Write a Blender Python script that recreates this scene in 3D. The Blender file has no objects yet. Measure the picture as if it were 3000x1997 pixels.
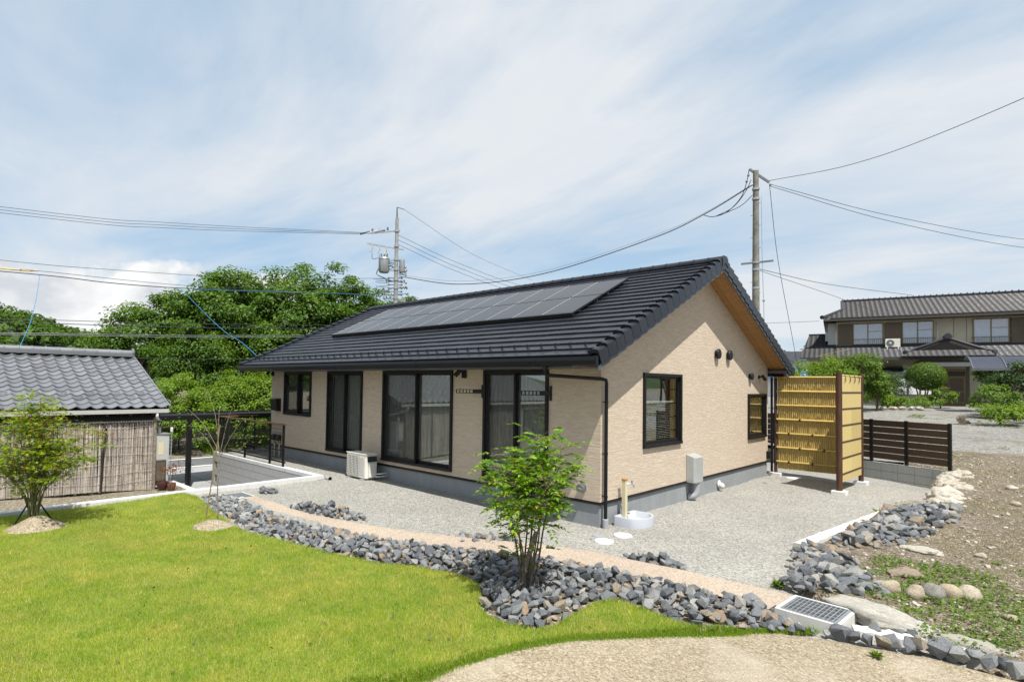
import bpy, math, random
import numpy as np
from mathutils import Vector, Matrix
R = math.radians
rng = np.random.default_rng(7)
random.seed(7)
sc = bpy.context.scene
col = sc.collection

# ------------------------------------------------------------------ camera
cam_d = bpy.data.cameras.new('camera')
cam = bpy.data.objects.new('camera', cam_d); col.objects.link(cam)
Fw = Vector((-0.70129, 0.71224, 0.0303)); Rt = Vector((0.7128, 0.70122, 0.01443)); Up = Rt.cross(Fw)
m = Matrix((Rt, Up, -Fw)).transposed().to_4x4()
m.translation = (5.1613, -8.1979, 2.3213)
cam.matrix_world = m
cam_d.sensor_width = 36.0
cam_d.lens = 1676.589 / 3000 * 36
cam_d.shift_x = (1500 - 1393.48) / 3000
cam_d.shift_y = (1072.66 - 998.5) / 3000
cam_d.clip_end = 4000; cam_d.clip_start = 0.05
sc.camera = cam

# ------------------------------------------------------------------ light and sky
SUN = Vector((0.485, -0.21, 1.0)).normalized()          # direction towards the sun
sd = bpy.data.lights.new('sun', 'SUN'); sd.energy = 5.0; sd.angle = R(0.55); sd.color = (1.0, 0.955, 0.88)
so = bpy.data.objects.new('sun', sd); col.objects.link(so)
so.rotation_euler = SUN.to_track_quat('Z', 'Y').to_euler()
so.location = (6, -4, 30)
sc.view_settings.view_transform = 'Standard'; sc.view_settings.look = 'None'
sc.view_settings.exposure = 0.48; sc.view_settings.gamma = 1.0; sc.view_settings.use_curve_mapping = False

W = bpy.data.worlds.new('World'); sc.world = W; W.use_nodes = True
def build_sky():
    nt = W.node_tree; N = nt.nodes; L = nt.links; N.clear()
    out = N.new('ShaderNodeOutputWorld'); bg = N.new('ShaderNodeBackground')
    L.new(bg.outputs[0], out.inputs[0]); bg.inputs[1].default_value = 0.088
    sky = N.new('ShaderNodeTexSky'); sky.sky_type = 'NISHITA'; sky.sun_disc = False
    sky.sun_elevation = math.asin(SUN.z); sky.sun_rotation = math.atan2(SUN.x, SUN.y)
    sky.air_density = 1.0; sky.dust_density = 1.0; sky.ozone_density = 2.0
    tc = N.new('ShaderNodeTexCoord')
    sep = N.new('ShaderNodeSeparateXYZ'); L.new(tc.outputs['Generated'], sep.inputs[0])
    def math_(op, a, b=None, c=None, clamp=False):
        n = N.new('ShaderNodeMath'); n.operation = op; n.use_clamp = clamp
        for i, v in enumerate((a, b, c)):
            if v is None: continue
            if isinstance(v, (int, float)): n.inputs[i].default_value = v
            else: L.new(v, n.inputs[i])
        return n.outputs[0]
    def ramp(fac, pts):
        r = N.new('ShaderNodeValToRGB'); L.new(fac, r.inputs[0])
        e = r.color_ramp.elements
        while len(e) < len(pts): e.new(0.5)
        for i, (p, c) in enumerate(pts):
            e[i].position = p; e[i].color = (c, c, c, 1) if not isinstance(c, tuple) else c + (1,)
        return r.outputs[0]
    def mixc(f, a, b):
        n = N.new('ShaderNodeMix'); n.data_type = 'RGBA'
        if isinstance(f, (int, float)): n.inputs[0].default_value = f
        else: L.new(f, n.inputs[0])
        for i, v in ((6, a), (7, b)):
            if isinstance(v, tuple): n.inputs[i].default_value = v + (1,)
            else: L.new(v, n.inputs[i])
        return n.outputs[2]
    zc = math_('MAXIMUM', sep.outputs[2], 0.0)
    den = math_('ADD', zc, 0.16)
    cmb = N.new('ShaderNodeCombineXYZ')
    L.new(math_('DIVIDE', sep.outputs[0], den), cmb.inputs[0]); L.new(math_('DIVIDE', sep.outputs[1], den), cmb.inputs[1])
    # thin high cloud, drawn out along one wind direction
    mp = N.new('ShaderNodeMapping'); L.new(cmb.outputs[0], mp.inputs[0])
    mp.inputs['Rotation'].default_value = (0, 0, R(38)); mp.inputs['Scale'].default_value = (0.55, 1.25, 1)
    mp.inputs['Location'].default_value = (7.7, 2.9, 0)
    n1 = N.new('ShaderNodeTexNoise'); L.new(mp.outputs[0], n1.inputs[0]); n1.inputs['Scale'].default_value = 0.75
    n1.inputs['Detail'].default_value = 9; n1.inputs['Roughness'].default_value = 0.56; n1.inputs['Distortion'].default_value = 0.5
    cir = ramp(n1.outputs[0], [(0.32, 0.12), (0.46, 0.56), (0.60, 0.95)])
    n2 = N.new('ShaderNodeTexNoise'); L.new(mp.outputs[0], n2.inputs[0]); n2.inputs['Scale'].default_value = 3.2
    n2.inputs['Detail'].default_value = 8; n2.inputs['Roughness'].default_value = 0.6; n2.inputs['Distortion'].default_value = 0.8
    wisps = ramp(n2.outputs[0], [(0.36, 0.0), (0.72, 0.42)])
    mask = math_('ADD', cir, math_('MULTIPLY', wisps, 0.30), clamp=True)
    # towards the horizon the sheet thickens
    low = ramp(sep.outputs[2], [(0.0, 0.72), (0.16, 0.35), (0.45, 0.0)])
    mask = math_('MAXIMUM', mask, low)
    clear = mixc(0.55, sky.outputs[0], (2.3, 4.9, 7.4))
    base = mixc(mask, clear, (6.45, 6.75, 7.1))
    # heaped cumulus low down, breaking out of noise in a belt over the hills
    ns = N.new('ShaderNodeTexNoise'); L.new(tc.outputs['Generated'], ns.inputs[0]); ns.inputs['Scale'].default_value = 13.0
    ns.inputs['Detail'].default_value = 7; ns.inputs['Roughness'].default_value = 0.55
    nb = N.new('ShaderNodeTexNoise'); L.new(tc.outputs['Generated'], nb.inputs[0]); nb.inputs['Scale'].default_value = 4.2
    nb.inputs['Detail'].default_value = 2
    west = N.new('ShaderNodeVectorMath'); west.operation = 'DOT_PRODUCT'; L.new(tc.outputs['Generated'], west.inputs[0])
    west.inputs[1].default_value = Vector((-0.955, 0.20, 0.12)).normalized()
    wmask = ramp(west.outputs['Value'], [(0.905, 0.0), (0.965, 1.0)])
    belt = ramp(sep.outputs[2], [(0.0, 0.8), (0.10, 1.0), (0.17, 0.75), (0.26, 0.0)])
    cu = math_('ADD', math_('MULTIPLY', ns.outputs[0], 0.55), math_('MULTIPLY', nb.outputs[0], 0.62))
    cu = math_('MULTIPLY', cu, math_('MULTIPLY', belt, wmask))
    cmask = ramp(cu, [(0.455, 0.0), (0.505, 0.95)])
    nq = N.new('ShaderNodeTexNoise'); nq.inputs['Scale'].default_value = 10.0; nq.inputs['Detail'].default_value = 5
    mq = N.new('ShaderNodeMapping'); L.new(tc.outputs['Generated'], mq.inputs[0]); mq.inputs['Location'].default_value = (.3, .2, .55); mq.inputs['Scale'].default_value = (1, 1, 1.6); L.new(mq.outputs[0], nq.inputs[0])
    cshade = ramp(nq.outputs[0], [(0.38, (5.5, 5.8, 6.2)), (0.50, (7.2, 7.3, 7.4)), (0.60, (8.3, 8.3, 8.3))])
    fin = mixc(cmask, base, cshade)
    L.new(fin, bg.inputs[0])
build_sky()

# ------------------------------------------------------------------ helpers
def tag(o, label=None, cat=None, group=None, kind=None):
    if label: o['label'] = label
    if cat: o['category'] = cat
    if group: o['group'] = group
    if kind: o['kind'] = kind
    return o
def empty(name, loc=(0, 0, 0), rz=0.0):
    o = bpy.data.objects.new(name, None); col.objects.link(o)
    o.location = loc; o.rotation_euler = (0, 0, rz); o.empty_display_size = 0.2
    return o
def link(name, me, parent=None, loc=None, rot=None):
    o = bpy.data.objects.new(name, me); col.objects.link(o)
    if parent: o.parent = parent
    if loc is not None: o.location = loc
    if rot is not None: o.rotation_euler = rot
    return o
def np_mesh(name, V, F, mat=None, smooth=False):
    """V (n,3) float, F (m,k) int, every face with k corners"""
    V = np.asarray(V, np.float32); F = np.asarray(F, np.int32)
    me = bpy.data.meshes.new(name)
    me.vertices.add(len(V)); me.vertices.foreach_set('co', V.ravel())
    k = F.shape[1]
    me.loops.add(F.size); me.loops.foreach_set('vertex_index', F.ravel())
    me.polygons.add(len(F)); me.polygons.foreach_set('loop_start', np.arange(0, F.size, k, dtype=np.int32))
    me.polygons.foreach_set('loop_total', np.full(len(F), k, np.int32))
    if smooth: me.polygons.foreach_set('use_smooth', np.ones(len(F), bool))
    me.update(calc_edges=True); me.validate()
    if mat: me.materials.append(mat)
    return me
class MB:
    def __init__(s): s.v = []; s.f = []; s.mi = []; s.cur = 0
    def add(s, v, f):
        b = len(s.v); s.v += [tuple(p) for p in v]
        for q in f: s.f.append(tuple(i + b for i in q)); s.mi.append(s.cur)
        return s
    def box(s, x0, x1, y0, y1, z0, z1):
        return s.add([(x0, y0, z0), (x1, y0, z0), (x1, y1, z0), (x0, y1, z0), (x0, y0, z1), (x1, y0, z1), (x1, y1, z1), (x0, y1, z1)],
                     [(0, 3, 2, 1), (4, 5, 6, 7), (0, 1, 5, 4), (1, 2, 6, 5), (2, 3, 7, 6), (3, 0, 4, 7)])
    def obox(s, c, ax, ay, az, hx, hy, hz):
        c = Vector(c); ax = Vector(ax).normalized(); ay = Vector(ay).normalized(); az = Vector(az).normalized()
        P = [c + ax * hx * i + ay * hy * j + az * hz * k for k in (-1, 1) for i, j in ((-1, -1), (1, -1), (1, 1), (-1, 1))]
        return s.add(P, [(0, 3, 2, 1), (4, 5, 6, 7), (0, 1, 5, 4), (1, 2, 6, 5), (2, 3, 7, 6), (3, 0, 4, 7)])
    def bar(s, a, b, w, h, up=(0, 0, 1)):
        a = Vector(a); b = Vector(b); d = b - a; L = d.length; d.normalize()
        side = d.cross(Vector(up))
        if side.length < 1e-4: side = d.cross(Vector((1, 0, 0)))
        side.normalize(); u2 = side.cross(d)
        return s.obox((a + b) / 2, d, side, u2, L / 2, w / 2, h / 2)
    def tube(s, pts, r, n=8, cap=True):
        pts = [Vector(p) for p in pts]; rs = r if isinstance(r, (list, tuple)) else [r] * len(pts)
        b = len(s.v); ref = None
        for i, p in enumerate(pts):
            d = (pts[min(i + 1, len(pts) - 1)] - pts[max(i - 1, 0)]).normalized()
            if ref is None:
                ref = d.cross(Vector((0, 0, 1)))
                if ref.length < 0.05: ref = d.cross(Vector((1, 0, 0)))
            ref = (ref - d * ref.dot(d)).normalized(); q = d.cross(ref)
            for j in range(n):
                a = 2 * math.pi * j / n
                s.v.append(tuple(p + (ref * math.cos(a) + q * math.sin(a)) * rs[i]))
        for i in range(len(pts) - 1):
            for j in range(n):
                k = (j + 1) % n
                s.f.append((b + i * n + j, b + i * n + k, b + (i + 1) * n + k, b + (i + 1) * n + j)); s.mi.append(s.cur)
        if cap:
            s.f.append(tuple(b + j for j in reversed(range(n)))); s.mi.append(s.cur)
            e = b + (len(pts) - 1) * n
            s.f.append(tuple(e + j for j in range(n))); s.mi.append(s.cur)
        return s
    def lathe(s, prof, n=20, c=(0, 0, 0), ax=(0, 0, 1)):
        ax = Vector(ax).normalized(); t = ax.cross(Vector((1, 0, 0)))
        if t.length < 0.1: t = ax.cross(Vector((0, 1, 0)))
        t.normalize(); q = ax.cross(t); c = Vector(c); b = len(s.v)
        for r, h in prof:
            for j in range(n):
                a = 2 * math.pi * j / n
                s.v.append(tuple(c + ax * h + (t * math.cos(a) + q * math.sin(a)) * r))
        for i in range(len(prof) - 1):
            for j in range(n):
                k = (j + 1) % n
                s.f.append((b + i * n + j, b + i * n + k, b + (i + 1) * n + k, b + (i + 1) * n + j)); s.mi.append(s.cur)
        for i, rev in ((0, True), (len(prof) - 1, False)):
            if prof[i][0] > 1e-5:
                q2 = [b + i * n + j for j in range(n)]
                s.f.append(tuple(reversed(q2)) if rev else tuple(q2)); s.mi.append(s.cur)
        return s
    def prism(s, poly, axis, a0, a1):
        """poly: 2-D outline; axis 'x': points are (y,z); 'y': (x,z); 'z': (x,y)"""
        def P(p, a): return {'x': (a, p[0], p[1]), 'y': (p[0], a, p[1]), 'z': (p[0], p[1], a)}[axis]
        n = len(poly); V = [P(p, a0) for p in poly] + [P(p, a1) for p in poly]
        F = [tuple(range(n)), tuple(reversed(range(n, 2 * n)))] + [(i, i + n, (i + 1) % n + n, (i + 1) % n) for i in range(n)]
        return s.add(V, F)
    def mesh(s, name, mat, smooth=False):
        me = bpy.data.meshes.new(name); me.from_pydata(s.v, [], s.f)
        for mm in (mat if isinstance(mat, (list, tuple)) else [mat]): me.materials.append(mm)
        if isinstance(mat, (list, tuple)): me.polygons.foreach_set('material_index', s.mi)
        if smooth: me.polygons.foreach_set('use_smooth', [True] * len(me.polygons))
        me.update()
        import bmesh
        bm = bmesh.new(); bm.from_mesh(me); bmesh.ops.recalc_face_normals(bm, faces=bm.faces); bm.to_mesh(me); bm.free()
        return me
    def build(s, name, mat, parent=None, smooth=False, bevel=0, loc=None, auto=None):
        me = s.mesh(name, mat, smooth)
        o = link(name, me, parent, loc)
        if auto: me.set_sharp_from_angle(angle=R(auto))
        if bevel:
            b = o.modifiers.new('bevel', 'BEVEL'); b.width = bevel; b.segments = 2; b.limit_method = 'ANGLE'; b.angle_limit = R(40)
        return o
def copy_tree(o, parent=None):
    c = o.copy(); col.objects.link(c)
    if parent is not None: c.parent = parent
    for ch in list(o.children): copy_tree(ch, c)
    return c
def catmull(pts, n=8):
    P = [Vector(p) for p in pts]; P = [P[0] * 2 - P[1]] + P + [P[-1] * 2 - P[-2]]; out = []
    for i in range(1, len(P) - 2):
        for t in range(n):
            t /= n
            out.append(0.5 * ((2 * P[i]) + (-P[i-1] + P[i+1]) * t + (2*P[i-1] - 5*P[i] + 4*P[i+1] - P[i+2]) * t*t + (-P[i-1] + 3*P[i] - 3*P[i+1] + P[i+2]) * t**3))
    out.append(P[-2]); return out
def inside(poly, x, y):
    """vectorised point in polygon"""
    x = np.asarray(x); y = np.asarray(y); r = np.zeros(x.shape, bool); n = len(poly)
    for i in range(n):
        x0, y0 = poly[i]; x1, y1 = poly[(i + 1) % n]
        c = ((y0 > y) != (y1 > y)) & (x < (x1 - x0) * (y - y0) / (y1 - y0 + 1e-12) + x0)
        r ^= c
    return r
def edge_dist(poly, x, y):
    d = np.full(np.shape(x), 1e9); n = len(poly)
    for i in range(n):
        x0, y0 = poly[i]; x1, y1 = poly[(i + 1) % n]
        dx, dy = x1 - x0, y1 - y0
        t = np.clip(((x - x0) * dx + (y - y0) * dy) / (dx * dx + dy * dy + 1e-12), 0, 1)
        d = np.minimum(d, np.hypot(x - x0 - t * dx, y - y0 - t * dy))
    return d
def sstep(a, b, t):
    t = np.clip((t - a) / (b - a), 0, 1); return t * t * (3 - 2 * t)
_perm = np.random.default_rng(3).random((64, 64))
def vnoise(x, y):
    """smooth value noise, period 64"""
    x = np.asarray(x, float); y = np.asarray(y, float)
    xi = np.floor(x).astype(int); yi = np.floor(y).astype(int); fx = x - xi; fy = y - yi
    fx = fx * fx * (3 - 2 * fx); fy = fy * fy * (3 - 2 * fy)
    g = lambda a, b: _perm[a % 64, b % 64]
    return (g(xi, yi) * (1 - fx) + g(xi + 1, yi) * fx) * (1 - fy) + (g(xi, yi + 1) * (1 - fx) + g(xi + 1, yi + 1) * fx) * fy - 0.5

# ------------------------------------------------------------------ materials
class NT:
    def __init__(s, name):
        s.m = bpy.data.materials.new(name); s.m.use_nodes = True; s.t = s.m.node_tree
        s.N = s.t.nodes; s.L = s.t.links; s.b = s.N['Principled BSDF']
        s.tc = s.N.new('ShaderNodeTexCoord')
    def setv(s, sock, v):
        if v is None: return
        if isinstance(v, (int, float)): sock.default_value = v
        elif isinstance(v, tuple): sock.default_value = v + (1,) if len(sock.default_value) == 4 and len(v) == 3 else v
        else: s.L.new(v, sock)
    def vec(s, kind='Object', scale=(1, 1, 1), rot=(0, 0, 0)):
        mp = s.N.new('ShaderNodeMapping'); s.L.new(s.tc.outputs[kind], mp.inputs[0])
        mp.inputs['Scale'].default_value = scale; mp.inputs['Rotation'].default_value = rot
        return mp.outputs[0]
    def noise(s, scale, detail=4, rough=0.55, vec=None, dist=0, out=0):
        n = s.N.new('ShaderNodeTexNoise'); n.inputs['Scale'].default_value = scale; n.inputs['Detail'].default_value = detail
        n.inputs['Roughness'].default_value = rough; n.inputs['Distortion'].default_value = dist
        s.L.new(vec if vec is not None else s.tc.outputs['Object'], n.inputs['Vector']); return n.outputs[out]
    def voro(s, scale, vec=None, feature='F1', rand=1.0):
        n = s.N.new('ShaderNodeTexVoronoi'); n.inputs['Scale'].default_value = scale; n.feature = feature
        n.inputs['Randomness'].default_value = rand
        s.L.new(vec if vec is not None else s.tc.outputs['Object'], n.inputs['Vector']); return n
    def ramp(s, fac, pts, interp='LINEAR'):
        r = s.N.new('ShaderNodeValToRGB'); s.L.new(fac, r.inputs[0]); e = r.color_ramp.elements; r.color_ramp.interpolation = interp
        while len(e) < len(pts): e.new(0.5)
        for i, (p, c) in enumerate(pts):
            e[i].position = p; e[i].color = (c, c, c, 1) if not isinstance(c, tuple) else c + (1,)
        return r.outputs[0]
    def mix(s, f, a, b, mode='MIX'):
        n = s.N.new('ShaderNodeMix'); n.data_type = 'RGBA'; n.blend_type = mode
        s.setv(n.inputs[0], f); s.setv(n.inputs[6], a); s.setv(n.inputs[7], b); return n.outputs[2]
    def math(s, op, a, b=None, clamp=False):
        n = s.N.new('ShaderNodeMath'); n.operation = op; n.use_clamp = clamp
        s.setv(n.inputs[0], a); s.setv(n.inputs[1], b); return n.outputs[0]
    def hsv(s, c, h=0.5, sat=1.0, v=1.0):
        n = s.N.new('ShaderNodeHueSaturation'); s.setv(n.inputs['Hue'], h); s.setv(n.inputs['Saturation'], sat); s.setv(n.inputs['Value'], v)
        s.setv(n.inputs['Color'], c); return n.outputs[0]
    def bump(s, h, strength=0.4, dist=0.01, prev=None):
        n = s.N.new('ShaderNodeBump'); n.inputs['Strength'].default_value = strength; n.inputs['Distance'].default_value = dist
        s.L.new(h, n.inputs['Height'])
        if prev is not None: s.L.new(prev, n.inputs['Normal'])
        return n.outputs[0]
    def island(s): return s.N.new('ShaderNodeNewGeometry').outputs['Random Per Island']
    def objrand(s): return s.N.new('ShaderNodeObjectInfo').outputs['Random']
    def done(s, color=None, rough=0.6, metal=0.0, normal=None, spec=None, coat=None):
        s.setv(s.b.inputs['Base Color'], color); s.setv(s.b.inputs['Roughness'], rough); s.setv(s.b.inputs['Metallic'], metal)
        if normal is not None: s.L.new(normal, s.b.inputs['Normal'])
        if spec is not None: s.b.inputs['Specular IOR Level'].default_value = spec
        if coat: s.b.inputs['Coat Weight'].default_value = coat
        return s.m
M = {}
def plain(name, c, rough=0.6, metal=0.0, var=0.12, scale=6.0, bump=0.0, spec=None):
    t = NT(name); n = t.noise(scale, 5, 0.6)
    f = t.ramp(n, [(0.3, 1 - var), (0.7, 1 + var)])
    cc = t.mix(1.0, c, f, 'MULTIPLY')
    nm = t.bump(t.noise(scale * 12, 4), bump, 0.004) if bump else None
    M[name] = t.done(cc, rough, metal, nm, spec); return M[name]

plain('black_metal', (0.009, 0.009, 0.010), 0.42, 0.0, 0.2, spec=0.3)
plain('black_frame', (0.008, 0.008, 0.0085), 0.45, 0.0, 0.15, spec=0.3)
plain('gutter_black', (0.008, 0.009, 0.011), 0.35, 0.0, 0.15, spec=0.25)
plain('fascia', (0.075, 0.085, 0.10), 0.5, 0.0, 0.1)
plain('white_plastic', (0.62, 0.60, 0.55), 0.45, 0.0, 0.05)
plain('ac_white', (0.66, 0.64, 0.58), 0.5, 0.0, 0.06, 3)
plain('ac_grey_top', (0.20, 0.22, 0.22), 0.5, 0.0, 0.06, 3)
plain('dark_grille', (0.03, 0.032, 0.035), 0.5)
plain('fin_blue', (0.10, 0.13, 0.17), 0.4, 0.3, 0.3, 60)
plain('galv', (0.42, 0.44, 0.46), 0.42, 0.75, 0.15, 8)
plain('steel_dark', (0.16, 0.17, 0.18), 0.45, 0.5, 0.2, 8)
plain('grey_plastic', (0.30, 0.31, 0.33), 0.4, 0.0, 0.05)
plain('cabinet_grey', (0.40, 0.42, 0.42), 0.35, 0.25, 0.05)
plain('basin_white', (0.42, 0.45, 0.50), 0.35, 0.0, 0.04, 3)
plain('cream_post', (0.56, 0.50, 0.33), 0.5, 0.0, 0.06)
plain('tap_wood', (0.40, 0.20, 0.06), 0.55, 0.0, 0.2, 20)
plain('lid_white', (0.78, 0.77, 0.75), 0.45, 0.0, 0.05)
plain('lid_grey', (0.28, 0.29, 0.31), 0.6, 0.0, 0.1)
plain('wire_black', (0.02, 0.021, 0.023), 0.5)
plain('wire_blue', (0.02, 0.20, 0.42), 0.45)
plain('wire_yellow', (0.65, 0.42, 0.03), 0.5)
plain('insulator', (0.45, 0.46, 0.47), 0.2)
plain('pole_concrete', (0.25, 0.25, 0.24), 0.8, 0.0, 0.25, 5, 0.3)
plain('pole_old', (0.17, 0.165, 0.14), 0.85, 0.0, 0.35, 5, 0.3)
plain('bark', (0.10, 0.078, 0.055), 0.85, 0.0, 0.4, 22, 0.5)
plain('bark_pale', (0.20, 0.17, 0.13), 0.85, 0.0, 0.4, 22, 0.5)
plain('bark_green', (0.13, 0.13, 0.05), 0.75, 0.0, 0.3, 22, 0.3)
plain('twine', (0.018, 0.014, 0.012), 0.9)
plain('bamboo_stake', (0.24, 0.17, 0.08), 0.6, 0.0, 0.25, 9)
plain('white_wood', (0.72, 0.72, 0.70), 0.6, 0.0, 0.06)
plain('curtain', (0.62, 0.63, 0.68), 0.9, 0.0, 0.08)
plain('terracotta', (0.16, 0.065, 0.04), 0.6, 0.0, 0.2)
plain('glazed_pot', (0.055, 0.018, 0.014), 0.15, 0.0, 0.2)
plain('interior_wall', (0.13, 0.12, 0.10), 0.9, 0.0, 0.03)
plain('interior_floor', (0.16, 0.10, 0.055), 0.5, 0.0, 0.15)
plain('blind', (0.74, 0.73, 0.66), 0.6, 0.0, 0.03)
plain('laundry', (0.72, 0.72, 0.75), 0.9, 0.0, 0.05)
plain('blue_sheet', (0.10, 0.26, 0.52), 0.55, 0.0, 0.15)
plain('polycarbonate', (0.03, 0.036, 0.055), 0.5, 0.0, 0.1)
plain('bronze', (0.20, 0.15, 0.075), 0.4, 0.3, 0.1)
plain('shutter', (0.115, 0.082, 0.052), 0.55, 0.0, 0.1)
plain('far_wall', (0.50, 0.455, 0.345), 0.85, 0.0, 0.06, 1.5)
plain('far_trim', (0.05, 0.042, 0.034), 0.6)
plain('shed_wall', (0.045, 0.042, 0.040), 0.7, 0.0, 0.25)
plain('gutter_white', (0.60, 0.60, 0.58), 0.4, 0.0, 0.08)
plain('heater_grey', (0.40, 0.41, 0.40), 0.5, 0.0, 0.06, 3)
plain('meter_glass', (0.10, 0.085, 0.065), 0.12, 0.0, 0.1)
plain('panel_line', (0.48, 0.49, 0.51), 0.4, 0.0, 0.05)
plain('panel_edge', (0.010, 0.010, 0.011), 0.4)
plain('road_paint', (0.72, 0.72, 0.70), 0.7, 0.0, 0.12, 9)
plain('soil', (0.14, 0.10, 0.065), 0.95, 0.0, 0.3, 10, 0.6)
plain('hill_green', (0.035, 0.065, 0.018), 0.9, 0.0, 0.3, 0.2)
plain('wood_dark', (0.055, 0.028, 0.014), 0.7, 0.0, 0.35, 12, 0.3)

def m_stucco():
    t = NT('stucco')
    v = t.vec('Object', (1.3, 1.3, 9.0)); w = t.noise(2.2, 3, 0.5)
    n1 = t.noise(2.6, 8, 0.62, v, 1.6)
    n2 = t.noise(9.0, 6, 0.6, t.vec('Object', (1.2, 1.2, 7.0)), 1.2)
    h = t.math('ADD', t.ramp(n1, [(0.42, 0.0), (0.60, 1.0)]), t.math('MULTIPLY', n2, 0.7))
    c = t.mix(t.ramp(n1, [(0.40, 0.0), (0.62, 1.0)]), (0.45, 0.372, 0.285), (0.55, 0.468, 0.375))
    c = t.mix(t.ramp(n2, [(0.30, 0.75), (0.44, 0.0)]), c, (0.375, 0.285, 0.20))
    c = t.mix(t.math('MULTIPLY', w, 0.25), c, (0.51, 0.425, 0.34))
    M['stucco'] = t.done(c, 0.92, 0, t.bump(h, 0.32, 0.008), 0.2)
m_stucco()
def m_concrete(name, c, var=0.14, streak=True):
    t = NT(name)
    n = t.noise(1.6, 7, 0.62); s_ = t.noise(2.4, 5, 0.6, t.vec('Object', (3.5, 3.5, 0.35)))
    f = t.math('ADD', t.math('MULTIPLY', n, 0.6), t.math('MULTIPLY', s_, 0.4))
    cc = t.mix(1.0, c, t.ramp(f, [(0.32, 1 - var), (0.68, 1 + var)]), 'MULTIPLY')
    M[name] = t.done(cc, 0.85, 0, t.bump(t.noise(80, 3), 0.15, 0.003), 0.3)
m_concrete('foundation', (0.235, 0.25, 0.26))
m_concrete('kerb', (0.54, 0.545, 0.54), 0.13)
m_concrete('block', (0.40, 0.405, 0.40), 0.16)
m_concrete('block_pale', (0.36, 0.36, 0.355), 0.16)
m_concrete('mortar', (0.17, 0.17, 0.16), 0.2)
m_concrete('white_concrete', (0.56, 0.55, 0.52), 0.14)
m_concrete('footing', (0.62, 0.62, 0.60), 0.08)
m_concrete('paving', (0.30, 0.305, 0.31), 0.12)
m_concrete('asphalt', (0.115, 0.118, 0.122), 0.2)
m_concrete('old_slab', (0.33, 0.32, 0.28), 0.25)

def m_gravel(name, cols, scale=52, patch=None, rough_amt=0.9, dist=0.012):
    t = NT(name)
    v = t.voro(scale); v2 = t.voro(scale * 2.3)
    sep = t.N.new('ShaderNodeSeparateColor'); t.L.new(v.outputs['Color'], sep.inputs[0])
    c = t.ramp(sep.outputs[0], cols)
    sep2 = t.N.new('ShaderNodeSeparateColor'); t.L.new(v2.outputs['Color'], sep2.inputs[0])
    c = t.mix(0.35, c, t.ramp(sep2.outputs[1], cols))
    big = t.noise(0.55, 5, 0.6)
    c = t.mix(1.0, c, t.ramp(big, [(0.32, 0.90), (0.68, 1.10)]), 'MULTIPLY')
    if patch: c = t.mix(t.ramp(t.noise(1.1, 6, 0.65), patch[1]), c, patch[0])
    inv = t.math('SUBTRACT', 1.0, t.math('MULTIPLY', v.outputs['Distance'], 1.3))
    tilt = t.math('ADD', inv, t.math('MULTIPLY', sep.outputs[1], 0.6))
    M[name] = t.done(c, 0.88, 0, t.bump(tilt, rough_amt, dist), 0.25)
m_gravel('gravel', [(0.0, (0.08, 0.078, 0.07)), (0.18, (0.20, 0.195, 0.176)), (0.55, (0.29, 0.283, 0.257)), (1.0, (0.48, 0.466, 0.43))], 50, None, 0.75, 0.011)
m_gravel('sand', [(0.0, (0.11, 0.085, 0.055)), (0.25, (0.235, 0.193, 0.13)), (0.7, (0.315, 0.265, 0.188)), (1.0, (0.47, 0.41, 0.31))], 62,
         ((0.38, 0.34, 0.265), [(0.50, 0.0), (0.68, 0.65)]), 0.5, 0.010)
m_gravel('aggregate', [(0.0, (0.25, 0.195, 0.145)), (0.4, (0.385, 0.315, 0.245)), (1.0, (0.50, 0.43, 0.355))], 85, None, 0.6, 0.01)
m_gravel('dirt', [(0.0, (0.085, 0.065, 0.045)), (0.45, (0.16, 0.128, 0.088)), (0.85, (0.245, 0.205, 0.15)), (1.0, (0.50, 0.465, 0.41))], 38,
         ((0.115, 0.125, 0.05), [(0.56, 0.0), (0.68, 0.55)]), 0.9, 0.02)
m_gravel('leaf_litter', [(0.0, (0.10, 0.085, 0.06)), (0.5, (0.19, 0.165, 0.12)), (1.0, (0.38, 0.34, 0.26))], 30, None, 0.9, 0.02)
m_gravel('road_gravel', [(0.0, (0.13, 0.13, 0.125)), (0.5, (0.22, 0.215, 0.20)), (1.0, (0.38, 0.37, 0.34))], 24,
         ((0.16, 0.135, 0.10), [(0.50, 0.0), (0.64, 0.7)]), 0.9, 0.02)

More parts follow.
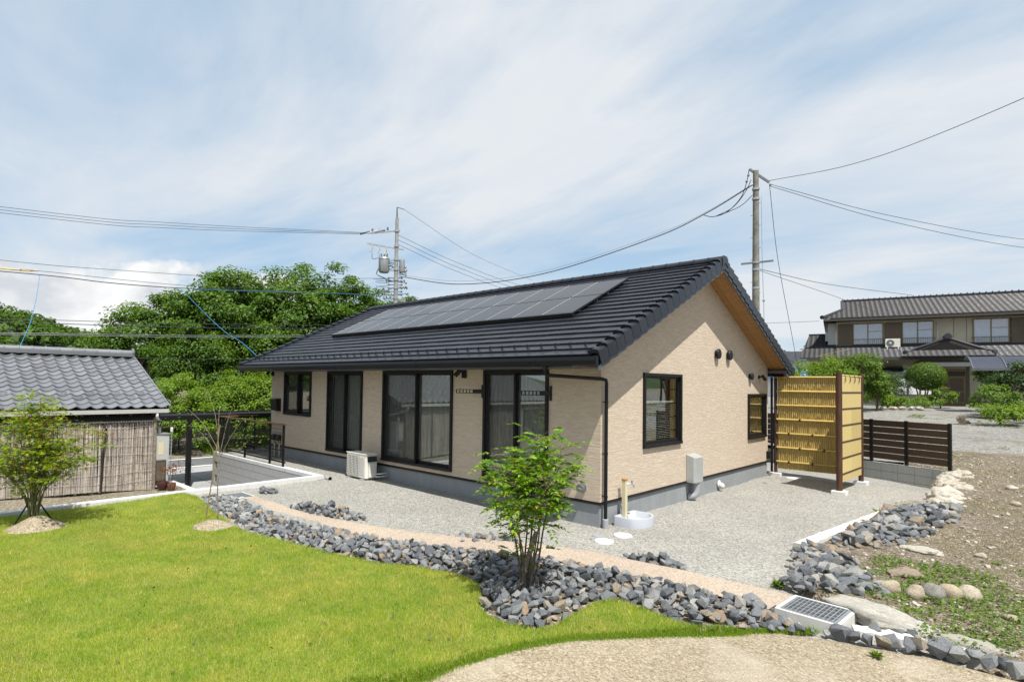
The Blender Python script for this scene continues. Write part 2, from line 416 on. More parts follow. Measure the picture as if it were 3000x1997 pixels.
def m_lawn():
    t = NT('lawn_soil')
    n = t.noise(1.2, 6, 0.6); c = t.mix(t.ramp(n, [(0.35, 0.0), (0.65, 1.0)]), (0.12, 0.17, 0.022), (0.22, 0.25, 0.045))
    c = t.mix(t.ramp(t.noise(60, 3), [(0.4, 0.0), (0.65, 0.6)]), c, (0.26, 0.23, 0.085))
    M['lawn_soil'] = t.done(c, 0.95, 0, t.bump(t.noise(90, 3), 0.8, 0.02), 0.1)
m_lawn()
def leafmat(name, ramp_pts, trans=0.45, patch=None, rough=0.5, spec=0.35, key='island', warm=(1.25, 1.2, 0.45)):
    t = NT(name)
    r = t.island() if key == 'island' else t.objrand()
    c = t.ramp(r, ramp_pts)
    if patch:
        c = t.mix(t.ramp(t.noise(patch[1], 4, 0.6), patch[2]), c, t.mix(1.0, c, patch[0], 'MULTIPLY'))
    if patch and len(patch) > 3:
        c = t.mix(t.ramp(t.noise(patch[4], 5, 0.65), patch[5]), c, t.mix(1.0, c, patch[3], 'MULTIPLY'))
    t.done(c, rough, 0, None, spec)
    tr = t.N.new('ShaderNodeBsdfTranslucent'); t.setv(tr.inputs[0], t.mix(1.0, c, warm, 'MULTIPLY'))
    mx = t.N.new('ShaderNodeMixShader'); mx.inputs[0].default_value = trans
    t.L.new(t.b.outputs[0], mx.inputs[1]); t.L.new(tr.outputs[0], mx.inputs[2])
    t.L.new(mx.outputs[0], t.N['Material Output'].inputs[0])
    M[name] = t.m
leafmat('grass', [(0.0, (0.24, 0.36, 0.025)), (0.45, (0.40, 0.50, 0.045)), (0.72, (0.53, 0.58, 0.09)), (0.84, (0.66, 0.60, 0.22)), (1.0, (0.80, 0.70, 0.36))], 0.5,
        ((0.55, 0.76, 0.50), 3.4, [(0.34, 0.0), (0.68, 1.0)], (1.12, 0.98, 1.25), 1.1, [(0.46, 0.0), (0.60, 1.0)]), 0.7, 0.15)
leafmat('leaf_forest', [(0.0, (0.030, 0.076, 0.010)), (0.5, (0.070, 0.150, 0.018)), (1.0, (0.150, 0.255, 0.032))], 0.45,
        ((1.45, 1.30, 1.0), 0.28, [(0.48, 0.0), (0.64, 1.0)]))
leafmat('leaf_bush', [(0.0, (0.085, 0.170, 0.016)), (0.5, (0.160, 0.270, 0.026)), (1.0, (0.25, 0.36, 0.045))], 0.5)
leafmat('leaf_hill', [(0.0, (0.040, 0.085, 0.014)), (0.5, (0.075, 0.145, 0.022)), (1.0, (0.125, 0.205, 0.034))], 0.4, None, 0.6, 0.2)
leafmat('leaf_ash', [(0.0, (0.048, 0.140, 0.010)), (0.55, (0.125, 0.265, 0.014)), (0.86, (0.27, 0.40, 0.024)), (0.97, (0.26, 0.34, 0.03)), (1.0, (0.60, 0.40, 0.03))], 0.36, None, 0.33, 0.5)
leafmat('leaf_maple', [(0.0, (0.115, 0.20, 0.012)), (0.5, (0.215, 0.32, 0.018)), (0.86, (0.35, 0.41, 0.035)), (0.95, (0.25, 0.10, 0.03)), (1.0, (0.23, 0.05, 0.022))], 0.5)
leafmat('leaf_maple_red', [(0.0, (0.20, 0.055, 0.028)), (0.6, (0.25, 0.085, 0.04)), (1.0, (0.20, 0.14, 0.03))], 0.45)
leafmat('leaf_dark', [(0.0, (0.022, 0.052, 0.014)), (0.6, (0.042, 0.088, 0.020)), (1.0, (0.075, 0.130, 0.028))], 0.3)
leafmat('leaf_topiary', [(0.0, (0.050, 0.105, 0.012)), (0.6, (0.105, 0.185, 0.020)), (1.0, (0.160, 0.250, 0.030))], 0.4)
leafmat('leaf_weed', [(0.0, (0.075, 0.150, 0.020)), (0.6, (0.125, 0.220, 0.030)), (1.0, (0.190, 0.275, 0.045))], 0.45)

def m_rock(name, pts, rough=0.62, sc_=9.0):
    t = NT(name); r = t.objrand(); isl = t.island()
    n = t.noise(sc_, 7, 0.65, None, 0.8); st = t.noise(5, 5, 0.6, t.vec('Object', (1.5, 1.5, 11), (0.5, 0.3, 0)))
    key = t.math('FRACT', t.math('ADD', r, t.math('MULTIPLY', isl, 3.7)))
    c = t.ramp(key, pts)
    c = t.mix(1.0, c, t.ramp(n, [(0.3, 0.65), (0.7, 1.4)]), 'MULTIPLY')
    c = t.mix(t.ramp(st, [(0.56, 0.0), (0.66, 0.5)]), c, (0.30, 0.29, 0.27))
    h = t.math('ADD', n, t.math('MULTIPLY', st, 0.6))
    M[name] = t.done(c, rough, 0, t.bump(h, 0.7, 0.012), 0.4)
m_rock('rock_slate', [(0.0, (0.070, 0.078, 0.090)), (0.28, (0.115, 0.125, 0.138)), (0.58, (0.180, 0.188, 0.195)), (0.84, (0.26, 0.258, 0.245)), (0.93, (0.22, 0.185, 0.14)), (1.0, (0.25, 0.18, 0.115))])
m_rock('rock_lime', [(0.0, (0.33, 0.305, 0.25)), (0.5, (0.42, 0.395, 0.34)), (1.0, (0.34, 0.28, 0.20))], 0.8, 5)
m_rock('rock_river', [(0.0, (0.185, 0.175, 0.155)), (0.5, (0.25, 0.24, 0.22)), (1.0, (0.37, 0.30, 0.20))], 0.75, 6)
m_rock('rock_slab', [(0.0, (0.30, 0.285, 0.245)), (0.5, (0.36, 0.345, 0.305)), (1.0, (0.27, 0.25, 0.21))], 0.85, 11)
m_rock('rock_brown', [(0.0, (0.17, 0.135, 0.10)), (1.0, (0.24, 0.19, 0.14))], 0.8, 6)

def m_tiles(name, c, rough, var=0.25, spec=0.5, coat=0.0):
    t = NT(name); r = t.math('FRACT', t.math('ADD', t.objrand(), t.math('MULTIPLY', t.island(), 5.3)))
    n = t.noise(3.0, 5, 0.6)
    f = t.math('ADD', t.math('MULTIPLY', r, 0.5), t.math('MULTIPLY', n, 0.5))
    cc = t.mix(1.0, c, t.ramp(f, [(0.25, 1 - var), (0.75, 1 + var)]), 'MULTIPLY')
    rr = t.ramp(t.noise(14, 4), [(0.3, rough * 0.85), (0.7, rough * 1.2)])
    M[name] = t.done(cc, rr, 0, t.bump(t.noise(120, 3), 0.06, 0.002), spec, coat)
m_tiles('roof_tile', (0.016, 0.018, 0.024), 0.32, 0.2, 0.28)
m_tiles('kawara', (0.150, 0.158, 0.172), 0.36, 0.18, 0.6)
m_tiles('kawara_far', (0.036, 0.036, 0.042), 0.5, 0.5, 0.35)

def m_wood(name, c1, c2, axis_scale, rough=0.6, bump=0.3):
    t = NT(name); v = t.vec('Object', axis_scale)
    n = t.noise(3.0, 6, 0.6, v, 0.6); n2 = t.noise(26, 4, 0.6, v)
    f = t.math('ADD', t.math('MULTIPLY', n, 0.6), t.math('MULTIPLY', n2, 0.4))
    c = t.mix(t.ramp(f, [(0.35, 0.0), (0.65, 1.0)]), c1, c2)
    c = t.mix(1.0, c, t.ramp(t.objrand(), [(0.0, 0.88), (1.0, 1.1)]), 'MULTIPLY')
    M[name] = t.done(c, rough, 0, t.bump(f, bump, 0.004), 0.35)
m_wood('soffit', (0.30, 0.155, 0.055), (0.40, 0.215, 0.085), (0.7, 3, 9), 0.5, 0.15)
m_wood('bamboo', (0.40, 0.290, 0.095), (0.50, 0.375, 0.140), (9, 9, 0.9), 0.42, 0.1)
m_wood('bamboo_rail', (0.52, 0.385, 0.115), (0.62, 0.475, 0.165), (1, 1, 6), 0.38, 0.08)
m_wood('bamboo_board', (0.50, 0.385, 0.155), (0.57, 0.450, 0.195), (9, 9, 0.6), 0.5, 0.1)
m_wood('burnt_post', (0.040, 0.018, 0.010), (0.105, 0.048, 0.026), (11, 11, 1.2), 0.55, 0.6)
m_wood('louver_brown', (0.050, 0.031, 0.020), (0.075, 0.047, 0.031), (1, 1, 8), 0.55, 0.1)
m_wood('rail_brown', (0.09, 0.045, 0.025), (0.13, 0.07, 0.04), (1, 6, 6), 0.55, 0.1)
def m_reed():
    t = NT('reed'); r = t.island()
    c = t.ramp(r, [(0.0, (0.20, 0.168, 0.14)), (0.4, (0.33, 0.292, 0.255)), (0.75, (0.45, 0.405, 0.36)), (0.92, (0.54, 0.485, 0.425)), (1.0, (0.42, 0.31, 0.21))])
    c = t.mix(1.0, c, t.ramp(t.noise(5, 4, 0.6, t.vec('Object', (1, 1, 3))), [(0.3, 0.75), (0.7, 1.2)]), 'MULTIPLY')
    M['reed'] = t.done(c, 0.85)
m_reed()
def m_glass(name, tint=(0.45, 0.48, 0.47), refl=1.0):
    t = NT(name); N, L = t.N, t.L
    g = N.new('ShaderNodeBsdfGlossy'); g.inputs['Roughness'].default_value = 0.0; g.inputs[0].default_value = (0.95, 0.97, 0.97, 1)
    tr = N.new('ShaderNodeBsdfTransparent'); tr.inputs[0].default_value = tint + (1,)
    lw = N.new('ShaderNodeLayerWeight'); lw.inputs['Blend'].default_value = 0.5
    f = t.math('ADD', t.math('MULTIPLY', t.math('POWER', lw.outputs['Facing'], 4.0), 0.75 * refl), 0.17 * refl, clamp=True)
    mx = N.new('ShaderNodeMixShader'); L.new(f, mx.inputs[0]); L.new(tr.outputs[0], mx.inputs[1]); L.new(g.outputs[0], mx.inputs[2])
    L.new(mx.outputs[0], N['Material Output'].inputs[0]); M[name] = t.m
m_glass('glass', (0.82, 0.85, 0.84)); m_glass('glass_far', (0.9, 0.92, 0.95), 0.6)
def m_mesh_screen():
    t = NT('insect_screen'); N, L = t.N, t.L
    t.done((0.05, 0.05, 0.05), 0.8)
    tr = N.new('ShaderNodeBsdfTransparent'); mx = N.new('ShaderNodeMixShader'); mx.inputs[0].default_value = 0.82
    L.new(t.b.outputs[0], mx.inputs[1]); L.new(tr.outputs[0], mx.inputs[2]); L.new(mx.outputs[0], N['Material Output'].inputs[0])
    M['insect_screen'] = t.m
m_mesh_screen()
def m_solar():
    t = NT('solar_cell')
    v = t.vec('Object', (1, 1, 1))
    br = t.N.new('ShaderNodeTexBrick'); t.L.new(v, br.inputs[0]); br.offset = 0
    br.inputs['Color1'].default_value = (0.016, 0.018, 0.024, 1); br.inputs['Color2'].default_value = (0.014, 0.016, 0.021, 1)
    br.inputs['Mortar'].default_value = (0.05, 0.052, 0.058, 1); br.inputs['Scale'].default_value = 1.0
    br.inputs['Mortar Size'].default_value = 0.004; br.inputs['Brick Width'].default_value = 0.157; br.inputs['Row Height'].default_value = 0.157
    M['solar_cell'] = t.done(br.outputs[0], 0.18, 0, None, 0.22)
m_solar()
# ================================================================== the setting
def sheet(name, x0, x1, y0, y1, step, zf, mask=None, mat=None, kind='structure', parent=None):
    nx = int(round((x1 - x0) / step)) + 1; ny = int(round((y1 - y0) / step)) + 1
    X, Y = np.meshgrid(np.linspace(x0, x1, nx), np.linspace(y0, y1, ny), indexing='ij')
    Z = zf(X, Y)
    I = np.arange(nx * ny).reshape(nx, ny)
    F = np.stack([I[:-1, :-1], I[1:, :-1], I[1:, 1:], I[:-1, 1:]], -1).reshape(-1, 4)
    if mask is not None:
        mv = mask(X, Y).ravel(); F = F[mv[F].any(1)]
    V = np.stack([X.ravel(), Y.ravel(), Z.ravel()], -1)
    used = np.unique(F); rm = -np.ones(len(V), int); rm[used] = np.arange(len(used))
    o = link(name, np_mesh(name, V[used], rm[F], M[mat], True), parent)
    if kind: o['kind'] = kind
    return o

LAWN = [(-6.74, -4.15), (-6.157, -4.11), (-5.3, -4.2), (-4.52, -4.31), (-3.46, -4.41), (-2.7, -4.33), (-2.0, -4.2), (-1.4, -4.1), (-0.85, -3.94), (-0.4, -3.7), (-0.10, -3.53), (0.3, -3.45), (0.66, -3.50), (0.90, -3.70),
        (1.05, -3.92), (1.3, -4.02), (1.56, -4.04), (1.80, -3.95), (1.86, -3.75), (1.84, -3.45), (1.82, -3.05), (1.90, -2.80), (2.09, -2.76), (2.45, -2.82), (2.84, -2.84), (3.02, -2.66), (3.16, -2.54),
        (3.14, -2.62), (2.98, -2.81), (2.69, -3.14), (2.40, -3.52), (2.12, -3.88), (1.99, -4.19), (1.90, -4.40), (1.84, -4.65), (1.78, -4.93), (1.78, -5.26), (1.4, -6.0), (0.4, -7.6), (-0.6, -9.5), (-6.74, -9.5)]
BED_IN = [(-6.30, -3.62), (-5.57, -3.49), (-4.8, -3.52), (-3.97, -3.52), (-3.1, -3.44), (-2.30, -3.28), (-1.6, -3.06), (-0.91, -2.78), (-0.1, -2.38), (0.75, -2.0), (1.3, -1.86), (1.85, -1.78), (2.35, -1.72), (2.8, -1.68), (3.22, -1.70), (3.34, -1.95), (3.62, -2.06), (3.80, -2.0)]
BED_IN = [(x, y - .09 * (1 if -5.2 < x < 3.0 else 0)) for x, y in BED_IN]
BED = BED_IN + [(3.50, -2.20)] + [p for p in reversed(LAWN[1:26])] + [(-6.35, -4.08)]
SAND = [(3.85, -2.02), (3.2, -2.3), (2.1, -3.3), (1.7, -4.2), (1.4, -5.2), (0.9, -6.2), (-1.0, -9.4), (-1.5, -14), (14, -14), (14, -2.6), (7.0, -1.9), (5.6, -1.80), (4.9, -1.80), (4.5, -1.80), (4.2, -1.90)]
DIRT = [(14.2, -2.4), (7.0, -1.9), (5.6, -1.72), (4.6, -1.66), (4.05, -1.62), (3.98, -1.2), (3.5, -1.12), (3.22, -1.05), (3.02, -0.55), (2.86, 0.3), (2.86, 1.0), (3.0, 2.6), (3.2, 4.3), (3.4, 4.95), (3.72, 5.2), (3.66, 6.5), (3.55, 8.0), (3.52, 9.14), (3.58, 9.30), (1.8, 10.05), (1.8, 12.2), (14.2, 12.2)]
def wall_y(x): return 9.98 - 0.43 * (np.asarray(x) - 1.8)
def z_gravel(x, y):
    z = 0.045 * sstep(-0.5, -3.5, x) - 0.045 * sstep(2.2, 3.6, x) * sstep(5.5, 8.0, y)
    return z + 0.035 * vnoise(x * 1.1, y * 1.1) + 0.012 * vnoise(x * 4 + 7, y * 4)
def z_lawn(x, y):
    z = 0.085 + 0.05 * vnoise(x * 0.9 + 3, y * 0.9) + 0.02 * vnoise(x * 3, y * 3)
    return z + 0.07 * np.exp(-((x + 6.2)**2 + (y + 4.3)**2) / 0.5)
def z_sand(x, y): return 0.035 + 0.02 * vnoise(x * 1.3 + 9, y * 1.3)
def z_dirt(x, y):
    y_ = np.asarray(y)
    z = np.interp(y_, [-14, -3, 9, 13, 17, 23, 30, 36, 90], [-.30, .038, .41, .80, 1.20, 1.45, 1.52, 1.38, 1.38])
    return z + 0.05 * vnoise(x * 0.9, y * 0.9) + 0.03 * vnoise(x * 3.1, y * 3.1 + 5)
def drop(poly, zin, zout, band=0.05):
    def f(x, y):
        sd = edge_dist(poly, x, y) * np.where(inside(poly, x, y), 1, -1)
        return zout + (zin(x, y) - zout) * sstep(-band, band, sd)
    return f
sheet('ground', -700, 700, -700, 700, 20, lambda x, y: -1.35 + 2.3 * sstep(12, 38, y) * sstep(-14, -2, x), None, 'leaf_litter')
sheet('gravel_yard', -6.78, 4.7, -9.6, 12.6, 0.12, z_gravel, lambda x, y: y < wall_y(x) + 0.05, 'gravel')
sheet('gravel_path', -12.66, -6.78, -1.14, 12.6, 0.12, z_gravel, None, 'gravel')
LAWN_O = sheet('lawn', -6.78, 3.7, -9.5, -2.1, 0.07, drop(LAWN, z_lawn, -0.08, 0.05), lambda x, y: edge_dist(LAWN, x, y) * np.where(inside(LAWN, x, y), -1, 1) < 0.1, 'lawn_soil')
sheet('sand_path', -1.6, 14, -14, -1.7, 0.1, drop(SAND, z_sand, -0.08, 0.1), lambda x, y: inside(SAND, x, y), 'sand')
sheet('dirt_ground', 2.7, 14.2, -2.6, 12.0, 0.1, drop(DIRT, z_dirt, -0.15, 0.1), lambda x, y: edge_dist(DIRT, x, y) * np.where(inside(DIRT, x, y), -1, 1) < 0.15, 'dirt')
def lot_mask(x, y):
    a = (y > wall_y(x) + 0.45) & (x > -40) & ~((x > 2.5) & (x < 13.9) & (y < 11.8))
    return a | ((x > 13.9) & (y > -14))
sheet('gravel_lot', -40, 80, -14, 90, 0.8, lambda x, y: z_dirt(x, y) - 0.03, lot_mask, 'road_gravel')
sheet('neighbour_ground', -20, -6.92, -16, -3.12, 0.25, lambda x, y: -0.27 - 0.045 * (y + 5.2) + 0.04 * vnoise(x * 2, y * 2), None, 'leaf_litter')
# bed under the border rocks
def z_bed(x, y): return 0.035 + 0.02 * vnoise(x * 3, y * 3)
sheet('planting_bed', -6.5, 3.9, -4.2, -1.55, 0.08, drop(BED, z_bed, -0.1, 0.06), lambda x, y: edge_dist(BED, x, y) * np.where(inside(BED, x, y), -1, 1) < 0.08, 'dirt')

# washed-aggregate drainage swale
def ribbon(name, line, prof, mat):
    P = catmull([(x, y, 0) for x, y in line], 6); V = []; F = []
    for i, p in enumerate(P):
        d = (P[min(i + 1, len(P) - 1)] - P[max(i - 1, 0)]).normalized(); nrm = Vector((-d.y, d.x, 0))
        for o, z in prof: q = p + nrm * o; V.append((q.x, q.y, z + 0.012 * float(vnoise(q.x * 3, q.y * 3))))
    k = len(prof)
    for i in range(len(P) - 1):
        for j in range(k - 1): F.append((i * k + j, i * k + j + 1, (i + 1) * k + j + 1, (i + 1) * k + j))
    o = link(name, np_mesh(name, V, F, M[mat], True)); o['kind'] = 'structure'; return o
SW = [(-5.70, -3.42), (-4.9, -3.40), (-3.95, -3.42), (-3.1, -3.30), (-2.3, -3.10), (-1.6, -2.86), (-0.95, -2.58), (0.55, -1.82), (1.3, -1.66), (1.85, -1.58), (2.5, -1.54), (3.05, -1.50), (3.26, -1.50)]
ribbon('drainage_swale', SW, [(0.27, 0.0), (0.24, 0.075), (0.19, 0.088), (0.10, 0.072), (-0.02, 0.03), (-0.14, 0.02), (-0.24, 0.03)], 'aggregate')

# lowered parking court and road
pc = sheet('parking_court', -17.4, -6.9, -3.2, 12, 0.5, lambda x, y: x * 0 - 0.935, lambda x, y: (y < -0.9) | (x < -12.7), 'mortar')
sm = MB().box(-0.985, 0.985, -0.985, 0.985, -0.03, 0.03).mesh('paving_slab', M['paving'])
for i in range(5):
    for j in range(4):
        x = -7.95 - 2.0 * i; y = -2.15 + 2.0 * j
        if y > -1.2 and x > -13.5: continue
        o = link('paving_slab', sm, pc, (x, y, -0.915))
MB().box(-10.9, -7.0, -3.20, -3.02, -1.2, -0.30).build('court_edge_wall', M['white_concrete'])['kind'] = 'structure'
rd = sheet('road', -20.4, -17.2, -90, 120, 3.2, lambda x, y: x * 0 - 0.96, None, 'asphalt')
for nm, x0, x1 in (('edge_line', -17.75, -17.60), ('edge_line', -20.1, -19.95)):
    MB().box(x0, x1, -90, 120, -0.958, -0.953).build(nm, M['road_paint'], rd)
k = MB().box(-17.28, -17.1, -90, -3.3, -1.2, -0.86).box(-17.28, -17.1, 3.5, 120, -1.2, -0.86).build('road_kerb', M['kerb']); k['kind'] = 'structure'
sheet('road_verge', -60, -20.35, -90, 120, 1.0, lambda x, y: -0.98 + 0.10 * (np.minimum(-20.4 - x, 12)) * 0.6 + 0.35 * vnoise(x * 0.6, y * 0.6) * sstep(-20.4, -22, x), None, 'leaf_litter')

# hills
def z_hill(x, y):
    g = lambda cx, cy, h, sx, sy: h * np.exp(-((x - cx)**2 / (2 * sx * sx) + (y - cy)**2 / (2 * sy * sy)))
    z = g(-262, 14, 24, 42, 36) + g(-285, -95, 30, 60, 60) + g(-300, -220, 34, 70, 70) + g(-330, 110, 18, 60, 50) + g(-300, 230, 20, 70, 60)
    z = z + g(-70, 335, 17, 60, 45) + g(-190, 340, 14, 70, 50) + g(60, 380, 24, 80, 60) + g(220, 360, 26, 90, 60) + g(330, 200, 24, 60, 90)
    return z + 3 * vnoise(x / 30, y / 30) * sstep(1, 6, z) - 8.5
sheet('hills', -460, 460, -420, 460, 8, z_hill, lambda x, y: z_hill(x, y) > -4.5, 'hill_green')

# ------------------------------------------------------------------ leaf clouds
def leaves(centers, normals, size, aspect=0.55, seed=0, shape='diamond', bend=0.18):
    """many small leaf faces: returns V, F"""
    r = np.random.default_rng(seed); n = len(centers)
    nn = normals / (np.linalg.norm(normals, axis=1, keepdims=True) + 1e-9)
    a = r.normal(size=(n, 3)); d = a - nn * (a * nn).sum(1, keepdims=True); d /= np.linalg.norm(d, axis=1, keepdims=True) + 1e-9
    return leaves_dir(centers, d, nn, size, aspect, shape, bend)
def leaves_dir(c, d, nn, size, aspect=0.5, shape='diamond', bend=0.18):
    n = len(c); s = np.cross(nn, d); size = np.broadcast_to(np.asarray(size, float), (n,))[:, None]
    if shape == 'diamond':
        T = [(0, 0, 0), (0.45, 0.5 * aspect, bend * .5), (1, 0, -bend), (0.45, -0.5 * aspect, bend * .5)]; F0 = [(0, 1, 2, 3)]
    elif shape == 'star':
        T = [(0, 0, 0)]
        for ang, l in ((-75, .62), (-55, .30), (-36, .85), (-18, .38), (0, 1.0), (18, .38), (36, .85), (55, .30), (75, .62)):
            T.append((l * math.cos(R(ang)), l * math.sin(R(ang)) * 0.95, -bend * l * l))
        F0 = [(0, 1, 2, 3), (0, 3, 4, 5), (0, 5, 6, 7), (0, 7, 8, 9)]
    V = np.concatenate([c + size * (d * t[0] + s * t[1] + nn * t[2]) for t in T], 1).reshape(-1, 3)
    F = (np.arange(n)[:, None, None] * len(T) + np.array(F0)[None]).reshape(-1, 4)
    return V, F
def crown_cloud(rx, ry, rz, n_clump, per, clump_r, seed, up=0.6, hollow=0.45, lobes=5):
    """leaf centres and normals: clumps over an uneven lobed crown of half sizes rx, ry, rz round the origin"""
    r = np.random.default_rng(seed); C = []; Nn = []; cl = []
    lob = r.normal(size=(lobes, 3)); lob /= np.linalg.norm(lob, axis=1, keepdims=True); lw = r.uniform(-0.22, 0.22, lobes)
    for i in range(n_clump):
        v = r.normal(size=3); v /= np.linalg.norm(v)
        if v[2] < -0.35: v[2] *= -0.6; v /= np.linalg.norm(v)
        k = 1 + (lw * np.maximum(0, lob @ v)**3 * 2).sum() + r.normal() * 0.07
        rad = (hollow + (1 - hollow) * r.random()**0.5) * k
        p = v * np.array([rx, ry, rz]) * rad; cl.append(p)
        q = clump_r * r.uniform(0.65, 1.35)
        m_ = int(per * r.uniform(0.6, 1.4)); w = r.normal(size=(m_, 3)); w /= np.linalg.norm(w, axis=1, keepdims=True)
        w *= r.random((m_, 1))**0.45
        C.append(p + w * np.array([q, q, q * 0.55])); nv = w * 0.55 + v * 0.45 + np.array([0, 0, up]) + r.normal(size=(m_, 3)) * 0.38
        Nn.append(nv)
    return np.concatenate(C), np.concatenate(Nn), np.array(cl)
def limb(mb, a, b, r0, r1, seed, n=6, wig=0.08):
    rr = random.Random(seed); a = Vector(a); b = Vector(b); L = (b - a).length
    mid = [a.lerp(b, t) + Vector((rr.uniform(-1, 1), rr.uniform(-1, 1), rr.uniform(-.5, .8))) * wig * L for t in (0.35, 0.7)]
    P = catmull([a] + mid + [b], 4)
    mb.tube(P, [r0 + (r1 - r0) * i / (len(P) - 1) for i in range(len(P))], n)
def make_tree(name, label, cat, group, loc, H, rx, rz, n_clump, per, clump_r, leaf, mat, seed, bark='bark', trunk_r=None, stems=1, base=0.3, limbs=9, ry=None):
    root = empty(name, loc); tag(root, label, cat, group)
    C, Nn, cl = crown_cloud(rx, ry or rx, rz, n_clump, per, clump_r, seed)
    zc = H - rz * 0.92; C = C + np.array([0, 0, zc]); cl = cl + np.array([0, 0, zc])
    keep = C[:, 2] > base * 0.25; C = C[keep]; Nn = Nn[keep]
    rs = np.random.default_rng(seed + 1)
    V, F = leaves(C, Nn, leaf * rs.uniform(0.65, 1.3, len(C)), 0.6, seed)
    link('crown', np_mesh('crown', V, F, M[mat]), root)
    mb = MB(); tr = trunk_r or H * 0.022
    for s_ in range(stems):
        rr = random.Random(seed * 13 + s_); off = Vector((rr.uniform(-1, 1), rr.uniform(-1, 1), 0)) * (0.0 if stems == 1 else tr * 2.0)
        top = Vector((off.x * 3 + rr.uniform(-.2, .2) * rx, off.y * 3 + rr.uniform(-.2, .2) * rx, zc + rz * 0.35))
        limb(mb, off + Vector((0, 0, -0.15)), top, tr, tr * 0.3, seed + s_, 8, 0.05)
    idx = np.random.default_rng(seed + 5).choice(len(cl), min(limbs, len(cl)), replace=False)
    for j, i in enumerate(idx):
        limb(mb, (0, 0, base * H + (zc - base * H) * random.Random(j + seed).random()), cl[i] * 0.97, tr * 0.42, tr * 0.08, seed + 50 + j, 5, 0.09)
    mb.build('trunk', M[bark], root, True)
    return root
def place(root, loc, rz=0.0, s=1.0, label=None):
    c = copy_tree(root); c.location = loc; c.rotation_euler = (0, 0, rz); c.scale = (s, s, s)
    if label: c['label'] = label
    return c
# ================================================================== the main house
HL, HW, OX, YE, YR, YB = -11.73, 8.16, 0.46, -0.84, 3.93, 8.70
ZR, ZE = 4.96, 2.755                       # roof deck at ridge and eave
KS = (ZR - ZE) / (YR - YE); AL = math.atan(KS); CA, SA = math.cos(AL), math.sin(AL)
def deck(y): return ZR - KS * abs(y - YR)
house = empty('house', (0, 0, 0))
tag(house, 'single storey house with beige stucco walls and black tiled gable roof with solar panels', 'house')
SO = [(-10.88, -9.34, 1.345, 2.578), (-8.46, -6.85, 0.495, 2.578), (-5.97, -3.57, 0.495, 2.578), (-2.65, -1.08, 0.495, 2.578)]
GO = [(1.418, 2.943, 1.196, 2.554), (6.69, 7.95, 1.052, 2.154)]
def wall_mesh(u0, u1, z0, z1, opens, th, P):
    """wall with rectangular openings; P(u, depth, z) -> point, depth 0 outside, th inside"""
    us = sorted({u0, u1, *[o[0] for o in opens], *[o[1] for o in opens]}); zs = sorted({z0, z1, *[o[2] for o in opens], *[o[3] for o in opens]})
    mb = MB()
    for i in range(len(us) - 1):
        for j in range(len(zs) - 1):
            um, zm = (us[i] + us[i+1]) / 2, (zs[j] + zs[j+1]) / 2
            if any(o[0] < um < o[1] and o[2] < zm < o[3] for o in opens): continue
            for d in (0, th):
                mb.add([P(us[i], d, zs[j]), P(us[i+1], d, zs[j]), P(us[i+1], d, zs[j+1]), P(us[i], d, zs[j+1])], [(0, 1, 2, 3)])
    for a, b, c, d in opens:
        for q in (((a, c), (b, c)), ((b, c), (b, d)), ((b, d), (a, d)), ((a, d), (a, c))):
            mb.add([P(q[0][0], 0, q[0][1]), P(q[1][0], 0, q[1][1]), P(q[1][0], th, q[1][1]), P(q[0][0], th, q[0][1])], [(0, 1, 2, 3)])
    return mb
PS = lambda u, d, z: (u, d, z)
PG = lambda u, d, z: (-d, u, z)
ZT = 0.40
def nofix(mb, name, mat, parent): 
    me = bpy.data.meshes.new(name); me.from_pydata(mb.v, [], mb.f); me.materials.append(mat); me.update(); return link(name, me, parent)
nofix(wall_mesh(HL, 0, ZT, 2.95, SO, 0.16, PS), 'south_wall', M['stucco'], house)
mb = wall_mesh(0.0, HW, ZT, 2.6, GO, 0.16, PG)
for d in (0, 0.16):
    mb.add([(-d, 0, 2.6), (-d, HW, 2.6), (-d, HW, deck(HW) - .12), (-d, YR, deck(YR) - .12), (-d, 0, deck(0) - .12)], [(0, 1, 2, 3, 4)])
nofix(mb, 'gable_wall', M['stucco'], house)
mb = MB().box(HL, HL + .16, 0.16, HW - .16, ZT, 2.9).box(HL, -.16, HW - .16, HW, ZT, 2.9)
mb.prism([(0.16, 2.9), (HW - .16, 2.9), (HW - .16, deck(HW) - .12), (YR, deck(YR) - .12), (0.16, deck(0.16) - .12)], 'x', HL, HL + .16)
mb.build('rear_wall', M['stucco'], house)
MB().box(HL + .02, -0.02, 0.02, HW - .02, -0.4, ZT - .03).build('foundation', M['foundation'], house)
MB().box(HL - .012, 0.012, -0.014, 0.05, ZT - .045, ZT - .012).box(-0.05, 0.014, 0.05, HW + .012, ZT - .045, ZT - .012).build('drip_flashing', M['black_metal'], house)
# rooms behind the glass
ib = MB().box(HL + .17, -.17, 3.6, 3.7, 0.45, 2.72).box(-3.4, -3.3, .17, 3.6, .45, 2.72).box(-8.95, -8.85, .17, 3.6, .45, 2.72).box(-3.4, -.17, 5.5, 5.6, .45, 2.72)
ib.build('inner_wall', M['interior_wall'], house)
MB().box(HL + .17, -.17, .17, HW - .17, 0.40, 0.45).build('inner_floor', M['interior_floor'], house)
MB().box(HL + .17, -.17, .17, HW - .17, 2.72, 2.76).build('inner_ceiling', M['interior_wall'], house)

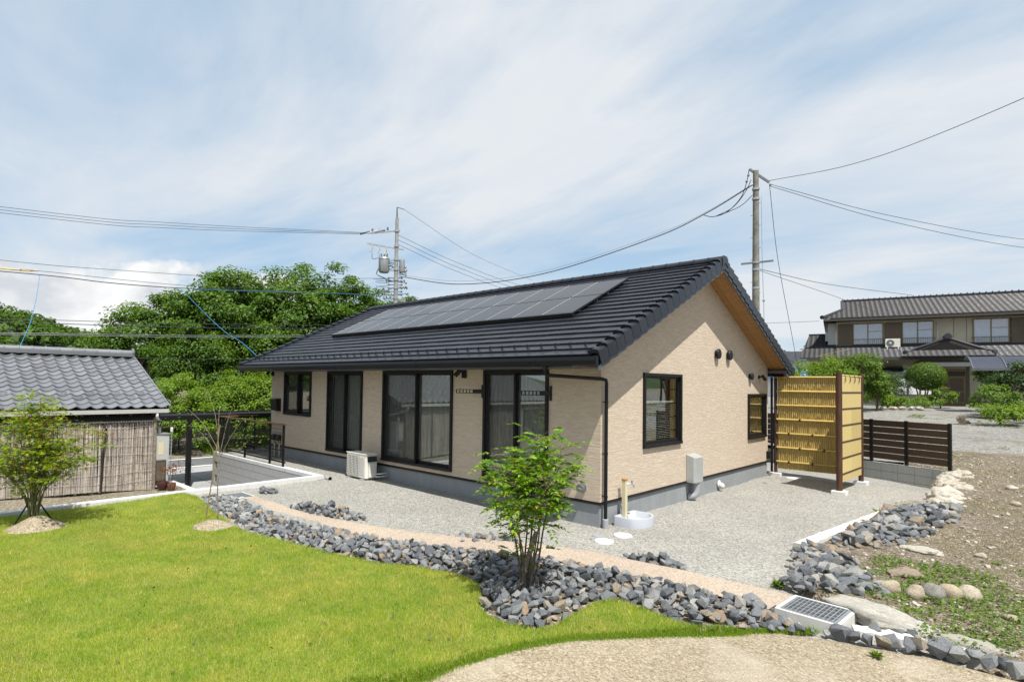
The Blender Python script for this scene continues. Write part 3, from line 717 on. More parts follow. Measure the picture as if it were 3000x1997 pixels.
def window(P, a0, a1, z0, z1, kind, parent=house):
    """P(a, outward, z)"""
    def b(mb, u0, u1, o0, o1, w0, w1):
        A = P(u0, o0, w0); B = P(u1, o1, w1)
        mb.box(min(A[0], B[0]), max(A[0], B[0]), min(A[1], B[1]), max(A[1], B[1]), w0, w1)
    fr = MB(); f = 0.045; b(fr, a0 - .012, a1 + .012, -.11, .045, z1 - f, z1 + .012); b(fr, a0 - .012, a1 + .012, -.11, .055, z0 - .012, z0 + f)
    b(fr, a0 - .012, a0 + f, -.11, .045, z0 + f, z1 - f); b(fr, a1 - f, a1 + .012, -.11, .045, z0 + f, z1 - f)
    w = fr.build('window', M['black_frame'], parent, bevel=0.004)
    ia0, ia1, iz0, iz1 = a0 + f, a1 - f, z0 + f, z1 - f
    def sash(u0, u1, o, screen=False):
        s = MB(); k = 0.042; d0, d1 = o - .014, o + .014
        b(s, u0, u0 + k, d0, d1, iz0, iz1); b(s, u1 - k, u1, d0, d1, iz0, iz1); b(s, u0 + k, u1 - k, d0, d1, iz0, iz0 + k + .02); b(s, u0 + k, u1 - k, d0, d1, iz1 - k, iz1)
        s.build('sash', M['black_frame'], w)
        g = MB(); b(g, u0 + k, u1 - k, o - .004, o + .004, iz0 + k + .02, iz1 - k)
        g.build('insect_screen' if screen else 'pane', M['insect_screen' if screen else 'glass'], w)
    mid = (ia0 + ia1) / 2
    if kind == 'slide':
        sash(ia0, mid + .025, -.035); sash(mid - .025, ia1, -.072); sash(ia0, mid + .02, 0.002, True)
    elif kind == 'fixed':
        sash(ia0, ia1, -.02)
    return w
WS = lambda a, o, z: (a, -o, z)
WG = lambda a, o, z: (o, a, z)
for o in SO: window(WS, *o, 'slide')
for o in GO: window(WG, *o, 'fixed')

# ---- roof
def RP(x, s, n):                              # a point on the front slope: s up the slope from the eave, n off the deck
    return (x, YE + s * CA - n * SA, ZE + s * SA + n * CA)
X0, X1 = -12.10, OX
mb = MB().prism([(YE, ZE), (YR, ZR), (YB, deck(YB)), (YB, deck(YB) - .13), (YR, ZR - .13), (YE, ZE - .13)], 'x', X0, X1)
roof = mb.build('roof', M['fascia'], house)
SL = (YR - YE) / CA; NR = 20; ROW = SL / NR; NC = 41; CW = (X1 - .10 - X0) / NC
def tile_mesh(name):
    g = 0.0018; pr = [(0, .004), (0, .036), (.009, .044), (ROW + .03, .013), (ROW + .03, 0)]
    V = [(u, s * CA - n * SA, s * SA + n * CA) for u in (g, CW - g) for s, n in pr]; k = len(pr)
    F = [tuple(range(k)), tuple(reversed(range(k, 2 * k)))] + [(i, i + k, (i + 1) % k + k, (i + 1) % k) for i in range(k)]
    mb = MB(); mb.add(V, F); return mb
tb = tile_mesh('roof_tile'); tm = tb.mesh('roof_tile', M['roof_tile'])
cells = [(i, r) for r in range(NR) for i in range(NC)]
cells.sort(key=lambda c: -((X0 + c[0] * CW) - 0.25 * c[1] * ROW))
rest = MB()
cx = Vector(cam.location)
cells.sort(key=lambda c: (Vector(RP(X0 + c[0] * CW, c[1] * ROW, 0)) - cx).length)
jit = random.Random(5)
for q, (i, r) in enumerate(cells):
    p = RP(X0 + i * CW, r * ROW, jit.uniform(0, .003))
    if q < 300: link('roof_tile', tm, roof, p)
    else: rest.add([(v[0] + p[0], v[1] + p[1], v[2] + p[2]) for v in tb.v], tb.f)
rest.build('roof_tiles', M['roof_tile'], roof)['kind'] = 'stuff'
rb = MB()
for r in range(NR):                           # rear slope, one course after another
    y0 = YB - r * ROW * CA; z0 = deck(YB) + r * ROW * SA
    rb.prism([(y0, z0 + .006), (y0, z0 + .044), (y0 - ROW * CA - .02, z0 + ROW * SA + .022), (y0 - ROW * CA - .02, z0 + ROW * SA)], 'x', X0, X1 - .02)
rb.build('rear_roof_tiles', M['roof_tile'], roof)['kind'] = 'stuff'
# verge tiles on the near gable, front and rear slope, and on the far gable
def verge(front, side):
    prof = [(-.15, .030), (-.15, .070), (-.06, .100), (.0, .098), (.046, .070), (.050, -.145), (.014, -.145), (.008, .03)]
    V = []; sy = 1 if front else -1
    for s, dn in ((0.0, 0.022), (ROW - .010, -0.020)):
        for u, n in prof:
            x = u if side > 0 else -u; n2 = n + dn
            V.append((x, sy * (s * CA - n2 * SA), s * SA + n2 * CA))
    k = len(prof); F = [tuple(range(k)), tuple(reversed(range(k, 2 * k)))] + [(i, i + k, (i + 1) % k + k, (i + 1) % k) for i in range(k)]
    mb = MB(); mb.add(V, F); return mb.mesh('verge_tile', M['roof_tile'])
for front in (True, False):
    for side in (1, -1):
        if not front and side < 0: continue
        vm = verge(front, side)
        for r in range(NR):
            y = YE + r * ROW * CA if front else YB - r * ROW * CA
            link('verge_tile', vm, roof, (X1 if side > 0 else X0, y, ZE + r * ROW * SA))
rt = MB()
prof = [(-.13, -.03), (-.125, .012), (-.05, .075), (.05, .075), (.125, .012), (.13, -.03)]
RG = 40; rw = (X1 - X0 + .06) / RG
rt.prism(prof, 'x', 0.002, rw + .012); rt.prism([(a * 1.04, z * 1.04 + .004) for a, z in prof], 'x', rw - .03, rw + .006)
rgm = rt.mesh('ridge_tile', M['roof_tile'])
for i in range(RG): link('ridge_tile', rgm, roof, (X0 - .02 + i * rw, YR, ZR + .028))
MB().prism([(-.15, -.14), (-.14, .03), (-.06, .09), (.06, .09), (.14, .03), (.15, -.14), (0, -.05)], 'x', X1 + .034, X1 + .06).build('ridge_end_tile', M['roof_tile'], roof, loc=(0, YR, ZR + .01))
sg = MB().bar((0, 0, 0), (0, -.012, .055), .035, .006, (1, 0, 0)).bar((0, -.012, .055), (0, .045, .038), .035, .006, (1, 0, 0)).mesh('snow_guard', M['roof_tile'])
for i in range(41):
    p = RP(X0 + .12 + (i + .5) * CW * (NC - 1) / 41, 1.45 * ROW, .036); link('snow_guard', sg, roof, p)
# barge boards, soffit, eaves
for sgn, y1 in ((1, YE), (-1, YB)):
    bb = MB().prism([(y1, ZE - .005), (YR, ZR - .005), (YR, ZR - .215), (y1, ZE - .215)], 'x', X1 + .001, X1 + .030)
    bb.build('barge_board', M['fascia'], roof)
    bb = MB().prism([(y1, ZE - .005), (YR, ZR - .005), (YR, ZR - .215), (y1, ZE - .215)], 'x', X0 - .03, X0 - .001); bb.build('barge_board', M['fascia'], roof)
sf = MB()
nb = 9
for i in range(nb):                           # soffit boards under the gable overhang
    xa = 0.004 + i * (X1 - .008) / nb; xb = xa + (X1 - .008) / nb - .004
    for y1 in (YE + .02, YB - .02):
        sfb = MB().prism([(y1, deck(y1) - .148), (YR, ZR - .148), (YR, ZR - .134), (y1, deck(y1) - .134)], 'x', xa, xb)
        sfb.build('soffit_board', M['soffit'], roof)
MB().box(X0 + .02, -.004, YE + .02, -.002, ZE - .155, ZE - .135).build('eave_soffit', M['fascia'], roof)
MB().box(X0 + .02, X1 - .02, HW + .002, YB - .03, deck(YB) - .165, deck(YB) - .145).build('eave_soffit', M['soffit'], roof)
MB().box(0.0, X1 - .002, HW + .005, HW + .045, 2.70, 2.785).box(.38, X1 - .002, HW + .045, YB - .04, 2.63, 2.70).build('eave_beam', M['fascia'], roof)
# gutter and downpipe
g = MB().prism([(-.905, 2.755), (-.915, 2.70), (-.905, 2.625), (-.80, 2.625), (-.80, 2.755), (-.812, 2.755), (-.812, 2.637), (-.895, 2.637), (-.903, 2.70), (-.894, 2.755)], 'x', X0 - .06, X1 + .02)
g.box(X1 + .021, X1 + .03, -.915, -.80, 2.62, 2.76).box(X0 - .07, X0 - .061, -.915, -.80, 2.62, 2.76)
gut = g.build('gutter', M['gutter_black'], house)
for i in range(4): MB().prism([(-.909, 2.757), (-.919, 2.70), (-.909, 2.621), (-.80, 2.621), (-.80, 2.6245), (-.9055, 2.6245), (-.9155, 2.70), (-.9055, 2.757)], 'x', -9.9 + i * 3.05, -9.80 + i * 3.05).build('gutter_joint', M['gutter_black'], gut)
dp = MB(); dp.tube([(-.50, -.86, 2.63), (-.50, -.86, 2.50), (-.49, -.83, 2.475), (.02, .0, 2.43), (.068, .05, 2.41), (.072, .056, 2.36), (.072, .056, .13)], .030, 10)
dpo = dp.build('downpipe', M['gutter_black'], house, True, auto=40)
MB().lathe([(.045, 0), (.045, .07), (.033, .08)], 12, (-.50, -.86, 2.555)).build('outlet', M['gutter_black'], dpo)
for z in (2.05, 1.2, .5): MB().lathe([(.036, -.012), (.036, .012)], 12, (.072, .056, z)).bar((.0, .056, z), (.05, .056, z), .02, .012).build('pipe_clip', M['gutter_black'], dpo)
MB().lathe([(.048, -.03), (.048, .13), (.034, .14)], 14, (.072, .056, 0)).build('socket', M['grey_plastic'], dpo, True, auto=40)
dq = MB().tube([(.07, HW + .10, 2.62), (.07, HW + .10, .1)], .030, 10); dq.build('downpipe', M['gutter_black'], house, True, auto=40)

# solar array
sol = empty('solar_array', RP(-1.27, (1.06 - YE) / CA, .0)); sol.rotation_euler = (AL, 0, 0)
tag(sol, 'array of two rows of dark solar panels on the front slope of the house roof', 'solar panels')
PW, PH = 0.79, 1.155
pm = MB().box(-PW + .008, -.008, .008, PH - .008, .075, .110).mesh('solar_panel', M['panel_edge'])
cm = MB().box(-PW + .020, -.020, .020, PH - .020, .1095, .1125).mesh('cell_sheet', M['solar_cell'])
fr = MB()

fr.box(-PW + .003, -PW + .011, .019, PH - .019, .110, .115)
fm = fr.mesh('panel_frame', M['panel_line'])
for j in range(2):
    for i in range(11):
        p = link('solar_panel', pm, sol, (-i * PW, j * PH, 0)); link('cell_sheet', cm, p); 
        if True: link('panel_frame', fm, p)
MB().box(-11 * PW, 0.0, -.045, .004, -.005 + .05, .115).build('front_skirt', M['panel_edge'], sol)
rl = MB()
for y in (.25, .95, 1.4, 2.1): rl.box(-11 * PW + .1, -.02, y - .02, y + .02, .044, .074)
rl.build('mounting_rail', M['steel_dark'], sol)
# ================================================================== fittings on the house
def thing(name, label, cat, loc=(0, 0, 0), rz=0.0, group=None): return tag(empty(name, loc, rz), label, cat, group)
# round vent caps on the gable
def vent_cap(y, z, r, label, grp=None):
    t = thing('vent_cap', label, 'vent', (0, y, z), 0, grp)
    MB().lathe([(r * .72, 0.0), (r * .72, .05)], 20, (0, 0, 0), (1, 0, 0)).build('collar', M['black_metal'], t, True, auto=40)
    MB().lathe([(r * .9, .042), (r, .05), (r, .075), (r * .93, .088), (0, .092)], 24, (0, 0, 0), (1, 0, 0)).build('cover', M['black_metal'], t, True, auto=40)
    return t
vent_cap(4.72, 3.065, .115, 'left of the two large round black vent caps high on the gable wall', 'vent caps on the gable')
vent_cap(5.39, 3.062, .115, 'right of the two large round black vent caps high on the gable wall', 'vent caps on the gable')
vent_cap(6.80, 2.60, .085, 'small round vent cap above the small gable window', 'vent caps on the gable')
def spot(P, label, d, heads=1):
    t = thing('spotlight', label, 'spotlight', P)
    if d == 'g':
        MB().lathe([(.045, 0), (.045, .03)], 14, (0, 0, 0), (1, 0, 0)).build('base', M['black_metal'], t)
        MB().tube([(.02, 0, 0), (.09, 0, .0)], .012, 8).build('arm', M['black_metal'], t)
        MB().lathe([(.040, -.02), (.042, .13), (.036, .13), (.034, .10), (0, .10)], 14, (.10, .0, .02), (.35, .55, -.75)).build('head', M['black_metal'], t, True, auto=40)
    else:
        MB().box(-.05, .06, -.045, 0, -.09, .07).build('base', M['black_metal'], t, bevel=.006)
        MB().tube([(-.0, -.02, .05), (-.05, -.08, .05)], .014, 8).build('arm', M['black_metal'], t)
        MB().lathe([(.045, -.07), (.047, .10), (.040, .10), (.038, .07), (0, .07)], 14, (-.09, -.10, .03), (-.55, -.35, -.75)).build('head', M['black_metal'], t, True, auto=40)
    return t
spot((0, 7.47, 2.60), 'black spotlight on the gable wall near its far end', 'g')
spot((-3.22, 0, 2.52), 'black spotlight under the eave between the two widest glass doors', 's')
spot((-11.66, 0, 2.56), 'small black spotlight under the eave at the far left house corner', 's')
# laundry pole brackets
def bracket(x, L, label):
    t = thing('laundry_bracket', label, 'bracket', (x, 0, 2.17), 0, 'laundry pole brackets')
    MB().box(-.022, .022, -.02, 0, -.13, .13).build('wall_plate', M['black_metal'], t)
    arm = MB(); 
    d = Vector((-.72, -.69, 0)); s_ = Vector((0, 0, 1))
    arm.bar((0, -.01, .035), d * L + Vector((0, -.01, .035)), .014, .012); arm.bar((0, -.01, -.035), d * L + Vector((0, -.01, -.035)), .014, .012)
    for k in range(6): arm.bar(d * (L * (.36 + k * .127)) + Vector((0, -.01, -.035)), d * (L * (.36 + k * .127)) + Vector((0, -.01, .035)), .014, .014, (1, 0, 0))
    arm.bar((0, -.01, 0), d * L * .36 + Vector((0, -.01, 0)), .013, .07)
    arm.build('arm', M['black_metal'], t); return t
bracket(-2.70, .52, 'black laundry pole bracket left of the right-hand glass door'); bracket(-1.02, .52, 'black laundry pole bracket right of the right-hand glass door')
# hooded vent low on the south wall by the corner
t = thing('hooded_vent', 'small dark hooded vent low on the south wall near the corner', 'vent', (-.34, 0, .60))
MB().lathe([(.075, 0), (.075, .012)], 18, (0, 0, 0), (0, -1, 0)).build('flange', M['steel_dark'], t)
hp = MB(); prof = [(.066 * math.cos(a), .066 * math.sin(a)) for a in [math.pi * i / 10 for i in range(11)]] + [(-.066, -.05), (.066, -.05)]
hp.prism(prof, 'y', -.10, -.012).build('hood', M['steel_dark'], t, True, auto=40)
# dark meter box and socket hoods at the left end
t = thing('letter_box', 'black sloping wall box left of the smallest window', 'box', (-11.30, 0, 1.60))
MB().prism([(0, -.19), (0, .19), (-.17, .17), (-.13, -.17)], 'x', -.19, .19).build('case', M['black_metal'], t, bevel=.008)
MB().prism([(-.001, .192), (-.18, .172), (-.178, .155), (-.001, .175)], 'x', -.195, .195).build('lid', M['black_metal'], t)
for i, (x, lb) in enumerate(((-11.42, 'left of two black hooded sockets low on the wall behind the mesh fence'), (-11.12, 'right of two black hooded sockets low on the wall behind the mesh fence'))):
    t = thing('hooded_socket', lb, 'socket', (x, 0, .62), 0, 'hooded sockets')
    MB().prism([(0, -.08), (0, .09), (-.06, .09), (-.12, -.02), (-.11, -.08)], 'x', -.09, .09).build('hood', M['black_metal'], t, bevel=.006)
    MB().tube([(0, -.03, -.08), (0, -.03, -.50), (.06, -.06, -.58)], .018, 7).tube([(.045, -.03, -.08), (.045, -.03, -.48), (.10, -.06, -.58)], .014, 7).build('conduit', M['cream_post'], t, True)
# exhaust duct with grey box on the gable
t = thing('duct_box', 'grey metal duct box with curved pipe low on the gable wall', 'duct', (0, 3.42, .37))
out = [(-.20, 0.0), (-.20, .15), (-.17, .19), (.17, .19), (.20, .15), (.20, 0.0)]
mb = MB(); V = []; 
for k, (z, zz) in enumerate(((0, 0), (.50, .57))):
    for u, x in out: V.append((x + .004, u, z if k == 0 else (.57 - .06 * (x / .19))))
n = len(out); mb.add(V, [tuple(range(n)), tuple(reversed(range(n, 2 * n)))] + [(i, i + n, (i + 1) % n + n, (i + 1) % n) for i in range(n)])
mb.build('case', M['cabinet_grey'], t, bevel=.006)
MB().tube([(.10, .04, .0), (.10, .04, -.17), (.095, .03, -.23), (.08, .0, -.275), (.05, -.03, -.30), (-.02, -.05, -.305)], .075, 14).build('elbow_pipe', M['grey_plastic'], t, True, auto=50)
t = thing('dome_vent', 'small white dome pipe vent at the foot of the gable wall', 'vent', (-.02, 4.90, .15))
MB().lathe([(.085, 0), (.085, .015), (.062, .02)], 18, (0.02, 0, 0), (1, 0, 0)).build('flange', M['white_plastic'], t)
MB().lathe([(.060, 0.02), (.066, .06), (.055, .105), (.03, .13), (0, .137)], 18, (0.02, 0, 0), (1, 0, -.55)).build('dome', M['white_plastic'], t, True)
t = thing('wall_socket', 'dark outlet box on the far end of the gable wall', 'socket', (0, 8.10, .55))
MB().prism([(0, -.09), (0, .10), (.05, .10), (.10, -.0), (.09, -.09)], 'y', -.06, .06).build('hood', M['black_metal'], t)
# standpipe with tap, and basin
t = thing('standpipe', 'cream water standpipe with wooden cap and metal tap by the house corner', 'tap', (.13, .56, 0))
MB().box(-.035, .035, -.035, .035, .0, .72).build('post', M['cream_post'], t, bevel=.004)
MB().box(-.042, .042, -.042, .042, .7205, .75).build('cap', M['tap_wood'], t, bevel=.004)
tp = MB().tube([(.03, .02, .66), (.10, .09, .66), (.115, .105, .63), (.118, .108, .60)], .014, 8).lathe([(.012, 0), (.012, .045)], 8, (.09, .08, .665)).bar((.06, .10, .712), (.12, .06, .712), .012, .010)
tp.build('tap', M['galv'], t, True, auto=50)
t = thing('wash_basin', 'white moulded ground basin under the standpipe tap', 'basin', (.30, .66, .0), 0)
ol = []
for i in range(13):
    a = -math.pi / 2 + math.pi * i / 12; ol.append((.06 + .20 * math.cos(a) + (.0), .34 * math.sin(a) * (1 - .10 * max(0, math.cos(a)))))
ol += [(-.22, .34), (-.25, .31), (-.25, -.31), (-.22, -.34)]
def ring(k, z, dx=0): return [(x * k + dx, y * k, z) for x, y in ol]
V = ring(1.0, -.05) + ring(1.0, .13) + ring(.985, .145) + ring(.86, .145) + ring(.83, .13) + ring(.70, .055); n = len(ol); F = []
for q in range(5):
    for i in range(n): F.append((q * n + i, q * n + (i + 1) % n, (q + 1) * n + (i + 1) % n, (q + 1) * n + i))
F += [tuple(range(n)), tuple(5 * n + i for i in range(n))]
mb = MB(); mb.add(V, F); mb.build('bowl', M['basin_white'], t, True, auto=35)
MB().lathe([(.035, 0), (.035, .006)], 14, (.0, .0, .057)).build('drain', M['steel_dark'], t)
MB().box(-.19, -.14, -.03, .03, .1455, .16).build('plug', M['steel_dark'], t)
# inspection covers
def lid(x, y, r, mat, label):
    z = float(z_gravel(x, y)); o = MB().lathe([(r, -.05), (r, .012), (r * .97, .018), (r * .9, .018), (r * .89, .015), (0, .015)], 28, (0, 0, 0)).build('inspection_cover', M[mat], None, True, auto=30, loc=(x, y, z))
    return tag(o, label, 'cover', 'round drain covers in the gravel')
lid(.515, -.695, .140, 'lid_white', 'white round drain cover in gravel, the nearer to the stones')
lid(.552, -.221, .140, 'lid_white', 'white round drain cover in gravel beside the wash basin')
lid(.272, -.47, .10, 'lid_grey', 'small grey round drain cover beside two white ones')
lid(.60, 8.12, .14, 'lid_white', 'pale round drain cover at the foot of the bamboo screen')
lid(.42, 6.85, .10, 'lid_grey', 'small grey drain cover in gravel before the bamboo screen')
# air conditioner outdoor unit
t = thing('outdoor_unit', 'white air conditioner outdoor unit standing in front of the narrow glass door', 'air conditioner', (-6.32, -.34, .03))
bd = MB().prism([(-.40, -.15), (-.37, -.165), (.37, -.165), (.40, -.13), (.40, .15), (-.40, .15)], 'z', .06, .60)
bd.build('case', M['ac_white'], t, bevel=.008)
MB().box(-.41, .41, -.172, .158, .6005, .625).build('top_cover', M['ac_white'], t, bevel=.008)
MB().box(-.34, .13, -.176, -.166, .10, .565).build('fan_opening', M['fin_blue'], t)
gr = MB()
for i in range(9): x = -.34 + i * .47 / 8; gr.box(x - .004, x + .004, -.190, -.182, .10, .565)
for i in range(13): z = .10 + i * .465 / 12; gr.box(-.345, .135, -.186, -.179, z - .003, z + .003)
gr.build('grille', M['ac_white'], t)
lv = MB()
for i in range(14): z = .14 + i * .03; lv.box(.165, .33, -.172, -.1655, z, z + .012)
lv.build('louvre', M['white_plastic'], t)
MB().box(.401, .46, -.10, .10, .08, .42).build('side_cover', M['ac_white'], t, bevel=.02)
MB().box(.4005, .404, -.12, .14, .44, .57).build('side_vent', M['dark_grille'], t)
MB().tube([(.44, .05, .16), (.56, .10, .17), (.60, .33, .17)], .015, 8).tube([(.44, .05, .10), (.54, .10, .10), (.60, .33, .11)], .015, 8).build('refrigerant_pipe', M['white_plastic'], t, True)
for x in (-.28, .28): MB().box(x - .06, x + .06, -.22, .20, -.03, .045).build('foot', M['grey_plastic'], t, bevel=.004)
# blinds behind the gable window
def blind(name, P, a0, a1, z0, z1, label, tilt=.010):
    t = thing(name, label, 'blind'); k = 0; z = z0
    sl = None
    A = P(a0, 0, 0); B = P(a1, 0, 0)
    m_ = MB().bar((A[0], A[1], 0), (B[0], B[1], 0), .022, .0025).mesh('slat', M['blind'])
    while z < z1:
        link('slat', m_, t, (0, 0, z)); z += .034
    MB().bar((A[0], A[1], z1 + .02), (B[0], B[1], z1 + .02), .03, .04).build('head_rail', M['blind'], t)
    return t
blind('window_blind', lambda a, o, z: (-.12, a, z), 1.50, 2.86, 1.25, 2.0, 'pale horizontal slat blind behind the large gable window')
blind('window_blind', lambda a, o, z: (a, .115, z), -10.80, -9.42, 1.42, 2.52, 'pale horizontal slat blind behind the smallest south window')
# sheer curtains behind the glass doors
def curtain(a0, a1, z0, z1, label, seed):
    V, F = [], []; n = 90; r = random.Random(seed); ph = r.uniform(0, 6)
    for i in range(n + 1):
        x = a0 + (a1 - a0) * i / n; d = .135 + .014 * math.sin(i * .75 + ph) + .008 * math.sin(i * 1.9); V += [(x, d, z0), (x, d + .004 * math.sin(i), z1)]
    F = [(2 * i, 2 * i + 2, 2 * i + 3, 2 * i + 1) for i in range(n)]
    o = link('curtain', np_mesh('curtain', V, F, M['sheer'], True)); return tag(o, label, 'curtain', 'sheer curtains behind the glass doors')
plain('sheer', (0.42, 0.41, 0.385), 0.9, 0.0, 0.05)
curtain(-8.38, -6.92, .52, 2.5, 'pale curtain inside the narrow glass door behind the air conditioner', 1)
curtain(-5.90, -3.65, .52, 2.5, 'pale curtain inside the widest glass door', 2)
curtain(-2.58, -1.15, .52, 2.5, 'pale curtain inside the right-hand glass door behind the ash tree', 3)
# ================================================================== retaining wall, kerb, fences
rw_ = empty('retaining_wall', (-12.75, -1.18, -.95)); tag(rw_, 'grey concrete block retaining wall with pale coping beside the lowered parking court', 'wall')
MB().box(.02, 6.0, -.072, .08, -.2, 1.0).build('core', M['mortar'], rw_)
bm_ = MB().box(.002, .393, -.085, -.03, .004, .195).mesh('block', M['block_pale'])
for r in range(5):
    for i in range(16):
        x = i * .397 - (0.2 if r % 2 else 0)
        if x < -.01 or x > 5.65: continue
        link('block', bm_, rw_, (x, 0, r * .2))
cp = MB().box(0, 1.493, -.09, .09, 0, .085).mesh('coping', M['kerb'])
for i in range(4): link('coping', cp, rw_, (i * 1.5, 0, 1.003))
wl = MB().box(-.17, 0, -.085, 2.2, -.2, 1.085).build('return_wall', M['block_pale'], rw_)
kb = empty('kerb_wall', (-6.75, -1.09, 0)); tag(kb, 'long low white concrete kerb wall along the far edge of the lawn', 'wall')
km = MB().box(-.19, 0, -.597, 0, -1.1, .13).mesh('kerb_block', M['kerb'])
for i in range(16): link('kerb_block', km, kb, (0, -i * .6, 0))
o = MB().tube([(-6.74, -1.03, .07), (-6.58, -1.03, .07)], .045, 14).lathe([(.054, 0), (.054, .06)], 16, (-6.64, -1.03, .07), (1, 0, 0)).build('pipe_stub', M['grey_plastic'], None, True, auto=40)
tag(o, 'short grey pipe stub at the end of the white kerb', 'pipe')

# mesh railing on the retaining wall
fz = empty('mesh_railing', (0, -1.18, .135)); tag(fz, 'black railing with wire mesh and brown top rail on the retaining wall', 'railing')
pm_ = MB().box(-.022, .022, -.022, .022, 0, 1.06).mesh('post', M['black_metal'])
for x in (-12.66, -12.42, -10.85, -9.32, -8.58): link('post', pm_, fz, (x, 0, 0))
MB().box(-12.72, -8.50, -.035, .035, 1.06, 1.095).build('top_rail', M['rail_brown'], fz)
MB().box(-12.70, -8.48, -.018, .018, .10, .135).build('bottom_rail', M['black_metal'], fz)
MB().box(-12.70, -8.52, -.015, .015, .40, .42).build('middle_rail', M['black_metal'], fz)
wm = MB(); x = -12.62
while x < -8.6: wm.box(x - .0035, x + .0035, -.0295, -.0245, .12, 1.055); x += .055
for i in range(11): z = .14 + i * .09; wm.box(-12.62, -8.60, -.0345, -.030, z - .0035, z + .0035)
w_ = wm.build('wire_mesh', M['black_metal'], fz); w_['kind'] = 'stuff'
fy = empty('mesh_railing', (-12.70, -1.18, .135)); tag(fy, 'short end section of black mesh railing turning towards the house', 'railing')
for y in (.25, 1.1): link('post', pm_, fy, (0, y, 0))
MB().box(-.035, .035, .04, 1.2, 1.06, 1.095).build('top_rail', M['rail_brown'], fy)
MB().box(-.018, .018, .03, 1.2, .10, .135).build('bottom_rail', M['black_metal'], fy)
wm = MB(); y = .05
while y < 1.15: wm.box(-.0025, .0025, y - .0025, y + .0025, .12, 1.055); y += .055
for i in range(11): z = .14 + i * .09; wm.box(-.008, -.003, .05, 1.15, z - .0035, z + .0035)
w_ = wm.build('wire_mesh', M['black_metal'], fy); w_['kind'] = 'stuff'

# block wall and louvre fence on the right
ang = math.atan2(-0.43, 1.0)
bw = empty('block_wall', (-2.6, float(wall_y(-2.6)), 0), ang); tag(bw, 'low grey concrete block wall under the brown slatted fence', 'wall')
LW = 6.84
MB().box(0, LW - .005, .015, .095, -.3, .40).build('core', M['mortar'], bw)
b2 = MB().box(.003, .394, .0, .11, .004, .195).mesh('block', M['block'])
for r in range(-1, 2):
    for i in range(17): link('block', b2, bw, (LW - (i + 1) * .397 - .0, 0, .03 + r * .199))
MB().box(0, LW - .004, -.002, .112, .4285, .436).build('top_bed', M['block_pale'], bw)
lf = empty('slatted_fence', (-2.6, float(wall_y(-2.6)), .436), ang); tag(lf, 'dark brown fence of horizontal slats on a low block wall', 'fence')
pm2 = MB().box(-.032, .032, .015, .075, 0, 1.11).mesh('post', M['black_metal'])
px = [LW - .05, LW - 1.00, LW - 1.86, LW - 2.86, LW - 3.86, LW - 4.86, LW - 5.86]
for x in px: link('post', pm2, lf, (x, 0, 0))
for a, b in zip(px[1:], px[:-1]):
    sm_ = MB().box(a + .034, b - .034, .03, .05, 0, .155).mesh('slat', M['louver_brown'])
    for i in range(6): link('slat', sm_, lf, (0, 0, .095 + i * .168))

# bamboo screen
bs = empty('bamboo_screen', (0, 0, 0)); tag(bs, 'tall golden bamboo screen in an L on dark posts beside the house', 'screen')
A, B, C = Vector((.12, 8.42, 0)), Vector((1.99, 6.55, 0)), Vector((2.03, 8.50, 0))
def post(P, r, z0): MB().tube([(P.x, P.y, z0), (P.x, P.y, 1.2), (P.x, P.y, 2.70)], r, 14).build('post', M['burnt_post'], bs, True, auto=50)
post(A, .042, .05); post(B, .062, .06); post(C, .055, .06)
for P, lb in ((A, 'flat'), (B, ''), (C, '')): MB().box(P.x - .14, P.x + .14, P.y - .14, P.y + .14, -.2, .075).build('footing', M['footing'], bs, bevel=.008)
RZ = [2.61, 2.238, 1.866, 1.494, 1.122, .750, .378]
NCN = 40; cwid = (C.x - A.x - .10) / NCN
def cane(seed):
    rr = random.Random(seed); r0 = cwid / 2 * .97; mb = MB(); zs = [.185]; z = .185 + rr.uniform(.05, .25)
    nodes = []
    while z < 2.6: nodes.append(z); z += rr.uniform(.26, .42)
    prof = [(.185, r0)]
    for q in nodes: prof += [(q - .010, r0 * .97), (q - .004, r0 * 1.12), (q + .002, r0 * .95), (q + .008, r0 * 1.06), (q + .02, r0 * .99)]
    prof.append((2.64, r0)); V = []; k = 5
    for z, r in prof:
        for j in range(k):
            a = math.pi * j / (k - 1); V.append((r * math.cos(a), -r * math.sin(a), z))
    F = [(i * k + j, i * k + j + 1, (i + 1) * k + j + 1, (i + 1) * k + j) for i in range(len(prof) - 1) for j in range(k - 1)]
    F += [((len(prof) - 1) * k + k - 1 - j if False else (len(prof) - 1) * k + j) for j in []]
    mb.add(V, F); return mb.mesh('bamboo_cane', M['bamboo'], True)
canes = [cane(s) for s in range(12)]
dAC = (C - A).normalized(); aAC = math.atan2(dAC.y, dAC.x)
pn = empty('cane_panel_tmp'); bpy.data.objects.remove(pn)
for i in range(NCN):
    p = A + dAC * (.06 + (i + .5) * cwid); link('bamboo_cane', canes[i % 12 if i % 5 else (i * 7) % 12], bs, (p.x, p.y, 0), (0, 0, aAC))
nAC = Vector((dAC.y, -dAC.x, 0))
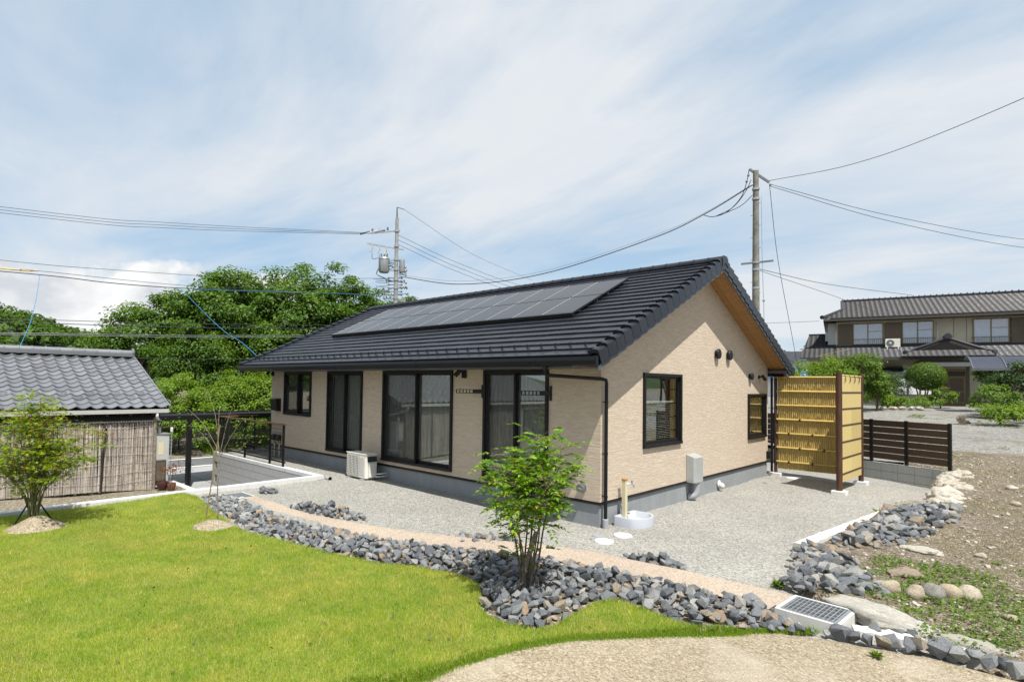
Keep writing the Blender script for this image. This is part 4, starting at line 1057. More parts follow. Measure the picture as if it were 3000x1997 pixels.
for k, z in enumerate(RZ):
    a = A + nAC * .035 + dAC * .03 + Vector((0, 0, z)); b = C + nAC * .035 - dAC * .03 + Vector((0, 0, z)); mb = MB()
    n = 26; mb.tube([a.lerp(b, i / n) for i in range(n + 1)], [.0225 * (1.12 if i % 7 == (k * 3) % 7 else 1.0) for i in range(n + 1)], 9)
    mb.build('bamboo_rail', M['bamboo_rail'], bs, True, auto=50)
    for j in range(5):                       # black twine knots
        q = a.lerp(b, (.16 if k % 2 == 0 else .30) + j * .33 * .9)
        if (q - A).length > (C - A).length - .1: continue
        kn = MB(); kn.tube([q + Vector((-.012, -.02, .03)), q + nAC * .03, q + Vector((.012, -.02, -.03))], .010, 5).tube([q + Vector((.012, -.02, .03)), q + nAC * .032, q + Vector((-.012, -.02, -.03))], .010, 5)
        kn.tube([q + nAC * .03, q + nAC * .045 + Vector((.045, 0, .02))], .005, 5).tube([q + nAC * .03, q + nAC * .045 + Vector((-.045, 0, -.018))], .005, 5)
        if k == 0: kn.tube([q + nAC * .03, q + nAC * .05 + Vector((.01, 0, -.09)), q + nAC * .04 + Vector((.02, 0, -.17))], .005, 5)
        kn.build('twine_knot', M['twine'], bs)
MB().bar(A + Vector((.05, .03, 2.63)), C + Vector((-.05, .03, 2.63)), .05, .03).bar(A + Vector((.05, .03, 1.4)), C + Vector((-.05, .03, 1.4)), .04, .05).build('backing_rail', M['wood_dark'], bs)
MB().bar(A + Vector((.05, .012, 1.41)), C + Vector((-.05, .012, 1.41)), .006, 2.44).build('backing_sheet', M['bamboo'], bs)
# boarded leg of the screen
dBC = (C - B).normalized(); LB = (C - B).length; bz = [2.61, 2.24, 1.87, 1.50, 1.13, .77, .42]
for r in range(7):
    z1 = bz[r] - .018; z0 = (bz[r + 1] + .018) if r < 6 else .24
    for h in range(2):
        a = B + dBC * (.07 + h * (LB - .13) / 2) ; b = a + dBC * ((LB - .13) / 2 - .004)
        MB().bar(a + Vector((.012, 0, (z0 + z1) / 2)), b + Vector((.012, 0, (z0 + z1) / 2)), .018, z1 - z0).build('board', M['bamboo_board'], bs)
for r in range(1, 7): MB().bar(B + dBC * .06 + Vector((.018, 0, bz[r])), C - dBC * .05 + Vector((.018, 0, bz[r])), .022, .034).build('batten', M['wood_dark'], bs)
MB().tube([B + dBC * .05 + Vector((.01, 0, 2.625)), C - dBC * .05 + Vector((.01, 0, 2.625))], .022, 9).build('bamboo_rail', M['bamboo_rail'], bs, True, auto=50)
for j in range(4):
    q = B + dBC * (.35 + j * .42) + Vector((.035, 0, 2.61)); MB().tube([q + Vector((0, 0, .04)), q + Vector((.012, .01, -.05)), q + Vector((.006, -.03, -.16))], .005, 5).tube([q + Vector((-.02, 0, .04)), q + Vector((.014, .03, -.03)), q + Vector((.008, .06, -.12))], .005, 5).build('twine_knot', M['twine'], bs)

# ================================================================== tiled shed on the left
sh = empty('shed', (-10.5, -3.55, -.38)); tag(sh, 'low shed with grey wavy tiled roof and white gutter at the left edge', 'shed')
# local: x towards the camera side is +, y along the wall (negative goes left); world = local + origin
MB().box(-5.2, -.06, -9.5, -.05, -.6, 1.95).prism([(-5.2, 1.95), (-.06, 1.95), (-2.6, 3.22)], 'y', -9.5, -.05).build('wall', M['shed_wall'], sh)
TW, TE, NT_ = .265, .235, 14
EX, EZ = .60, 2.02; RX, RZ_ = -2.55, 3.30          # eave and ridge of the roof plane, local
ra = math.atan2(RZ_ - EZ, EX - RX); rl_ = math.hypot(RZ_ - EZ, EX - RX); TE = rl_ / NT_
ca, sa = math.cos(ra), math.sin(ra)
def SP(s, y, n): return (EX - s * ca + n * sa, y, EZ + s * sa + n * ca)
wave = [(0.0, .030), (.10, .044), (.20, .034), (.32, .010), (.50, -.010), (.70, -.012), (.86, .004), (1.0, .030)]
def kawara_tile():
    V = []
    for s, dn in ((0, .022), (TE + .03, -.002)):
        for u, w in wave: V.append((-s * ca + (w + dn) * sa, -u * TW, s * sa + (w + dn) * ca))
    for u, w in wave: V.append(((w + .002) * sa, -u * TW, (w + .002) * ca))
    k = len(wave); F = [(j, j + 1, k + j + 1, k + j) for j in range(k - 1)] + [(2 * k + j, 2 * k + j + 1, j + 1, j) for j in range(k - 1)]
    mb = MB(); mb.add(V, F); return mb
kt = kawara_tile(); ktm = kt.mesh('roof_tile', M['kawara'], True); ktm.set_sharp_from_angle(angle=R(40))
srf = MB().prism([(EX - .05, EZ - .06), (RX, RZ_ - .05), (2 * RX - EX + .05, EZ - .06), (2 * RX - EX + .05, EZ - .12), (RX, RZ_ - .12), (EX - .05, EZ - .12)], 'y', -9.7, .04).build('roof', M['shed_wall'], sh)
restk = MB()
for c in range(36):
    for r in range(NT_):
        p = SP(r * TE, .06 - c * TW, jit.uniform(-.003, .004))
        if c < 20: link('roof_tile', ktm, srf, p)
        else: restk.add([(v[0] + p[0], v[1] + p[1], v[2] + p[2]) for v in kt.v], kt.f)
restk.build('roof_tiles', M['kawara'], srf)['kind'] = 'stuff'
bk = MB().add([(RX, .06, RZ_), (RX, -9.6, RZ_), (2 * RX - EX, -9.6, EZ), (2 * RX - EX, .06, EZ)], [(0, 1, 2, 3)]); bk.build('rear_roof_slope', M['kawara'], srf)
for lvl, (w, z) in enumerate(((.20, .04), (.16, .085))):
    MB().box(RX - w, RX + w, -9.6, .02, RZ_ + z - .03, RZ_ + z + .012).build('ridge_course', M['kawara'], srf)
rc = MB(); pr_ = [(RX + .10 * math.cos(math.pi * i / 8), RZ_ + .095 + .10 * math.sin(math.pi * i / 8)) for i in range(9)]
rc.prism(pr_, 'y', -.275, 0); rc.prism([(RX + (x - RX) * 1.12, RZ_ + .095 + (z - RZ_ - .095) * 1.12) for x, z in pr_], 'y', -.03, .0)
rcm = rc.mesh('ridge_tile', M['kawara'])
for i in range(34): link('ridge_tile', rcm, srf, (0, .04 - i * .28, 0))
MB().lathe([(.13, -.02), (.14, .0), (.13, .03), (.0, .035)], 16, (RX, .045, RZ_ + .12), (0, 1, 0)).box(RX - .17, RX + .17, .03, .06, RZ_ - .06, RZ_ + .06).build('ridge_end_tile', M['kawara'], srf)
vb = MB()
for r in range(NT_): p = SP(r * TE, .06, .0); vb.obox(SP(r * TE + TE / 2, .075, -.005), (-ca, 0, sa), (0, 1, 0), (sa, 0, ca), TE / 2 + .01, .018, .055)
vb.build('verge_tiles', M['kawara'], srf)
# hollow gaps behind drainage tiles: raised oval rims on three courses
ov = MB()
ring = [(.07 * math.cos(2 * math.pi * i / 14), .05 * math.sin(2 * math.pi * i / 14)) for i in range(15)]
ov.tube([(0, a, b) for a, b in ring], .008, 5, False)
ovm = ov.mesh('snow_ring', M['kawara'])
for c in range(1, 20):
    o = link('snow_ring', ovm, srf, SP((2.35 + (1 if c % 2 else 0) * 1.0) * TE, .06 - (c + .45) * TW, .035)); o.rotation_euler = (0, R(-90) + ra + R(0), 0)
g = MB().prism([(EX + .03, 1.98), (EX + .03, 1.90), (EX + .12, 1.90), (EX + .14, 1.99), (EX + .128, 1.99), (EX + .11, 1.912), (EX + .042, 1.912), (EX + .042, 1.98)], 'y', -9.6, .02)
sg_ = g.build('gutter', M['gutter_white'], sh)
MB().tube([(EX + .08, -.22, 1.90), (EX + .08, -.22, 1.80), (EX - .30, -.05, 1.66), (-.02, .03, 1.6)], .035, 9).build('gutter_elbow', M['gutter_white'], sg_, True)
bb = MB()
for i in range(20): bb.box(-.06, EX - .08, -9.4 + i * .48, -9.34 + i * .48, EZ - .18, EZ - .12)
bb.build('rafters', M['far_trim'], sh)
cor = MB()
for i in range(170): y = -9.4 + i * .055; cor.prism([(.0, 0), (.028, .0), (.055, 0), (.028, .018)], 'z', 0, .01) if False else cor.add([(.50, y, 1.66), (.515, y + .0275, 1.66), (.50, y + .055, 1.66), (.30, y + .055, 1.87), (.315, y + .0275, 1.875), (.30, y, 1.87)], [(0, 1, 4, 5), (1, 2, 3, 4)])
cor.build('corrugated_flashing', M['shed_wall'], sh)

# reed screens in front of the shed wall
def reed_screen(y0, y1, zb0, zb1, zt, label, seed, dx=0.0, n_per=140):
    t = thing('reed_screen', label, 'screen', (-9.95 + dx, 0, 0), 0, 'reed screens before the shed')
    r = np.random.default_rng(seed); n = int(abs(y1 - y0) * n_per); V = []; F = []
    for i in range(n):
        f = (i + r.random() * .8) / n; y = y0 + (y1 - y0) * f; zb = zb0 + (zb1 - zb0) * f - .03; lean = r.normal() * .022; w = r.uniform(.0045, .0085); x = r.normal() * .010 + .012 * math.sin(y * 5)
        top = zt + r.normal() * .02; b = len(V); kx = r.normal() * .008
        for (zz, dy) in ((zb, 0), ((zb + top) / 2, lean * .6 + r.normal() * .006), (top, lean)):
            xx = x + (kx if zz == (zb + top) / 2 else 0)
            V += [(xx, y + dy - w, zz), (xx + w * 1.2, y + dy, zz), (xx, y + dy + w, zz)]
        F += [(b, b + 1, b + 4, b + 3), (b + 1, b + 2, b + 5, b + 4), (b + 3, b + 4, b + 7, b + 6), (b + 4, b + 5, b + 8, b + 7)]
    o = link('reeds', np_mesh('reeds', V, F, M['reed']), t); o['kind'] = 'stuff'
    for k in range(7):
        z = zb0 + .12 + k * (zt - zb0 - .2) / 6
        P = [(.026 + .012 * math.sin(y * 5), y, z + .02 * math.sin(y * 3 + k)) for y in np.linspace(y0, y1, 14)]
        MB().tube(P, .0035, 4).build('binding_wire', M['reed'], t)
    return t
reed_screen(-9.8, -6.25, -.02, -.15, 1.275, 'weathered reed screen at the left edge behind the maple', 1)
reed_screen(-6.22, -4.87, -.16, -.20, 1.275, 'weathered reed screen in the middle of the shed wall', 2, .015)
reed_screen(-4.83, -3.80, -.20, -.28, 1.275, 'weathered reed screen at the right end of the shed wall', 3, .0)
o = MB().box(-.03, .03, -.03, .03, -.9, 1.0).build('screen_post', M['bark_pale'], None, loc=(-9.93, -3.78, .40)); tag(o, 'grey wooden post at the right end of the reed screens', 'post')
o = MB().tube([(0, 0, -.5), (.02, .02, .3), (.06, .06, .92)], .02, 7).build('screen_stake', M['twine'], None, loc=(-9.90, -4.86, .28)); tag(o, 'thin dark stake in the seam between two reed screens', 'stake')

# water heater cabinet at the shed end
t = thing('water_heater', 'tall grey water heater cabinet with round-cornered window at the shed end', 'water heater', (-9.98, -3.60, -.28))
MB().box(-.35, .0, -.17, .17, 0, 1.26).build('case', M['heater_grey'], t, bevel=.012)
MB().box(-.36, .012, -.18, .18, 1.262, 1.285).build('top', M['white_plastic'], t, bevel=.006)
MB().box(.001, .045, -.145, .10, .12, .66).build('meter_box', M['far_trim'], t, bevel=.03)
MB().box(.046, .055, -.12, .075, .16, .60).build('meter_window', M['meter_glass'], t, bevel=.004)
MB().box(.001, .004, -.08, .04, .78, 1.08).build('label_plate', M['cream_post'], t)
MB().tube([(-.15, -.02, 1.28), (-.15, -.02, 1.45)], .04, 10).build('flue', M['gutter_white'], t)
t = thing('drain_chain', 'hanging rain chain under a short dark bar beside the grey cabinet', 'rain chain', (-9.88, -3.42, .03))
MB().bar((-.02, -.35, 1.14), (0, .10, 1.14), .03, .03).build('bar', M['far_trim'], t)
ch = MB()
for i in range(30): z = 1.10 - i * .045; ch.obox((0, 0, z), (1, 0, 0), (0, 1, 0), (0, 0, 1), .014 if i % 2 else .006, .006 if i % 2 else .014, .024)
ch.build('chain', M['galv'], t)
MB().lathe([(.03, 0), (.035, .08), (.02, .11)], 10, (0, 0, 1.02)).build('funnel', M['white_plastic'], t)
def pot(x, y, z, r, h, mat, label, plant=False, belly=1.0):
    t = thing('flower_pot', label, 'pot', (x, y, z), 0, 'pots beside the grey cabinet')
    MB().lathe([(r * .65, 0), (r * .9 * belly, h * .45), (r * belly, h * .8), (r, h), (r * .86, h), (r * .8, h * .85), (0, h * .85)], 18).build('vessel', M[mat], t, True, auto=50)
    if plant:
        V, F = leaves(np.random.default_rng(4).normal(size=(120, 3)) * np.array([.16, .16, .06]) + np.array([0, 0, h + .34]), np.random.default_rng(5).normal(size=(120, 3)) + np.array([0, 0, 1.]), .06, .5, 3)
        link('leaves', np_mesh('leaves', V, F, M['leaf_maple_red']), t)
        MB().tube([(0, 0, h * .8), (.02, .02, h + .2), (.0, .0, h + .34)], .008, 5).build('stem', M['bark'], t)
    return t
pot(-9.78, -3.62, -.32, .11, .21, 'glazed_pot', 'dark glazed round pot at the foot of the grey cabinet', False, 1.15)
pot(-9.66, -3.46, -.32, .10, .16, 'terracotta', 'terracotta pot with a small red-leaved plant beside the grey cabinet', True)
# rough stones at the cabinet foot
def rockmesh(seed, kind='angular', sub=1):
    import bmesh
    r = np.random.default_rng(seed); bm = bmesh.new()
    if kind == 'angular':
        # convex hull of a few random points: hard flat facets like broken stone
        n = r.integers(15, 23); P = r.normal(size=(n, 3)); P /= np.linalg.norm(P, axis=1, keepdims=True); P = np.sign(P) * np.abs(P)**.62; P *= r.uniform(.72, .95, (n, 1)); P *= np.array([1.0, r.uniform(.62, .9), r.uniform(.5, .78)])
        vs = [bm.verts.new(p) for p in P]; bmesh.ops.convex_hull(bm, input=vs)
        for v in [v for v in bm.verts if not v.link_faces]: bm.verts.remove(v)
    else:
        bmesh.ops.create_icosphere(bm, subdivisions=4 if kind == 'craggy' else 3, radius=1.0)
        off = r.uniform(0, 40, 3)
        for v in bm.verts:
            c = v.co; k = 1 + .35 * float(vnoise(c.x * 1.3 + off[0], c.y * 1.3 + c.z + off[1])) + .22 * float(vnoise(c.x * 2.6 + off[2], c.z * 2.6 + off[0]))
            if kind == 'craggy': k += .30 * float(vnoise(c.x * 4 + off[1], c.y * 4 - c.z * 3)) + .14 * float(vnoise(c.x * 9 + off[0], c.y * 9 + c.z * 7)) - .10 * abs(float(vnoise(c.x * 6 + off[2], c.y * 5 - c.z * 6)))
            v.co = c * k
    me = bpy.data.meshes.new('stone'); bm.to_mesh(me); bm.free()
    if kind != 'angular': me.polygons.foreach_set('use_smooth', [True] * len(me.polygons))
    return me
# ================================================================== carport
t = thing('carport', 'black flat carport with slim posts over the lowered parking court', 'carport', (-13.3, -2.0, -.9))
MB().box(-1.3, .42, -2.2, 5.2, 2.09, 2.13).build('roof_panel', M['black_metal'], t)
MB().box(.42, .52, -2.2, 5.2, 2.03, 2.17).build('edge_beam', M['black_metal'], t, bevel=.006)
MB().box(-1.4, -1.3, -2.2, 5.2, 2.03, 2.17).build('edge_beam', M['black_metal'], t)
for y in (0.0, 3.2): MB().box(.40, .54, -.07, .07, -.02, 2.03).build('post', M['black_metal'], t, loc=(0, y, 0), bevel=.006) if False else MB().box(.40, .53, y - .065, y + .065, -.02, 2.03).build('post', M['black_metal'], t, bevel=.006)
MB().tube([(.56, .02, .75), (.56, .02, .0)], .035, 8).build('drain_pipe', M['black_metal'], t)
# ================================================================== stones
ANG = [rockmesh(s) for s in range(100, 118)]
for a in ANG: a.materials.append(M['rock_slate'])
RIV = [rockmesh(s, 'round') for s in range(200, 206)]
CRG = [rockmesh(s, 'craggy') for s in range(220, 230)]
def poisson(poly, r, n_try, seed, extra=None, weight=None):
    g = np.random.default_rng(seed); P = np.array(poly); lo, hi = P.min(0), P.max(0); pts = []; cell = {}
    X = g.uniform(lo[0], hi[0], n_try); Y = g.uniform(lo[1], hi[1], n_try); ok = inside(poly, X, Y)
    for x, y in zip(X[ok], Y[ok]):
        k = (int(x / r), int(y / r)); bad = False
        for i in (-1, 0, 1):
            for j in (-1, 0, 1):
                for q in cell.get((k[0] + i, k[1] + j), ()):
                    if (q[0] - x)**2 + (q[1] - y)**2 < r * r: bad = True
        if not bad: cell.setdefault(k, []).append((x, y)); pts.append((x, y))
    return pts
camp = Vector(cam.location)
def heap(name, label, poly, r, size, seed, zf, layers=1, cat='rocks', group=None, limit=300, bump=0.0, loc=None):
    cx_ = sum(p[0] for p in poly) / len(poly); cy_ = sum(p[1] for p in poly) / len(poly)
    root = empty(name, (cx_, cy_, float(zf(np.array(cx_), np.array(cy_))))); tag(root, label, cat, group); ox, oy, oz = root.location
    g = random.Random(seed); S = []
    for L in range(layers):
        for x, y in poisson(poly, r * (1 if L == 0 else 1.25), 9000, seed + L * 31):
            e = float(edge_dist(poly, np.array(x), np.array(y)))
            if L and e < r * .8: continue
            s = size * g.uniform(.55, 1.18) * (1.25 if g.random() < .12 else 1) * (.75 if e < r * .35 else 1)
            z = float(zf(np.array(x), np.array(y))) + s * .32 + L * size * .46 + bump * min(1, e / .25)
            S.append((x, y, z, s))
    S.sort(key=lambda q: (Vector(q[:3]) - camp).length / q[3])
    rv = []; rf = []; nb_ = 0
    for i, (x, y, z, s) in enumerate(S):
        me = g.choice(ANG); eu = (g.uniform(-.7, .7), g.uniform(-.7, .7), g.uniform(0, 6.28)); sc_ = (s * g.uniform(.85, 1.25), s * g.uniform(.8, 1.1), s * g.uniform(.75, 1.15))
        if i < limit:
            o = link('stone', me, root, (x - ox, y - oy, z - oz), eu); o.scale = sc_
        else:
            mt = Matrix.LocRotScale(Vector((x - ox, y - oy, z - oz)), __import__('mathutils').Euler(eu), Vector(sc_)); b = len(rv)
            rv += [tuple(mt @ v.co) for v in me.vertices]; rf += [tuple(b + k for k in p.vertices) for p in me.polygons]
    if rv:
        me = bpy.data.meshes.new('stones'); me.from_pydata(rv, [], rf); me.materials.append(M['rock_slate']); o = link('stones', me, root); o['kind'] = 'stuff'
    return len(S)
nS = heap('rock_border', 'long border of broken blue-grey rocks between the lawn and the drainage swale', BED, .088, .077, 11, z_bed, 2, bump=.02)
def small_heap(cx, cy, a, b, rot, label, seed, r=.10, size=.085, layers=2, zf=z_gravel):
    c_, s_ = math.cos(rot), math.sin(rot)
    poly = [(cx + a * math.cos(t) * c_ - b * math.sin(t) * s_, cy + a * math.cos(t) * s_ + b * math.sin(t) * c_) for t in [2 * math.pi * i / 14 for i in range(14)]]
    return heap('rock_heap', label, poly, r, size, seed, zf, layers, group='small rock heaps on the gravel')
GA = lambda x, y: z_gravel(x, y) + 0.02
small_heap(-6.05, -2.80, .26, .14, .1, 'tiny heap of grey rocks by the drain grate at the kerb', 21, zf=GA)
small_heap(-3.62, -2.90, .90, .20, .28, 'long low heap of grey rocks on gravel beyond the swale, left of centre', 22, layers=3, zf=GA)
small_heap(-.64, -2.10, .52, .20, .62, 'heap of grey rocks on gravel behind the young ash tree', 23, layers=3, zf=GA)
small_heap(1.56, -1.20, .42, .18, .20, 'small heap of grey rocks on gravel right of the young ash tree', 24, layers=3, zf=GA)
heap('rock_heap', 'spreading heap of grey rocks at the gravel edge above the right-hand drain grate', [(3.02, -.55), (3.05, -.95), (3.3, -1.18), (3.6, -1.0), (3.95, -.92), (4.02, -.62), (3.8, -.3), (3.6, .1), (3.4, .5), (3.15, .75), (2.88, .8), (2.84, .2)], .105, .10, 25, z_dirt, 2, group='rock heaps on the bare ground', bump=-.03)
heap('rock_heap', 'long heap of grey rocks behind the white concrete edging on the right', [(3.02, .95), (3.35, .95), (3.75, 1.5), (4.0, 2.6), (4.2, 3.8), (4.15, 4.7), (3.75, 4.75), (3.52, 4.4), (3.37, 3.9), (3.21, 2.6), (3.09, 1.7)], .12, .105, 26, z_dirt, 2, group='rock heaps on the bare ground')
def stone(name, mesh, mat, x, y, z, s, rz, label, cat='stone', group=None, tilt=(0, 0)):
    me = mesh.copy(); me.materials.clear(); me.materials.append(M[mat])
    o = link(name, me, None, (x, y, z), (tilt[0], tilt[1], rz)); o.scale = s; return tag(o, label, cat, group)
# row of bigger stones at the path edge
eg = empty('stone_row', (4.5, -1.8, .04)); tag(eg, 'single row of larger blue-grey rocks along the sandy path at the lower right', 'rocks')
g = random.Random(77)
for i in range(19):
    f = i / 18; x = 3.86 + 1.62 * f; y = -2.02 + .30 * min(1, f * 2.0) + g.uniform(-.05, .05) - .04 * f
    o = link('stone', g.choice(ANG), eg, (x - 4.5 + g.uniform(-.02, .02), y + 1.8, g.uniform(.03, .06)), (g.uniform(-.6, .6), g.uniform(-.6, .6), g.uniform(0, 6.3))); s = g.uniform(.085, .13); o.scale = (s * g.uniform(.9, 1.2), s, s * 1.05)
for i in range(16):
    x = 4.0 + g.uniform(0, 1.2); o = link('stone', g.choice(ANG), eg, (x - 4.5, -1.62 + g.uniform(-.06, .05) + 1.8, .04), (g.uniform(-.6, .6), g.uniform(-.6, .6), g.uniform(0, 6.3))); s = g.uniform(.045, .075); o.scale = (s, s, s)
# pale limestone edging up to the block wall
le = empty('stone_edging', (3.8, 7.2, .2)); tag(le, 'curving edge of large pale limestone rocks at the end of the block wall', 'rocks')
for i, (x, y, s) in enumerate(((3.86, 9.15, .30), (3.76, 8.72, .30), (3.98, 8.55, .22), (3.72, 8.15, .28), (3.92, 7.85, .24), (3.72, 7.55, .27), (3.98, 7.15, .30), (3.82, 6.75, .25), (3.80, 6.25, .34), (4.05, 5.85, .26), (3.92, 5.45, .33))):
    me = CRG[i % 10].copy(); me.materials.append(M['rock_lime']); o = link('stone', me, le, (x - 3.8, y - 7.2, -.02 + float(z_dirt(x, y)) - .28), (g.uniform(-.2, .2), g.uniform(-.2, .2), g.uniform(0, 6.3))); o.scale = (s * .86, s * .74, s * .58)
stone('boulder', CRG[1], 'rock_brown', 3.36, 4.12, .14, (.26, .17, .17), .4, 'dark brown tilted boulder at the back of the right-hand rock heap', tilt=(.2, .35))
stone('boulder', CRG[3], 'rock_brown', 3.60, 4.72, .20, (.22, .16, .13), 1.0, 'reddish boulder between the brown boulder and pale limestone rocks')
stone('boulder', CRG[5], 'rock_lime', 3.82, 4.98, .24, (.22, .16, .14), 2.0, 'pale boulder at the near end of the limestone edging')
stone('boulder', CRG[6], 'rock_brown', 3.30, 3.55, .10, (.15, .10, .09), .2, 'small brown stone touching the end of the white edging')
for i, (x, y, s, m_, lb) in enumerate(((4.20, -.50, .105, 'rock_river', 'leftmost of four round cobbles in a row, brownish grey'), (4.335, -.34, .125, 'rock_river', 'large pale grey cobble, second from left in the row of four'), (4.465, -.19, .11, 'rock_river', 'smooth dark grey cobble, third in the row of four'), (4.61, -.07, .12, 'rock_lime', 'cream rounded cobble, rightmost in the row of four'))):
    stone('cobble', RIV[i], m_, x, y, float(z_dirt(x, y)) + .035, (s, s * .8, s * .85), 1.0 + i, lb, 'cobble', 'cobbles half buried in a row')
stone('cobble', RIV[4], 'rock_lime', 3.98, -.46, .16, (.10, .075, .08), .5, 'single white stone beside the rock heap near the row of cobbles', 'cobble')
stone('flat_stone', CRG[7], 'rock_brown', 4.02, .26, .15, (.20, .12, .07), .7, 'brown flat stone with a shaded face above the row of cobbles')
stone('flat_stone', CRG[8], 'rock_lime', 4.03, 1.55, .17, (.22, .13, .05), .2, 'flat pale stone at the edge of the long rock heap')
stone('slab_stone', CRG[2], 'rock_slab', 3.96, -1.27, .06, (.58, .25, .12), -.18, 'large flat weathered slab stone behind the right-hand drain grate', 'slab')
stone('slab_stone', CRG[9], 'rock_slab', 4.72, -1.50, .06, (.36, .11, .09), .12, 'small flat pale slab behind the row of rocks at the lower right', 'slab')
for i, (x, y, s, lb) in enumerate(((4.60, 1.75, .055, 'white loose stone beside the flat pale stone at the long rock heap'), (5.05, 3.6, .06, 'pale loose stone on bare ground level with the middle of the long rock heap'), (4.85, 5.8, .07, 'pale loose stone on bare ground nearest the limestone edging'), (5.4, 2.2, .05, 'small pale loose stone at the right frame edge above the weeds'), (5.2, .5, .06, 'pale loose stone among the weeds right of the cobbles'), (4.75, 7.6, .08, 'farthest pale loose stone, beyond the limestone edging'), (5.6, 6.2, .09, 'largest pale loose stone at the far right of the bare ground'), (4.95, -.55, .05, 'small pale stone among weeds below the row of cobbles'))):
    stone('field_stone', RIV[i % 6], 'rock_lime', x, y, float(z_dirt(x, y)) + .02, (s * 1.3, s, s * .7), i * 1.3, lb, 'stone', 'loose pale stones on bare ground')
# white edging strips
def strip(name, line, w, z0, z1, mat, label, cat):
    P = catmull([(x, y, 0) for x, y in line], 7); mb = MB(); V = []
    gg = random.Random(3)
    for i, p in enumerate(P):
        d = (P[min(i + 1, len(P) - 1)] - P[max(i - 1, 0)]).normalized(); nn = Vector((-d.y, d.x, 0)); k = gg.uniform(-.012, .012)
        for o, z in ((-w / 2, z0), (-w / 2 * .9, z1 - .015 + k), (-w / 2 * .6, z1 + k), (w / 2 * .6, z1 + k), (w / 2 * .9, z1 - .015), (w / 2, z0)): q = p + nn * o; V.append((q.x, q.y, z))
    F = [(i * 6 + j, i * 6 + j + 1, (i + 1) * 6 + j + 1, (i + 1) * 6 + j) for i in range(len(P) - 1) for j in range(5)] + [tuple(range(6)), tuple((len(P) - 1) * 6 + j for j in range(6))]
    mb.add(V, F); o = mb.build(name, M[mat], None, True, auto=40); return tag(o, label, cat)
strip('concrete_edging', [(2.74, .80), (2.79, 1.3), (2.90, 2.2), (3.02, 3.2), (3.15, 4.25)], .20, -.1, .15, 'white_concrete', 'white concrete edging strip between gravel and the long rock heap', 'edging')
strip('broken_footing', [(3.88, -1.76), (4.15, -1.66), (4.5, -1.62), (4.9, -1.58), (5.5, -1.52)], .16, -.1, .085, 'white_concrete', 'rough white concrete footing behind the row of rocks at the lower right', 'edging')
# drain grates
def grate(x, y, z, a, b, rz, nx, ny, label, h=.16):
    t = thing('drain_grate', label, 'grate', (x, y, z), rz, 'steel drain grates in concrete frames')
    w = .032; MB().box(-a, a, -b, -b + w, -h, 0).box(-a, a, b - w, b, -h, 0).box(-a, -a + w, -b + w, b - w, -h, 0).box(a - w, a, -b + w, b - w, -h, 0).build('concrete_frame', M['white_concrete'], t)
    MB().box(-a + w, a - w, -b + w, b - w, -h, -.10).build('pit', M['soil'], t)
    f = MB(); A, B = a - w - .003, b - w - .003
    f.box(-A, A, -B, -B + .025, -.035, .004).box(-A, A, B - .025, B, -.035, .004).box(-A, -A + .025, -B + .025, B - .025, -.035, .004).box(A - .025, A, -B + .025, B - .025, -.035, .004)
    f.build('steel_frame', M['galv'], t)
    for i in range(nx): q = -A + .025 + (i + .5) * (2 * A - .05) / nx; MB().box(q - .0055, q + .0055, -B + .025, B - .025, -.03, .002).build('bar', M['galv'], t)
    for i in range(ny): q = -B + .025 + (i + .5) * (2 * B - .05) / ny; MB().box(-A + .025, A - .025, q - .006, q + .006, -.028, -.001).build('cross_bar', M['galv'], t)
    return t
grate(3.55, -1.68, .125, .285, .275, -.06, 11, 5, 'square steel drain grate in a white concrete frame at the lower right')
grate(-6.02, -3.42, .07, .30, .24, .0, 14, 4, 'steel drain grate in a pale frame beside the white kerb')
o = MB().tube([(0, -.16, -.03), (0, -.10, .075), (0, 0, .11), (0, .10, .075), (0, .16, -.03)], .022, 8).build('culvert_rim', M['block'], None, True, loc=(-5.60, -3.52, .0)); tag(o, 'small arched culvert mouth where the swale meets the far drain grate', 'culvert')

# ================================================================== lawn grass
def blades(name, X, Y, zf, h, w, mat, lean=.5, seed=0):
    g = np.random.default_rng(seed); n = len(X); Z = zf(X, Y); a = g.uniform(0, 2 * np.pi, n); hh = h * g.uniform(.6, 1.35, n); ww = w * g.uniform(.7, 1.3, n)
    dx, dy = np.cos(a) * ww, np.sin(a) * ww; la = g.uniform(0, 2 * np.pi, n); ll = hh * np.abs(g.normal(size=n)) * lean
    b0 = np.stack([X - dx, Y - dy, Z - .004], -1); b1 = np.stack([X + dx, Y + dy, Z - .004], -1)
    t = np.stack([X + np.cos(la) * ll, Y + np.sin(la) * ll, Z + np.sqrt(np.maximum(hh**2 - ll**2, (hh * .35)**2))], -1)
    V = np.stack([b0, b1, t], 1).reshape(-1, 3); F = np.arange(3 * n).reshape(-1, 3)
    o = link(name, np_mesh(name, V, F, M[mat])); o['kind'] = 'stuff'; return o
g_ = np.random.default_rng(31)
n0 = 1050000; X = g_.uniform(-6.72, 3.6, n0); Y = g_.uniform(-9.48, -2.2, n0)
dist = np.hypot(X - 5.16, Y + 8.2); keep = (inside(LAWN, X, Y) | (edge_dist(LAWN, X, Y) < .03)) & (g_.random(n0) < np.clip(4.6 / dist, .35, 1.0))
bald = (np.hypot(X + 5.62, Y + 6.62) > .40) & (np.hypot((X + 3.9), (Y + 4.68)) > .30)
keep &= bald; X, Y = X[keep], Y[keep]
hscale = 1 + .35 * vnoise(X * 1.7, Y * 1.7)
blades('lawn_grass', X, Y, drop(LAWN, z_lawn, -.08, .05), .032 * hscale, .0026, 'grass', .55, 5)
